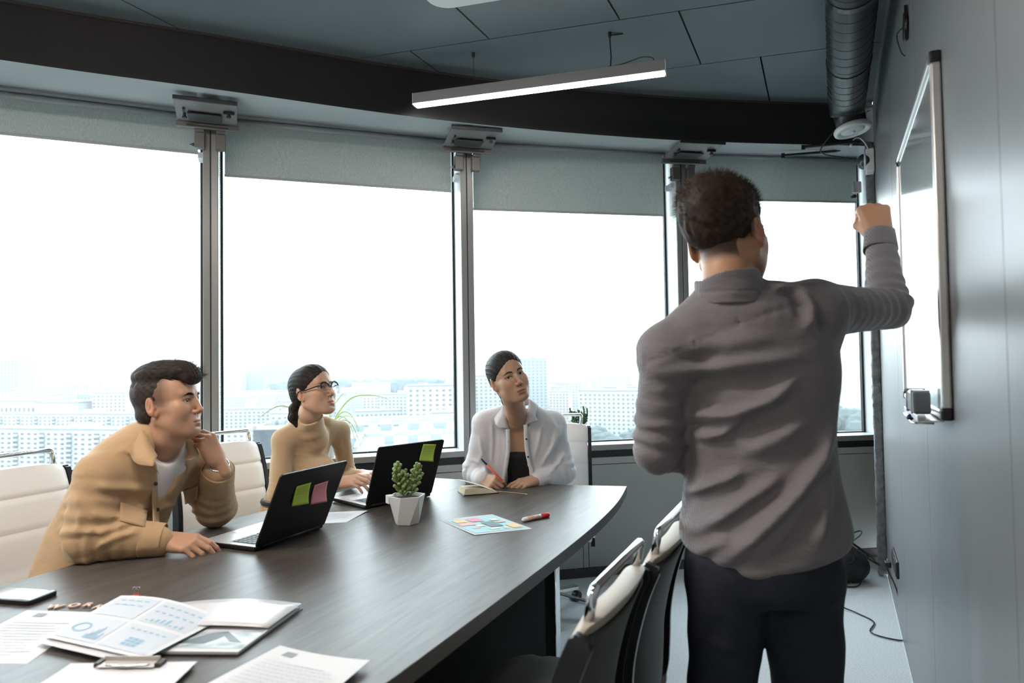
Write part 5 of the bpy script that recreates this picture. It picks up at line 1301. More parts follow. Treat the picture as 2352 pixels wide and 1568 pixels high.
def elbow_folds(P, a, e, w, amp=.005, wl=.03, seed=0):
    a, e, w = map(np.array, (a, e, w)); d1, t1 = segdist(P, a, e); d2, t2 = segdist(P, e, w); L1 = np.linalg.norm(e - a); L2 = np.linalg.norm(w - e)
    sgn = np.where(d1 < d2, (t1 - 1) * L1, t2 * L2); near = np.minimum(d1, d2) < .12
    ph = sgn / wl * 2 * np.pi + 1.6 * nz(P, 14, seed) + 1.2 * nz(P, 30, seed + 3)
    env = .25 + np.exp(-(sgn / .09) ** 2); sh = np.clip(np.sin(ph), -1, 1); sh = sh * np.abs(sh) ** .3
    return -amp * sh * env * near * (.6 + .4 * nz(P, 9, seed + 5))
def xz_ridge(P, path, w, h, mask):
    q = P.copy(); q[:, 1] = 0; p2 = [(a[0], 0, a[2]) for a in path]; return ridge(q, p2, w, h) * mask
def ribbon_obj(parent, name, rows, m, org, th=.0016, smooth=True):
    b = MB(); b.sheet([[Vector(p) - Vector(org) for p in r] for r in rows], th); return b.build(name, m, parent, smooth=smooth)
def button(parent, p, n, m, org, r=.0055, name='button'):
    b = MB(); M = Vector((0, 0, 1)).rotation_difference(Vector(n)).to_matrix(); b.lathe([(.0005, .0022), (r * .5, .0016), (r * .8, .0022), (r, .001), (r, -.001)], Vector(p) - Vector(org), 14, M=M); return b.build(name, m, parent, smooth=True)
def brows(parent, M, o, org, m, wide=.0042, arch=.004, sc=1., HV=None):
    """brows laid on the face surface"""
    parts = []
    for q in (-1, 1):
        rows = []; n = 14
        for i in range(n + 1):
            t = i / n; x = q * (.0125 + .037 * t); z = .0235 + (arch + .0035) * math.sin(math.pi * min(1, t * .85 + .08)) - .002 * t; w = wide * (.75 + .5 * math.sin(math.pi * min(1, t + .15))) * (1 - .75 * max(0, t - .6) / .4)
            row = []
            for zz in (z - w * .55, z, z + w * .55):
                k = (np.abs(HV[:, 0] - x) < .0035) & (np.abs(HV[:, 2] - zz) < .0035) & (HV[:, 1] > .03); y = HV[k, 1].max() if k.any() else .085
                row.append((x, y + .0006, zz))
            rows.append(row)
        V = np.array(rows).reshape(-1, 3); y = V[:, 1].reshape(-1, 3); y[1:-1] = (y[:-2] + y[1:-1] + y[2:]) / 3; V[:, 1] = y.reshape(-1); V = V.reshape(-1, 3, 3)
        b = MB(); b.sheet([[Vector(p - np.array(org)) for p in xform(r, M, o)] for r in V], .0008 * q); b.build('eyebrow', m, parent, smooth=True)
def scalp_fade(c, V, col, zf, amount=.8, yf=.03):
    """short stubble where the hair is cut close"""
    x, y, z = V.T; m = np.clip((z - zf(y)) / .012, 0, 1) * np.clip((np.abs(x) - .03) / .02, 0, 1) * np.clip((yf - y) / .03, 0, 1) * amount
    m = np.where((y < -.02) & (z > zf(y) - .0), np.clip((z - zf(y)) / .02, 0, 1) * amount, m)
    m = m * (1 - ((np.abs(x) > .079) & (np.abs(y + .01) < .03) & (np.abs(z) < .035)))
    return c * (1 - m[:, None]) + np.array(col) * m[:, None]

# ============ standing man, seen from behind
BW = at(1755, 1290, 1.62); org = (BW[0], BW[1], 0)
hf = Vector((.66, .745, .06)); Mh = frame(hf, (-.16, .02, 1)) * 1.06; oh = at(1668, 550, 1.62)
neck_b = at(1690, 695, 1.635)
nb_l = np.linalg.inv(Mh) @ (neck_b - oh)
s = head_sdf(False, neck=([(0, -.02, -.05), (0, -.030, -.09), tuple(nb_l)], [.053, .048, .047]), h=.0024)
V, F = s.mesh(1); HV = V; c = head_colors(V, SKIN4, (.32, .12, .09))
c = scalp_fade(c, V, (.03, .022, .017), lambda y: np.where(y < -.05, -.055, -.02), .85)
parts = [(xform(V, Mh, oh), F)]; cols_ = [c]
rs_, re_, rw_ = at(1872, 712, 1.64), at(2042, 708, 1.83), at(2022, 566, 1.94)
fist = dict(index=(78, 92, 55, 2), middle=(80, 95, 55, 0), ring=(82, 95, 55, -1), pinky=(84, 92, 50, -3))
hv, hf_ = hand_mesh(-1, fist, at(2020, 540, 1.955), (-.02, .30, .95), (-.30, -.93, .28), 1.04, h=.0026, thumb=[(.020, .020, -.010), (.042, .052, -.026), (.030, .078, -.042), (.008, .086, -.050)])
parts.append((hv, hf_)); cols_.append(np.tile(SKIN4, (len(hv), 1)))
# inner body carrying the clothes
s = Sdf((.15, 1.30, .0), (1.20, 2.10, 1.42), .014)
ls_, le_, lw_ = at(1532, 812, 1.62), at(1508, 1030, 1.66), at(1640, 1050, 1.86)
yw = R(22)
s.loft([(at(0, 1290, 1.62)[2], BW[0], 1.64, .15, .10, -yw), (1.10, BW[0] - .01, 1.64, .14, .09, -yw), (1.36, at(1700, 800, 1.62)[0], 1.63, .16, .085, -yw), (1.42, at(1695, 760, 1.62)[0], 1.62, .10, .06, -yw)], k=.02)
s.cap(ls_, le_, .045, .038, k=.02); s.cap(le_, lw_, .036, .028, k=.01); s.cap(rs_ - np.array([0, 0, .02]), re_, .045, .036, k=.02); s.cap(re_, rw_, .034, .027, k=.01)
lh, rh = BW + np.array([-.085, .02, -.05]), BW + np.array([.095, .02, -.05])
for q, hp in ((-1, lh), (1, rh)):
    kn = np.array([hp[0] + q * .01, hp[1] + .03, .48]); an = np.array([hp[0] + q * .015, hp[1] + .01, .08]); s.cap(hp, kn, .075, .052, k=.02); s.cap(kn, an, .05, .036, k=.01)
v, f = s.mesh(1); parts.append((v, f)); cols_.append(np.tile(SKIN4, (len(v), 1)))
# left hand, held in front of the belly
v, f = hand_mesh(1, dict(index=(30, 40, 20, 2), middle=(35, 40, 20, 0), ring=(35, 45, 20, -2), pinky=(40, 45, 20, -5)), lw_ + np.array([.02, .03, .01]), (.75, .6, .25), (-.5, .8, .2), 1, h=.0034)
parts.append((v, f)); cols_.append(np.tile(SKIN4, (len(v), 1)))
V, F = join(*parts); body = npmesh('person', V, F, M_skin, None, org, np.concatenate(cols_)); put(body, org)
tag(body, 'standing man seen from behind in a grey striped shirt, right hand raised to the whiteboard', 'person'); MAN = body
# shirt
s = Sdf((.16, 1.28, .80), (1.30, 2.12, 1.66), .0062)
def X(u, v): return at(u, v, 1.62)[0]
def Zv(v): return at(1750, v, 1.56)[2]
def sl(v, u0, u1, d, y=1.64, yaw=-yw): a = X(u0, v); c_ = X(u1, v); return (Zv(v), (a + c_) / 2, y, (c_ - a) / 2 / math.cos(yw) * .97, d, yaw)
s.loft([sl(1345, 1578, 1946, .135), sl(1270, 1574, 1948, .135), sl(1200, 1580, 1940, .130), sl(1120, 1594, 1918, .122), sl(1040, 1590, 1908, .120), sl(950, 1580, 1906, .125), sl(880, 1560, 1905, .128), sl(800, 1535, 1890, .122), sl(740, 1565, 1850, .118, 1.63), sl(705, 1600, 1800, .098, 1.625), sl(690, 1620, 1780, .085, 1.62)], k=.01)
s.cap(at(1640, 712, 1.62), ls_, .062, .066, k=.05); s.cap(at(1740, 705, 1.62), rs_, .060, .066, k=.05)
sleeve(s, ls_, le_, lw_, .066, .054, .044); sleeve(s, rs_, re_, at(2021, 560, 1.94), .068, .052, .040)
s.cap(lerp(rs_, (BW[0] + .05, 1.62, 1.25), .35), lerp(rs_, (BW[0] + .05, 1.62, 1.25), .75), .075, .09, k=.07)
s.cap(at(1682, 676, 1.61), at(1700, 770, 1.63), .070, .112, k=.05)
back = lambda P: (P[:, 1] < 1.66) * 1.
def pp(*uv): return [at(u, v, 1.52) for u, v in uv]
def shirt_w(P):
    m = back(P); d = np.zeros(len(P))
    tors = m * (P[:, 0] < at(1935, 900, 1.62)[0]) * np.where((P[:, 0] < at(1575, 900, 1.6)[0]) & (P[:, 2] < 1.3), 0, 1)
    for path, w, h in (  # raised folds, as seen on the back
        (pp((1640, 1330), (1720, 1240), (1800, 1150), (1880, 1050), (1930, 960)), .016, .017), (pp((1690, 1320), (1770, 1240), (1850, 1140), (1920, 1060)), .013, .012),
        (pp((1600, 1260), (1680, 1180), (1750, 1120), (1800, 1080)), .013, .012), (pp((1590, 1160), (1650, 1120), (1720, 1080)), .012, .011),
        (pp((1575, 960), (1680, 955), (1760, 920), (1830, 860)), .013, .015), (pp((1600, 1020), (1660, 1000), (1720, 960)), .012, .010),
        (pp((1520, 860), (1620, 850), (1740, 830), (1850, 815)), .018, .012), (pp((1560, 800), (1660, 790), (1780, 775)), .020, .008),
        (pp((1838, 650), (1862, 668), (1872, 700), (1862, 735), (1835, 762)), .013, .013), (pp((1780, 662), (1815, 648), (1845, 650)), .012, .010),
        (pp((1700, 1050), (1780, 1010), (1850, 960)), .016, .009), (pp((1900, 1090), (1880, 1180), (1860, 1260)), .016, .010), (pp((1600, 1320), (1640, 1270), (1690, 1240)), .013, .009)):
        d += xz_ridge(P, path, w, h * 1.85, tors if w != .012 or h < .02 else m)
    for path, w, h in ((pp((1660, 1345), (1745, 1265), (1830, 1165), (1900, 1080)), .010, -.010), (pp((1580, 880), (1700, 880), (1800, 865)), .018, -.007), (pp((1590, 985), (1700, 985), (1780, 950)), .011, -.008), (pp((1836, 700), (1838, 735)), .010, -.008), (pp((1900, 700), (1890, 770), (1905, 850)), .010, -.006)):
        d += xz_ridge(P, path, w, h, tors)
    # yoke seam with little gathers
    yk = pp((1500, 830), (1600, 790), (1700, 742), (1800, 706), (1850, 700)); q = P.copy(); q[:, 1] = 0
    for a_, b_ in zip(yk[:-1], yk[1:]):
        dd, t = segdist(q, (a_[0], 0, a_[2]), (b_[0], 0, b_[2])); d += m * (.0035 * np.exp(-(dd / .004) ** 2) - .0022 * np.exp(-((dd - .010) / .012) ** 2) * np.clip(np.sin(P[:, 0] * 420), 0, 1))
    d += elbow_folds(P, ls_, le_, lw_, .0060, .042, 2) + elbow_folds(P, rs_, re_, rw_, .0058, .038, 5)
    d += .0032 * nz(P, 16, 4) + .0016 * nz(P, 42, 9)
    return d
s.warp(shirt_w, .035)
# hem: lower in the middle, higher at the sides
s.half((X(1690, 1330), 0, Zv(1334)), (-.43, 0, -.90), k=.030); s.half((X(1705, 1330), 0, Zv(1334)), (.30, 0, -.95), k=.030)
s.ell((X(1685, 660), 1.605, at(1685, 632, 1.60)[2] + .03), (.062, .070, .06), k=.004, sub=True)
V, F = s.mesh(1)
M_shirt = mat('grey_striped_shirt', (.30, .275, .285), .72, sheen=.2, spec=.25, bump=(16, .55, .012, (1, 1, 2.2)))
nt = M_shirt.node_tree; wv = nt.nodes.new('ShaderNodeTexWave'); wv.wave_type = 'BANDS'; wv.bands_direction = 'X'; wv.inputs['Scale'].default_value = 95; tcn = nt.nodes.new('ShaderNodeTexCoord')
crn = nt.nodes.new('ShaderNodeValToRGB'); crn.color_ramp.elements[0].color = (.125, .112, .116, 1); crn.color_ramp.elements[1].color = (.195, .176, .182, 1); nt.links.new(tcn.outputs['Object'], wv.inputs[0]); nt.links.new(wv.outputs[0], crn.inputs[0]); nt.links.new(crn.outputs[0], nt.nodes['Principled BSDF'].inputs['Base Color'])
SH = npmesh('shirt', V, F, M_shirt, MAN, org)
# stand-up collar and cuff
n1m = xform(np.array([[0, -.034, -.09]]), Mh, oh)[0]; cb, ct = np.array([.516, 1.600, 1.478]), np.array([n1m[0] - .006, 1.590, 1.534])
s = Sdf((cb[0] - .13, 1.44, 1.40), (cb[0] + .13, 1.75, 1.62), .0027)
s.cap(cb - np.array([0, 0, .01]), ct + np.array([0, 0, .03]), .083, .071, k=0); s.cap(cb - (ct - cb) * 1.5, ct + (ct - cb) * 1.5, .0675, .0635, k=.002, sub=True)
s.half(tuple(ct), (-.12, .10, 1), k=.003); s.half(tuple(cb - np.array([0, 0, .006])), (0, .1, -1), k=.003); s.ell((ct[0] + .03, ct[1] + .09, ct[2]), (.05, .06, .12), k=.006, sub=True)
s.warp(lambda P: .0009 * nz(P, 60, 2) + .0015 * np.exp(-((P[:, 2] - cb[2] - .014) / .002) ** 2), .02)
V, F = s.mesh(1); npmesh('collar', V, F, M_shirt, MAN, org)
v0 = at(2021, 566, 1.935); v1 = at(2019, 528, 1.955); ax = Vector(v1 - v0).normalized(); q1 = ax.orthogonal().normalized(); q2 = ax.cross(q1)
rows = [[Vector(v0) + ax * (t * .046) + (q1 * math.cos(a) + q2 * math.sin(a)) * (.0415 - .004 * t + .0015 * math.sin(3 * a)) for t in (-.3, 0, .5, 1)] for a in np.linspace(0, 2 * math.pi, 29)]
ribbon_obj(MAN, 'cuff', rows, M_shirt, org, .0022)
# trousers and shoes
M_jean = mat('dark_navy_denim', (.008, .010, .018), .8, var=(60, (.014, .018, .030), .6), bump=(500, .3, .001))
s = Sdf((.22, 1.38, .05), (1.10, 1.98, 1.02), .008)
s.loft([(.93, BW[0], 1.64, .165, .115, -yw), (.86, BW[0] + .002, 1.64, .178, .128, -yw), (.78, BW[0] + .004, 1.64, .172, .120, -yw)], k=.01)
for q, hp in ((-1, lh), (1, rh)):
    kn = np.array([hp[0] + q * .012, hp[1] + .02, .50]); an = np.array([hp[0] + q * .012, hp[1] + .01, .09])
    s.cap((hp[0] + q * .0, hp[1] - .01, .82), kn, .092, .078, k=.03); s.cap(kn, an, .078, .064, k=.02)
s.warp(lambda P: .004 * nz(P, 18, 3) + .002 * nz(P, 50, 8) + xz_ridge(P, [at(1620, 1480, 1.55), at(1700, 1500, 1.55)], .010, .006, (P[:, 1] < 1.64) * 1.) + xz_ridge(P, [at(1605, 1415, 1.55), at(1680, 1418, 1.55)], .005, .004, (P[:, 1] < 1.64) * 1.), .03)
s.half((0, 0, .07), (0, 0, -1), k=.003)
V, F = s.mesh(1); TR = npmesh('trousers', V, F, M_jean, MAN, org)
for q, hp in ((-1, lh), (1, rh)):
    b = MB(); x0 = hp[0] + q * .012 - org[0]; y0 = hp[1] - org[1]
    g = []
    for i in range(13):
        t = i / 12; w_ = .046 * math.sin(math.pi * (.14 + .80 * t)) ** .5; hgt = .10 - .055 * min(1, t * 1.5) if t < .97 else .03
        g.append([Vector((x0 - w_, y0 - .09 + .29 * t, .012)), Vector((x0 - w_, y0 - .09 + .29 * t, hgt * .55)), Vector((x0 - w_ * .5, y0 - .09 + .29 * t, hgt)), Vector((x0 + w_ * .5, y0 - .09 + .29 * t, hgt)), Vector((x0 + w_, y0 - .09 + .29 * t, hgt * .55)), Vector((x0 + w_, y0 - .09 + .29 * t, .012))])
    b.sheet(g, -.003); sh_ = b.build('shoe', M_blackp, MAN, smooth=True)
    b = MB(); b.box((x0, y0 + .055, .008), (.09, .28, .014)); b.build('sole', M_blackp, sh_, bevel=.005)
# hair: thick on top, faded at the neck
s = Sdf((-.11, -.14, -.09), (.11, .13, .18), .003)
s.ell((0, -.018, .052), (.082, .101, .088), k=0); s.ell((0, .030, .085), (.066, .070, .052), k=.03); s.ell((.0, -.045, .09), (.066, .066, .050), k=.03)
s.ell((0, .12, -.005), (.085, .080, .075), k=.012, sub=True); s.half((0, -.02, -.045), (0, .55, -1), k=.012)
for q in (-1, 1): s.ell((q * .092, .012, -.020), (.03, .034, .052), k=.008, sub=True)
s.warp(lambda P: .0030 * nz(P, 85, 2) + .0022 * nz(P * np.array([1, 1, .5]), 190, 5) * (P[:, 2] > .0), .02)
V, F = s.mesh(1); N = normals(V, F)
pick = nrg.choice(len(V), 5200, replace=False); P_ = V[pick]; N_ = N[pick]
wh = np.array([-.022, -.088, .075]); r_ = P_ - wh; tan = np.cross(N_, r_); r_ = r_ / np.linalg.norm(r_, axis=1)[:, None]; tan /= np.linalg.norm(tan, axis=1)[:, None] + 1e-9
d_ = r_ * .75 + tan * .35 + N_ * (.26 + .30 * (P_[:, 2] > .05))[:, None] + nrg.normal(0, .14, P_.shape); d_ /= np.linalg.norm(d_, axis=1)[:, None]
ln = np.where(P_[:, 2] > .045, .013, .006) * (1 + .35 * nrg.rand(len(P_)))
rb = ribbons(P_ - N_ * .002, d_, N_, ln, .0009)
rb = (rb[0], rb[1])
hairmesh(MAN, [(xform(V, Mh, oh), F), (xform(rb[0], Mh, oh), rb[1])], org, base=(.030, .019, .013), seed=3)
eye_parts(MAN, Mh, oh, org); brows(MAN, Mh, oh, org, M_hair, HV=HV)
# glasses: thin frame
def glasses(parent, M, o, org, mf, ml, r=(.0235, .0205), browline=False, mt=None):
    G_ = bpy.data.objects.new('glasses', None); COL.objects.link(G_); G_.parent = parent; G_.empty_display_size = .02
    def T(p): q = xform(np.array([p], float), M, o)[0]; return tuple(q - np.array(org))
    zc = .006
    for q in (-1, 1):
        cx = q * .0335; y0 = .1065
        ringp = [T((cx + r[0] * math.cos(a) * (1 - .06 * math.sin(a)), y0 - .10 * abs(cx + r[0] * math.cos(a)) + .0, zc + r[1] * math.sin(a))) for a in np.linspace(0, 2 * math.pi, 33)[:-1]]
        b = MB(); b.tube(ringp, .0008 if browline else .0010, 6, closed=True); b.build('rim', mt or mf, G_, smooth=True)
        b = MB(); b._add(ringp, [tuple(range(32))]); b.build('lens', ml, G_)
        if browline:
            top = [T((cx + (r[0] + .0012) * math.cos(a) * (1 - .06 * math.sin(a)), y0 + .0008 - .10 * abs(cx + r[0] * math.cos(a)), zc + (r[1] + .0012) * math.sin(a))) for a in np.linspace(R(-8 if q > 0 else 8 - 0), R(188 if q > 0 else 172), 20)]
            b = MB(); b.tube(top, [.0020 + .0024 * math.sin(math.pi * k / 19) for k in range(20)], 6); b.build('brow_bar', mf, G_, smooth=True)
        hx = q * (.0335 + r[0])
        b = MB(); b.tube([T(p) for p in spline([(hx, y0 - .007, zc + .008), (q * .068, .085, zc + .009), (q * .0775, .03, zc + .006), (q * .081, -.010, zc + .008), (q * .079, -.028, zc - .015)], 5)], .0025 if browline else .0013, 6); b.build('temple', mf, G_, smooth=True)
    b = MB(); b.tube([T(p) for p in spline([(-.0115, .1045, zc + .004), (0, .1075, zc + .008), (.0115, .1045, zc + .004)], 5)], .0011, 6); b.build('bridge', mt or mf, G_, smooth=True)
    return G_
M_lens = bpy.data.materials.new('clear_lens'); M_lens.use_nodes = True; _n = M_lens.node_tree; _n.nodes.remove(_n.nodes['Principled BSDF'])
_t = _n.nodes.new('ShaderNodeBsdfTransparent'); _t.inputs[0].default_value = (.93, .97, .97, 1); _g = _n.nodes.new('ShaderNodeBsdfGlossy'); _g.inputs['Roughness'].default_value = .02
_mx = _n.nodes.new('ShaderNodeMixShader'); _mx.inputs[0].default_value = .05; _n.links.new(_t.outputs[0], _mx.inputs[1]); _n.links.new(_g.outputs[0], _mx.inputs[2]); _n.links.new(_mx.outputs[0], _n.nodes['Material Output'].inputs[0])
M_gf = mat('black_glasses_frame', (.012, .012, .012), .25); M_gold = mat('gold_wire', (.70, .50, .28), .25, metal=1)
glasses(MAN, Mh, oh, org, M_steel, M_lens)
T = thing('marker_pen', 'marker held by the standing man, pointing at the whiteboard', 'marker', tuple(at(2024, 490, 1.99)), 0)
b = MB(); dmk = Vector((.62, .74, -.05)).normalized(); b.tube([tuple(dmk * -.02), tuple(dmk * .085)], .007, 10); b.build('barrel', M_white, T, smooth=True)
b = MB(); b.tube([tuple(dmk * .085), tuple(dmk * .098), tuple(dmk * .104)], [.006, .004, .002], 8); b.build('tip', M_blackp, T, smooth=True)

# ============ man in the tan jacket
def collar_sheet(parent, inner, outer, m, org, th=.0022, n=6, name='collar'):
    a = spline([tuple(p) for p in inner], n); c_ = spline([tuple(p) for p in outer], n); k = min(len(a), len(c_))
    rows = [[a[i].lerp(c_[i], t) + Vector((0, 0, .004 * math.sin(math.pi * t))) for t in (0, .33, .66, 1)] for i in range(k)]
    return ribbon_obj(parent, name, rows, m, org, th)
hf = Vector((.99, -.07, .11)); Mh = frame(hf, (.0, 0, 1)) * 1.02; oh = at(387, 930, 2.29)
org = (-1.36, 2.36, 0)
rs_, re_, rw_ = at(236, 1092, 2.17), at(205, 1238, 2.13), at(372, 1240, 2.18)
ls_, le_, lw_ = at(452, 1075, 2.50), at(494, 1168, 2.54), at(503, 1066, 2.40)
nb = at(345, 1075, 2.35)
nb_l = np.linalg.inv(Mh) @ (nb - oh)
s = head_sdf(False, neck=([(0, -.012, -.05), (0, -.02, -.10), tuple(nb_l)], [.055, .056, .062]), h=.002)
s.ell((0, .03, -.085), (.045, .045, .022), k=.03)
V, F = s.mesh(1); HV = V; c = head_colors(V, SKIN1, (.40, .16, .12))
c = scalp_fade(c, V, (.05, .035, .026), lambda y: np.where(y < -.03, -.05, -.012 + .0 * y), .66, .052)
parts = [(xform(V, Mh, oh), F)]; cols_ = [c]
flat_ = dict(index=(22, 26, 14, 2), middle=(26, 30, 16, 0), ring=(34, 36, 20, -2), pinky=(38, 38, 22, -6))
hv, hf_ = hand_mesh(-1, flat_, at(382, 1240, 2.18), (.93, -.10, -.10), (.04, -.42, .90), 1.0, thumb=[(.018, .018, -.008), (.040, .052, -.016), (.046, .082, -.020), (.042, .106, -.020)])
parts.append((hv, hf_)); cols_.append(np.tile(SKIN1, (len(hv), 1)))
chin = dict(index=(58, 42, 20, 4), middle=(64, 48, 22, 0), ring=(70, 54, 24, -3), pinky=(74, 56, 26, -7))
hv, hf_ = hand_mesh(1, chin, at(501, 1058, 2.392), (-.38, -.22, .88), (.84, -.45, .25), .98, thumb=[(.018, .018, -.008), (.036, .048, -.024), (.040, .074, -.032), (.030, .098, -.040)])
parts.append((hv, hf_)); cols_.append(np.tile(SKIN1, (len(hv), 1)))
s = Sdf((-1.75, 1.95, .0), (-.55, 2.95, 1.30), .014)
s.loft([(1.14, -1.215, 2.33, .10, .068, R(60)), (1.05, -1.24, 2.33, .13, .085, R(66)), (.80, -1.37, 2.32, .12, .085, R(66)), (.55, -1.45, 2.33, .14, .10, R(60))], k=.02)
s.cap(rs_, re_, .043, .037, k=.02); s.cap(re_, rw_, .036, .028, k=.01); s.cap(ls_, le_, .043, .037, k=.02); s.cap(le_, lw_, .036, .027, k=.01)
hips = []
for hp in ((-1.44, 2.24, .54), (-1.36, 2.43, .54)):
    hp = np.array(hp); kn = hp + np.array([.38, -.15, -.03]); an = kn + np.array([.04, -.02, -.42]); s.cap(hp, kn, .078, .055, k=.02); s.cap(kn, an, .05, .036, k=.01); hips.append((hp, kn, an))
v, f = s.mesh(1); parts.append((v, f)); cols_.append(np.tile(SKIN1, (len(v), 1)))
V, F = join(*parts); body = npmesh('person', V, F, M_skin, None, org, np.concatenate(cols_)); put(body, org)
tag(body, 'seated man in an open tan jacket, chin resting on his left hand', 'person'); M1 = body
def trousers(parent, hips, pel, m, org, r0=.092, r1=.072, r2=.06):
    s = Sdf(np.minimum.reduce([np.minimum(a, np.minimum(b_, c_)) for a, b_, c_ in hips]) - .14, np.maximum.reduce([np.maximum(a, np.maximum(b_, c_)) for a, b_, c_ in hips]) + .14, .010)
    s.ell(pel, (.16, .16, .12), k=.02)
    for a, b_, c_ in hips: s.cap(a, b_, r0, r1, k=.03); s.cap(b_, c_ + (b_ - c_) * .08, r1, r2, k=.02)
    s.warp(lambda P: .003 * nz(P, 22, 3)); V, F = s.mesh(1); npmesh('trousers', V, F, m, parent, org)
    for a, b_, c_ in hips:
        d = np.array([b_[0] - a[0], b_[1] - a[1], 0]); d /= np.linalg.norm(d); c0 = np.array([c_[0], c_[1], .045]) - np.array(org)
        b = MB(); M = Matrix.Rotation(math.atan2(d[1], d[0]), 3, 'Z'); b.ball(tuple(c0 + d * .06), (.13, .045, .042), 16, 10, M=M); b.ball(tuple(c0 - d * .02 + np.array([0, 0, .02])), (.06, .042, .05), 14, 8, M=M); b.build('shoe', M_blackp, parent, smooth=True)
M_chino = mat('dark_chinos', (.03, .032, .04), .8); M_grey_j = mat('speckled_grey_trousers', (.10, .11, .12), .85, var=(240, (.02, .02, .025), .9))
trousers(M1, hips, (-1.42, 2.34, .56), M_chino, org)
# jacket
M_tan = mat('tan_twill', (.46, .30, .165), .8, sheen=.15, spec=.25, bump=(22, .55, .010), var=(9, (.40, .26, .14), .6))
s = Sdf((-1.82, 1.93, .55), (-.84, 2.80, 1.33), .0058)
yj = R(69)
s.loft([(.58, -1.44, 2.32, .175, .165, yj), (.70, -1.41, 2.32, .180, .165, yj), (.80, -1.375, 2.32, .178, .160, yj), (.90, -1.325, 2.32, .180, .157, yj), (1.00, -1.275, 2.32, .185, .145, yj), (1.08, -1.24, 2.33, .185, .120, yj), (1.135, -1.215, 2.335, .14, .088, yj), (1.165, -1.20, 2.335, .08, .065, yj)], k=.01)
s.cap(at(300, 1040, 2.28), rs_, .058, .072, k=.035); s.cap(at(395, 1040, 2.42), ls_, .055, .066, k=.045)
sleeve(s, rs_ + np.array([0, -.012, 0]), re_ + np.array([0, -.01, 0]), lerp(rw_, re_, .03), .076, .066, .050, .010); sleeve(s, ls_, le_, lerp(lw_, le_, .16), .072, .066, .050, .035)
s.ell(tuple(at(240, 1215, 2.17)), (.075, .06, .055), k=.04)
fwd = np.array([.88, -.47, 0])
# the open front: a wedge from neck to hem
nk = at(398, 1032, 2.31); bt = at(418, 1225, 2.22)
s.chain([at(386, 990, 2.30), at(396, 1045, 2.28), at(396, 1100, 2.265), at(396, 1150, 2.25), at(400, 1200, 2.24), at(408, 1250, 2.23)], [.060, .062, .054, .058, .062, .070], k=.006, sub=True)
s.ell(tuple(lerp(nb, oh, .25)), (.066, .066, .075), k=.008, sub=True)
def jw(P):
    d = .0040 * nz(P, 13, 2) + .0016 * nz(P, 38, 6); cam = (P[:, 1] < 2.36) * 1.
    def q(*uv, Y=2.06): return [at(u, v, Y) for u, v in uv]
    for path, w, h in ((q((222, 1055), (250, 1040), (290, 1062), (312, 1110), (318, 1160), Y=2.08), .007, .010), (q((205, 1110), (250, 1135), (300, 1150)), .014, .012), (q((190, 1170), (240, 1195), (290, 1190)), .013, .014),
                       (q((185, 1215), (230, 1225), (280, 1205), (320, 1210)), .011, .014), (q((215, 1262), (250, 1240), (300, 1228)), .010, .012), (q((130, 1200), (160, 1260), (180, 1300)), .014, .010), (q((165, 1120), (185, 1180), (180, 1240)), .012, .010),
                       (q((340, 1080), (346, 1130), (344, 1180), Y=2.16), .012, .006), (q((262, 1052), (300, 1080), (322, 1130), (318, 1180), (300, 1205)), .008, -.012), (q((110, 1290), (170, 1295), (220, 1290)), .010, .008)):
        d += xz_ridge(P, path, w, h, cam)
    q2 = P.copy(); q2[:, 1] = 0
    for path, Y in (((( 238, 1030), (262, 1022), (290, 1020), (302, 1016)), 2.1), (((222, 1052), (258, 1036), (300, 1068), (318, 1120), (320, 1150)), 2.08)):   # seams
        pts = q(*path, Y=Y)
        for a_, b_ in zip(pts[:-1], pts[1:]):
            dd, t = segdist(q2, (a_[0], 0, a_[2]), (b_[0], 0, b_[2])); d += cam * .0022 * np.exp(-(dd / .0035) ** 2)
    d += elbow_folds(P, rs_, re_, rw_, .0065, .040, 3) + elbow_folds(P, ls_, le_, lw_, .0060, .036, 8)
    return d
s.warp(jw, .035)
V, F = s.mesh(1); JV = V; npmesh('jacket', V, F, M_tan, M1, org)
# t-shirt under it
s = Sdf((-1.60, 2.05, .66), (-.95, 2.60, 1.22), .006)
M_tee = mat('pale_pink_tshirt', (.72, .66, .64), .85, bump=(300, .2, .0008))
s.loft([(.68, -1.40, 2.32, .155, .142, yj), (.80, -1.365, 2.32, .155, .142, yj), (.90, -1.312, 2.32, .158, .142, yj), (1.00, -1.262, 2.32, .155, .132, yj), (1.08, -1.23, 2.33, .135, .105, yj), (1.12, -1.215, 2.335, .11, .082, yj)], k=.01)
s.ell(tuple(at(385, 1015, 2.27)), (.052, .06, .075), k=.006, sub=True)
s.warp(lambda P: .004 * nz(P * np.array([1, 1, .5]), 30, 1)); V, F = s.mesh(1); npmesh('undershirt', V, F, M_tee, M1, org)
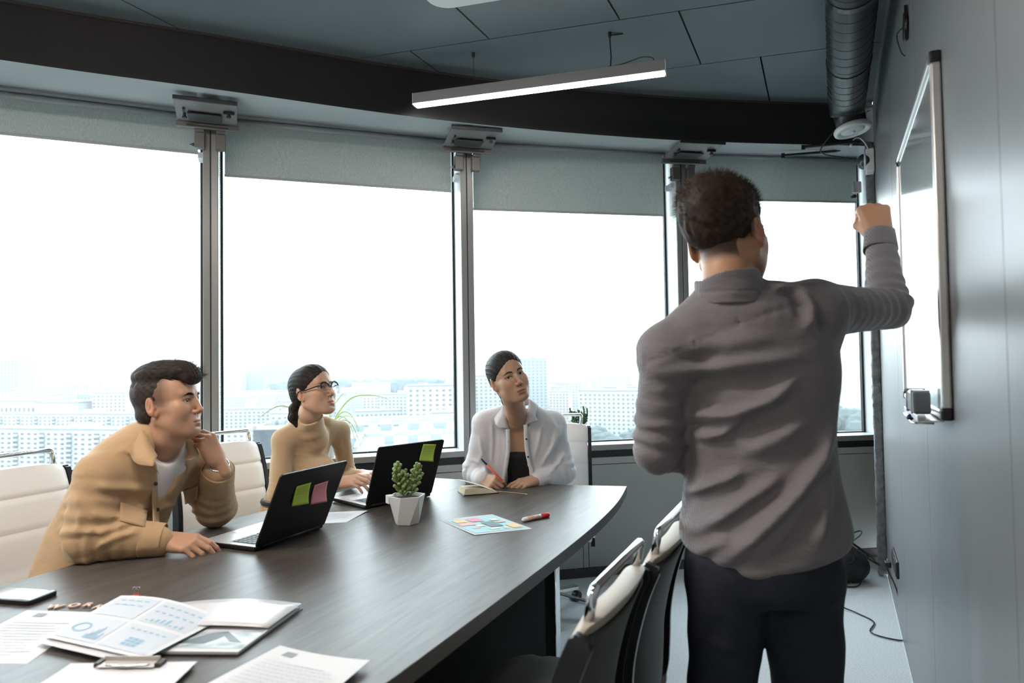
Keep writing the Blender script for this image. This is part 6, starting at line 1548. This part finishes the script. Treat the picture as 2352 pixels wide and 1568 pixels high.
# collar, cuffs, pocket, button, bracelet
collar_sheet(M1, [at(428, 1035, 2.36), at(390, 962, 2.42), at(335, 952, 2.38), at(318, 962, 2.28), at(335, 1000, 2.20), at(362, 1046, 2.175)],
             [at(434, 1052, 2.33), at(418, 1000, 2.46), at(340, 985, 2.46), at(296, 1000, 2.26), at(306, 1058, 2.135), at(352, 1070, 2.125)], M_tan, org, .003)
collar_sheet(M1, [at(424, 1010, 2.34), at(430, 1040, 2.33), at(424, 1062, 2.31)], [at(442, 1012, 2.36), at(456, 1046, 2.34), at(436, 1058, 2.29)], M_tan, org, .003)
def cuff_ring(parent, e, w, t0, t1, r0, r1, m, org, th=.003, wob=.0018):
    e, w = Vector(e), Vector(w); ax = (w - e).normalized(); a0 = e.lerp(w, t0); a1 = e.lerp(w, t1); q1 = ax.orthogonal().normalized(); q2 = ax.cross(q1)
    rows = [[a0.lerp(a1, t) + (q1 * math.cos(a) + q2 * math.sin(a)) * (r0 + (r1 - r0) * t + wob * math.sin(3 * a + t) + .001 * math.sin(math.pi * t)) for t in (0, .08, .5, .92, 1)] for a in np.linspace(0, 2 * math.pi, 31)]
    return ribbon_obj(parent, 'cuff', rows, m, org, th)
cuff_ring(M1, re_, rw_, .72, 1.03, .0535, .0485, M_tan, org); cuff_ring(M1, le_, lw_, .50, .88, .056, .052, M_tan, org)
def patch(parent, name, uvs, SV, m, org, th=.0022, off=.003, n=6):
    c4 = [Vector((u, v, 0)) for u, v in uvs]; rows = []
    for i in range(n + 1):
        rows.append([Vector(surf(SV, *(c4[0].lerp(c4[1], i / n).lerp(c4[3].lerp(c4[2], i / n), j / n))[:2], off)) for j in range(n + 1)])
    for _ in range(2):
        rows = [[(rows[max(i - 1, 0)][j] + rows[min(i + 1, n)][j] + rows[i][max(j - 1, 0)] + rows[i][min(j + 1, n)] + rows[i][j] * 4) / 8 for j in range(n + 1)] for i in range(n + 1)]
    return ribbon_obj(parent, name, rows, m, org, th)
patch(M1, 'pocket', [(275, 1150), (342, 1172), (336, 1212), (272, 1196)], JV, M_tan, org)
patch(M1, 'pocket', [(420, 1128), (456, 1112), (452, 1150), (424, 1160)], JV, M_tan, org)
patch(M1, 'placket', [(346, 1062), (360, 1060), (368, 1215), (352, 1216)], JV, M_tan, org)
for u, v in ((358, 1111), (362, 1170)): button(M1, surf(JV, u, v, .007), (.4, -.9, .1), mat('dark_button', (.03, .03, .035), .3), org, .0062)
b = MB(); cw = Vector(lerp(le_, lw_, .99)) - Vector(org); ax = Vector(lw_ - le_).normalized(); q1 = ax.orthogonal().normalized(); q2 = ax.cross(q1)
b.tube([cw + (q1 * math.cos(a) + q2 * math.sin(a)) * .031 for a in np.linspace(0, 2 * math.pi, 25)[:-1]], .004, 8, closed=True); b.build('bracelet', M_chrome, M1, smooth=True)
# hair: close-cut sides, longer top combed forward
s = Sdf((-.11, -.14, -.09), (.11, .14, .18), .0026)
s.ell((0, -.018, .046), (.0785, .0995, .083), k=0); s.ell((0, -.045, -.02), (.066, .060, .045), k=.02)
s.ell((0, .146, .002), (.10, .086, .084), k=.008, sub=True); s.half((0, -.03, -.062), (0, .75, -1), k=.008)
for q in (-1, 1): s.ell((q * .092, .010, -.028), (.032, .030, .050), k=.006, sub=True); s.ell((q * .085, .074, -.005), (.03, .036, .040), k=.005, sub=True)
s.ell((0, -.010, .100), (.074, .098, .048), k=.006); s.ell((0, .050, .100), (.063, .054, .038), k=.012); s.ell((0, .088, .080), (.052, .026, .024), k=.01)
s.warp(lambda P: .0016 * np.sin(P[:, 0] * 420 + 3 * np.sin(P[:, 1] * 25 + P[:, 2] * 30)) * (P[:, 2] > .07) + .0012 * nz(P, 120, 3), .02)
V, F = s.mesh(1); N = normals(V, F); sel = np.where((V[:, 2] > .075) | (N[:, 1] < -.2))[0]; pick = nrg.choice(sel, 3600, replace=False); P_ = V[pick]; N_ = N[pick]
top_ = (P_[:, 2] > .07)[:, None]
d_ = np.where(top_, np.array([0, .86, .10]) + N_ * .25, np.array([0, -.15, -.8]) + N_ * .35) + nrg.normal(0, .10, P_.shape); d_ /= np.linalg.norm(d_, axis=1)[:, None]
rb = ribbons(P_ - N_ * .001, d_, N_, np.where(top_[:, 0], .024, .006) * (.7 + .6 * nrg.rand(len(P_))), .0009)
hairmesh(M1, [(xform(V, Mh, oh), F), (xform(rb[0], Mh, oh), rb[1])], org, base=(.034, .024, .019), seed=5)
eye_parts(M1, Mh, oh, org, gaze=(.05, 1, .06)); brows(M1, Mh, oh, org, M_hair, .0058, .002, HV=HV)

# ============ woman in glasses and a tan turtleneck
hf = Vector((.86, -.42, .24)); Mh = frame(hf, (-.16, .06, 1)) * .95; oh = at(719, 902, 2.96)
org = (-.98, 3.10, 0)
rs_, re_, rw_ = at(652, 1012, 2.98), at(640, 1135, 2.93), at(778, 1110, 2.99)
ls_, le_, lw_ = at(779, 990, 3.24), at(800, 1095, 3.30), at(822, 1092, 3.16)
nb = at(716, 985, 3.03); nb_l = np.linalg.inv(Mh) @ (nb - oh)
s = head_sdf(True, neck=([(0, -.022, -.04), (0, -.045, -.085), tuple(nb_l)], [.045, .044, .046]), h=.002)
V, F = s.mesh(1); HV = V; c = head_colors(V, SKIN2, (.42, .15, .14), True)
parts = [(xform(V, Mh, oh), F)]; cols_ = [c]
typ = dict(index=(22, 38, 18, 2), middle=(24, 40, 18, 0), ring=(28, 42, 18, -2), pinky=(30, 42, 18, -6))
for side, w_, fw, do in ((-1, at(786, 1106, 2.99), (.80, -.42, .16), (-.20, -.45, .87)), (1, at(826, 1089, 3.155), (.66, -.66, .05), (-.1, -.30, .94))):
    hv, hf_ = hand_mesh(side, typ, w_, fw, do, .90); parts.append((hv, hf_)); cols_.append(np.tile(SKIN2, (len(hv), 1)))
s = Sdf((-1.40, 2.75, .0), (-.50, 3.50, 1.14), .014); yt = R(62)
s.loft([(1.10, -.94, 3.10, .09, .06, yt), (1.02, -.95, 3.11, .13, .075, yt), (.80, -.99, 3.12, .10, .07, yt), (.55, -1.05, 3.14, .13, .10, yt)], k=.02)
s.cap(rs_, re_, .034, .030, k=.02); s.cap(re_, rw_, .028, .022, k=.01); s.cap(ls_, le_, .034, .030, k=.02); s.cap(le_, lw_, .028, .022, k=.01)
hips = []
for hp in ((-1.06, 3.06, .54), (-.99, 3.21, .54)):
    hp = np.array(hp); kn = hp + np.array([.34, -.18, -.03]); an = kn + np.array([.03, -.02, -.42]); s.cap(hp, kn, .068, .048, k=.02); s.cap(kn, an, .045, .032, k=.01); hips.append((hp, kn, an))
v, f = s.mesh(1); parts.append((v, f)); cols_.append(np.tile(SKIN2, (len(v), 1)))
V, F = join(*parts); body = npmesh('person', V, F, M_skin, None, org, np.concatenate(cols_)); put(body, org)
tag(body, 'seated woman in glasses and a tan turtleneck typing on a laptop', 'person'); W1 = body
trousers(W1, hips, (-1.03, 3.14, .56), M_grey_j, org, .082, .062, .05)
M_turt = mat('tan_knit', (.50, .345, .20), .85, sheen=.3, spec=.2, bump=(600, .25, .0006))
s = Sdf((-1.36, 2.74, .60), (-.50, 3.50, 1.26), .0052)
s.loft([(.62, -1.04, 3.14, .145, .118, yt), (.70, -1.03, 3.14, .135, .110, yt), (.80, -1.00, 3.125, .118, .092, yt), (.88, -.985, 3.12, .128, .098, yt), (.95, -.965, 3.115, .140, .100, yt), (1.02, -.95, 3.11, .148, .088, yt), (1.065, -.94, 3.10, .13, .07, yt), (1.09, -.935, 3.10, .085, .055, yt)], k=.01)
for u_, v_, Y_ in ((712, 1085, 3.035), (748, 1080, 3.10)): s.ell(tuple(at(u_, v_, Y_)), (.050, .048, .055), k=.055)
s.cap(at(700, 985, 3.04), rs_, .040, .047, k=.04); s.cap(at(745, 975, 3.14), ls_, .040, .045, k=.04)
sleeve(s, rs_, re_, rw_, .047, .040, .029); sleeve(s, ls_, le_, lw_, .045, .040, .029)
n1 = xform(np.array([[0, -.045, -.085]]), Mh, oh)[0]
s.chain([tuple(at(722, 1008, 3.07)), tuple(nb), tuple(n1), tuple(n1 + (n1 - nb) * .6)], [.066, .054, .0535, .053], k=.02)
ax = n1 - nb; s.half(tuple(lerp(nb, n1, .80)), tuple(ax / np.linalg.norm(ax) + np.array([-.15, .05, 0])), k=.002)
def tw(P):
    d = .0018 * nz(P, 20, 4); t = ((P - nb) @ ax) / (ax @ ax) * .5
    d += .0020 * np.sin(t * 22 + 2 * nz(P, 22, 2)) * (t > -.3) * (t < .9) * (np.linalg.norm(P - at(716, 975, 3.02), axis=1) < .075)
    d += elbow_folds(P, rs_, re_, rw_, .0030, .022, 4) + elbow_folds(P, ls_, le_, lw_, .0030, .022, 6)
    cam = 1.
    for path in ([at(668, 1020, 2.9), at(660, 1050, 2.9), at(666, 1085, 2.9)], [at(775, 1010, 3.1), at(778, 1050, 3.1), at(770, 1080, 3.1)]): d += xz_ridge(P, path, .008, -.006, cam)
    return d
s.warp(tw, .03); V, F = s.mesh(1); npmesh('turtleneck', V, F, M_turt, W1, org)
b = MB(); b.tube([Vector((-1.02 + .128 * math.cos(a) * math.cos(yt) - .105 * math.sin(a) * math.sin(yt), 3.13 + .128 * math.cos(a) * math.sin(yt) + .105 * math.sin(a) * math.cos(yt), .735)) - Vector(org) for a in np.linspace(0, 2 * math.pi, 41)[:-1]], .013, 8, closed=True); b.build('belt', M_blackp, W1, smooth=True)
def pulled_hair(parent, M, o, org, seed, pony, part_=.0, base=(.016, .012, .010), sc=1.0, high=.0):
    s = Sdf((-.12, -.17, -.22), (.12, .14, .17), .0024)
    s.ell((0, -.020, .045), (.0765, .0985, .084), k=0); s.ell((0, .020, .052), (.0705, .072, .076), k=.02); s.ell((0, -.06, -.005), (.058, .050, .045), k=.03)
    pole = np.array([0, -.105, -.012 + high])
    def w(P):
        r = P - pole; ph = np.arctan2(r[:, 0], r[:, 2] + .35 * r[:, 1]); d = .0007 * np.sin(ph * 52 + 2.0 * nz(P, 18, seed)) + .0007 * np.sin(ph * 118 + 3 * nz(P, 26, seed))
        d += .0030 * np.exp(-((P[:, 0] - part_) / .0022) ** 2) * (P[:, 2] > .08) * (P[:, 1] > -.01) * (part_ != 0 or high < 0)
        return d
    s.warp(w, .02)
    s.ell((part_, .134, .012), (.072, .064, .098), k=.006, sub=True)      # the face, hairline arched over the forehead
    for q in (-1, 1): s.ell((q * .074, .072, -.020), (.034, .050, .060), k=.008, sub=True); s.ell((q * .090, .002, -.034), (.034, .026, .040), k=.006, sub=True)
    s.half((0, -.02, -.040), (0, 1.0, -1), k=.006)
    s.chain(*pony, k=.012)
    s.warp(lambda P: .0016 * np.sin(P[:, 0] * 380 + P[:, 1] * 240 + 4 * nz(P, 16, 1)) * (P[:, 1] < -.085) * (P[:, 2] < -.02), .02)
    V, F = s.mesh(1); N = normals(V, F); pick = nrg.choice(len(V), 900, replace=False); P_, N_ = V[pick], N[pick]; d_ = pole - P_; d_ -= N_ * (d_ * N_).sum(1)[:, None]; d_ /= np.linalg.norm(d_, axis=1)[:, None] + 1e-9; d_ += N_ * .06
    rb = ribbons(P_, d_, N_, .025 * (.5 + nrg.rand(len(P_))), .0007)
    hairmesh(parent, [(xform(V, M, o), F), (xform(rb[0], M, o), rb[1])], org, base=base, seed=seed)
pulled_hair(W1, Mh, oh, org, 2, ([(0, -.095, -.015), (.012, -.120, -.045), (.018, -.128, -.085), (.016, -.118, -.125)], [.020, .020, .022, .010]), part_=-.004, high=-.001)
b = MB(); pe = xform(np.array([[.0, -.108, -.026]]), Mh, oh)[0] - np.array(org); b.ball(tuple(pe), (.019, .019, .012), 12, 8); b.build('hair_tie', M_blackp, W1, smooth=True)
eye_parts(W1, Mh, oh, org, gaze=(.15, 1, .05)); brows(W1, Mh, oh, org, mat('brow_brown', (.05, .032, .024), .7), .0036, .002, HV=HV)
glasses(W1, Mh, oh - Mh[:, 2] * .003, org, M_gf, M_lens, (.0255, .0215), True, M_gold)
b = MB(); pe = xform(np.array([[.0775, -.002, -.038]]), Mh, oh)[0] - np.array(org); b.ball(tuple(pe), .0028, 10, 8); b.build('earring', M_gold, W1, smooth=True)

# ============ woman in the open white shirt
hf = Vector((.40, -.91, .12)); Mh = frame(hf, (-.33, -.05, 1)) * 1.04; oh = at(1167, 870, 3.20)
org = (.03, 3.44, 0)
rs_, re_, rw_ = at(1116, 972, 3.40), at(1092, 1088, 3.40), at(1108, 1100, 3.28)
ls_, le_, lw_ = at(1268, 972, 3.46), at(1292, 1082, 3.46), at(1232, 1104, 3.30)
nb = at(1188, 962, 3.36); nb_l = np.linalg.inv(Mh) @ (nb - oh)
s = head_sdf(True, neck=([(0, -.012, -.05), (0, -.02, -.08), tuple(nb_l)], [.047, .046, .052]), h=.002)
V, F = s.mesh(1); HV = V; c = head_colors(V, SKIN3, (.36, .13, .10), True)
parts = [(xform(V, Mh, oh), F)]; cols_ = [c]
pen_ = dict(index=(48, 62, 30, 4), middle=(58, 70, 30, 0), ring=(66, 75, 35, -2), pinky=(70, 75, 35, -4))
hv, hf_ = hand_mesh(-1, pen_, rw_, (.55, -.62, -.06), (-.55, -.50, .62), .92, thumb=[(.018, .018, -.008), (.036, .048, -.024), (.026, .074, -.034), (.014, .090, -.036)]); parts.append((hv, hf_)); cols_.append(np.tile(SKIN3, (len(hv), 1)))
lay = dict(index=(14, 18, 10, 4), middle=(16, 22, 12, 0), ring=(18, 24, 14, -3), pinky=(20, 26, 14, -8))
hv, hf_ = hand_mesh(1, lay, lw_ + np.array([0, 0, .008]), (-.84, -.52, -.13), (-.16, -.42, .88), .95); parts.append((hv, hf_)); cols_.append(np.tile(SKIN3, (len(hv), 1)))
s = Sdf((-.35, 2.85, .0), (.50, 3.80, 1.14), .010)
s.loft([(1.11, .035, 3.42, .09, .06, 0), (1.04, .035, 3.43, .17, .080, 0), (.96, .04, 3.44, .145, .085, 0), (.86, .04, 3.46, .125, .088, 0), (.55, .06, 3.54, .15, .11, 0)], k=.02)
s.cap(nb, at(1150, 975, 3.38), .045, .04, k=.03); s.cap(nb, at(1230, 975, 3.40), .045, .04, k=.03)
s.cap(rs_ + .01, re_ + np.array([.01, .01, .012]), .032, .024, k=.02); s.cap(re_ + np.array([.01, .01, .012]), rw_, .024, .022, k=.01); s.cap(ls_, le_ + np.array([-.01, .01, .012]), .032, .024, k=.02); s.cap(le_ + np.array([-.01, .01, .012]), lw_, .024, .022, k=.01)
hips = []
for hp in ((-.03, 3.54, .54), (.14, 3.55, .54)):
    hp = np.array(hp); kn = hp + np.array([.0, -.36, -.03]); an = kn + np.array([0, -.02, -.42]); s.cap(hp, kn, .07, .05, k=.02); s.cap(kn, an, .045, .032, k=.01); hips.append((hp, kn, an))
v, f = s.mesh(1); parts.append((v, f)); cols_.append(np.tile(SKIN3, (len(v), 1)))
V, F = join(*parts); body = npmesh('person', V, F, M_skin, None, org, np.concatenate(cols_)); put(body, org)
tag(body, 'seated woman in an open white shirt over a black top, holding a pen', 'person'); W2 = body
trousers(W2, hips, (.05, 3.54, .56), M_chino, org, .084, .064, .05)
M_top = mat('black_jersey', (.008, .008, .009), .75)
s = Sdf((-.20, 3.25, .60), (.28, 3.68, 1.02), .006); s.loft([(.62, .05, 3.52, .140, .112, 0), (.80, .045, 3.475, .134, .108, 0), (.88, .04, 3.455, .140, .104, 0), (.905, .04, 3.45, .142, .100, 0)], k=.01)
s.warp(lambda P: .002 * nz(P, 30, 1)); V, F = s.mesh(1); npmesh('black_top', V, F, M_top, W2, org)
M_wsh = mat('white_cotton', (.60, .585, .60), .75, sheen=.1, spec=.25, bump=(20, .5, .008))
s = Sdf((-.42, 3.05, .60), (.52, 3.80, 1.24), .0054)
s.loft([(.62, .05, 3.50, .190, .155, 0), (.78, .045, 3.48, .185, .145, 0), (.90, .045, 3.46, .190, .138, 0), (.99, .045, 3.445, .198, .125, 0), (1.045, .04, 3.43, .19, .10, 0), (1.085, .036, 3.42, .13, .075, 0), (1.105, .034, 3.41, .09, .06, 0)], k=.01)
s.cap(at(1150, 955, 3.39), rs_, .048, .060, k=.04); s.cap(at(1235, 955, 3.41), ls_, .048, .062, k=.04)
sleeve(s, rs_, re_, lerp(rw_, re_, .05), .062, .062, .040, .035); sleeve(s, ls_, le_, lerp(lw_, le_, .05), .064, .064, .038, .035)
s.ell(tuple(at(1092, 1072, 3.40)), (.055, .055, .05), k=.03); s.ell(tuple(at(1284, 1066, 3.44)), (.060, .055, .055), k=.03)
# open down the front
s.chain([at(1186, 945, 3.345), at(1187, 990, 3.345), at(1188, 1035, 3.34), at(1189, 1085, 3.345), at(1190, 1150, 3.36)], [.072, .048, .052, .062, .075], k=.004, sub=True)
s.ell(tuple(lerp(nb, oh, .15)), (.066, .062, .06), k=.006, sub=True)
def ww(P):
    d = .0040 * nz(P, 14, 7) + .0014 * nz(P, 40, 2)
    def q(*uv): return [at(u, v, 3.34) for u, v in uv]
    for path, w, h in ((q((1240, 1075), (1262, 1040), (1285, 1000), (1290, 975)), .010, .013), (q((1225, 1060), (1238, 1010), (1246, 965)), .010, .009), (q((1255, 1090), (1285, 1065), (1300, 1040)), .009, .012), (q((1128, 960), (1132, 1010), (1128, 1080)), .009, .009),
                       (q((1100, 1000), (1108, 1040), (1095, 1070)), .009, .010), (q((1080, 1055), (1105, 1062), (1125, 1080)), .008, .011), (q((1145, 985), (1146, 1040), (1143, 1095)), .007, .006), (q((1265, 960), (1280, 985), (1270, 1020)), .009, .009), (q((1210, 1085), (1214, 1040), (1222, 1000)), .007, .005)):
        d += xz_ridge(P, path, w, h, (P[:, 1] < 3.46) * 1.)
    return d + elbow_folds(P, rs_, re_, rw_, .0042, .048, 4) + elbow_folds(P, ls_, le_, lw_, .0042, .048, 6)
s.warp(ww, .03); V, F = s.mesh(1); npmesh('shirt', V, F, M_wsh, W2, org)
collar_sheet(W2, [at(1168, 985, 3.305), at(1160, 948, 3.33), at(1158, 925, 3.40), at(1190, 912, 3.46)], [at(1146, 983, 3.285), at(1138, 972, 3.30), at(1138, 945, 3.41), at(1190, 935, 3.50)], M_wsh, org, .0022)
collar_sheet(W2, [at(1206, 976, 3.305), at(1210, 948, 3.33), at(1214, 915, 3.39), at(1190, 912, 3.46)], [at(1236, 965, 3.285), at(1230, 952, 3.31), at(1234, 928, 3.40), at(1190, 935, 3.50)], M_wsh, org, .0022)
def strip(uvs, Y, w_, m, nm='placket'):
    pts = spline([tuple(at(u, v, y_)) for (u, v), y_ in zip(uvs, Y)], 5); rows = [[p + Vector((-w_ / 2, 0, 0)), p + Vector((0, -.002, 0)), p + Vector((w_ / 2, 0, 0))] for p in pts]; return ribbon_obj(W2, nm, rows, m, org, .0016)
strip([(1166, 985), (1167, 1030), (1162, 1070), (1156, 1105)], (3.300, 3.300, 3.310, 3.32), .020, M_wsh); strip([(1207, 975), (1210, 1030), (1217, 1065), (1226, 1100)], (3.300, 3.300, 3.310, 3.32), .020, M_wsh)
for u, v, Y, dk in ((1168, 1014, 3.294, 0), (1164, 1054, 3.300, 0), (1158, 1094, 3.31, 0), (1209, 1008, 3.292, 1), (1213, 1049, 3.298, 1)): button(W2, at(u, v, Y), (0, -1, .1), mat('dark_button', (.03, .03, .035), .3) if dk else mat('clear_button', (.5, .5, .52), .2), org, .0050)
cuff_ring(W2, re_, rw_, .55, .98, .040, .036, M_wsh, org, .0018); cuff_ring(W2, le_, lw_, .62, .98, .042, .036, M_wsh, org, .0018)
pulled_hair(W2, Mh, oh, org, 6, ([(0, -.095, -.015), (-.004, -.115, -.05), (-.006, -.10, -.10), (-.006, -.085, -.14)], [.022, .024, .026, .016]), part_=0.0, high=.004, base=(.020, .018, .018))
eye_parts(W2, Mh, oh, org, gaze=(.22, 1, .10)); brows(W2, Mh, oh, org, mat('brow_dark', (.03, .022, .018), .7), .0052, .004, HV=HV)
b = MB(); pe = xform(np.array([[.079, -.002, -.040]]), Mh, oh)[0] - np.array(org); b.tube([Vector(pe) + Vector((.004 * math.cos(a), 0, .006 * math.sin(a))) for a in np.linspace(0, 2 * math.pi, 17)[:-1]], .0009, 6, closed=True); b.build('earring', M_gold, W2, smooth=True)
rp = at(1174, 1117, 3.20); 
# ring on the left hand
Mx = frame((-.84, -.52, -.13), (-.16, -.42, .88)); rc = (np.array([-.0135, .104, -.006]) * .95) @ Mx.T + lw_ + np.array([0, 0, .008]); ax = Vector((-.80, -.50, -.32)).normalized(); q1 = ax.orthogonal().normalized(); q2 = ax.cross(q1)
b = MB(); b.tube([Vector(rc) - Vector(org) + (q1 * math.cos(a) + q2 * math.sin(a)) * .0092 for a in np.linspace(0, 2 * math.pi, 21)[:-1]], .0018, 6, closed=True); b.build('ring', M_chrome, W2, smooth=True)
T = thing('pen', 'red pen with a dark blue end in the hand of the woman in white', 'pen', tuple(at(1105, 1053, 3.20)))
d = Vector(at(1146, 1096, 3.17)) - Vector(at(1105, 1053, 3.20)); u_ = d.normalized()
b = MB(); b.tube([u_ * .0, u_ * .004, u_ * .040], [.0025, .0040, .0044], 10); b.build('pen_end', mat('navy_plastic', (.02, .02, .10), .35), T, smooth=True)
b = MB(); b.tube([u_ * .040, u_ * .120, u_ * .138, u_ * .145], [.0046, .0046, .0030, .0008], 10); b.build('barrel', mat('orange_red_plastic', (.70, .06, .03), .35), T, smooth=True)

bpy.context.view_layer.update()
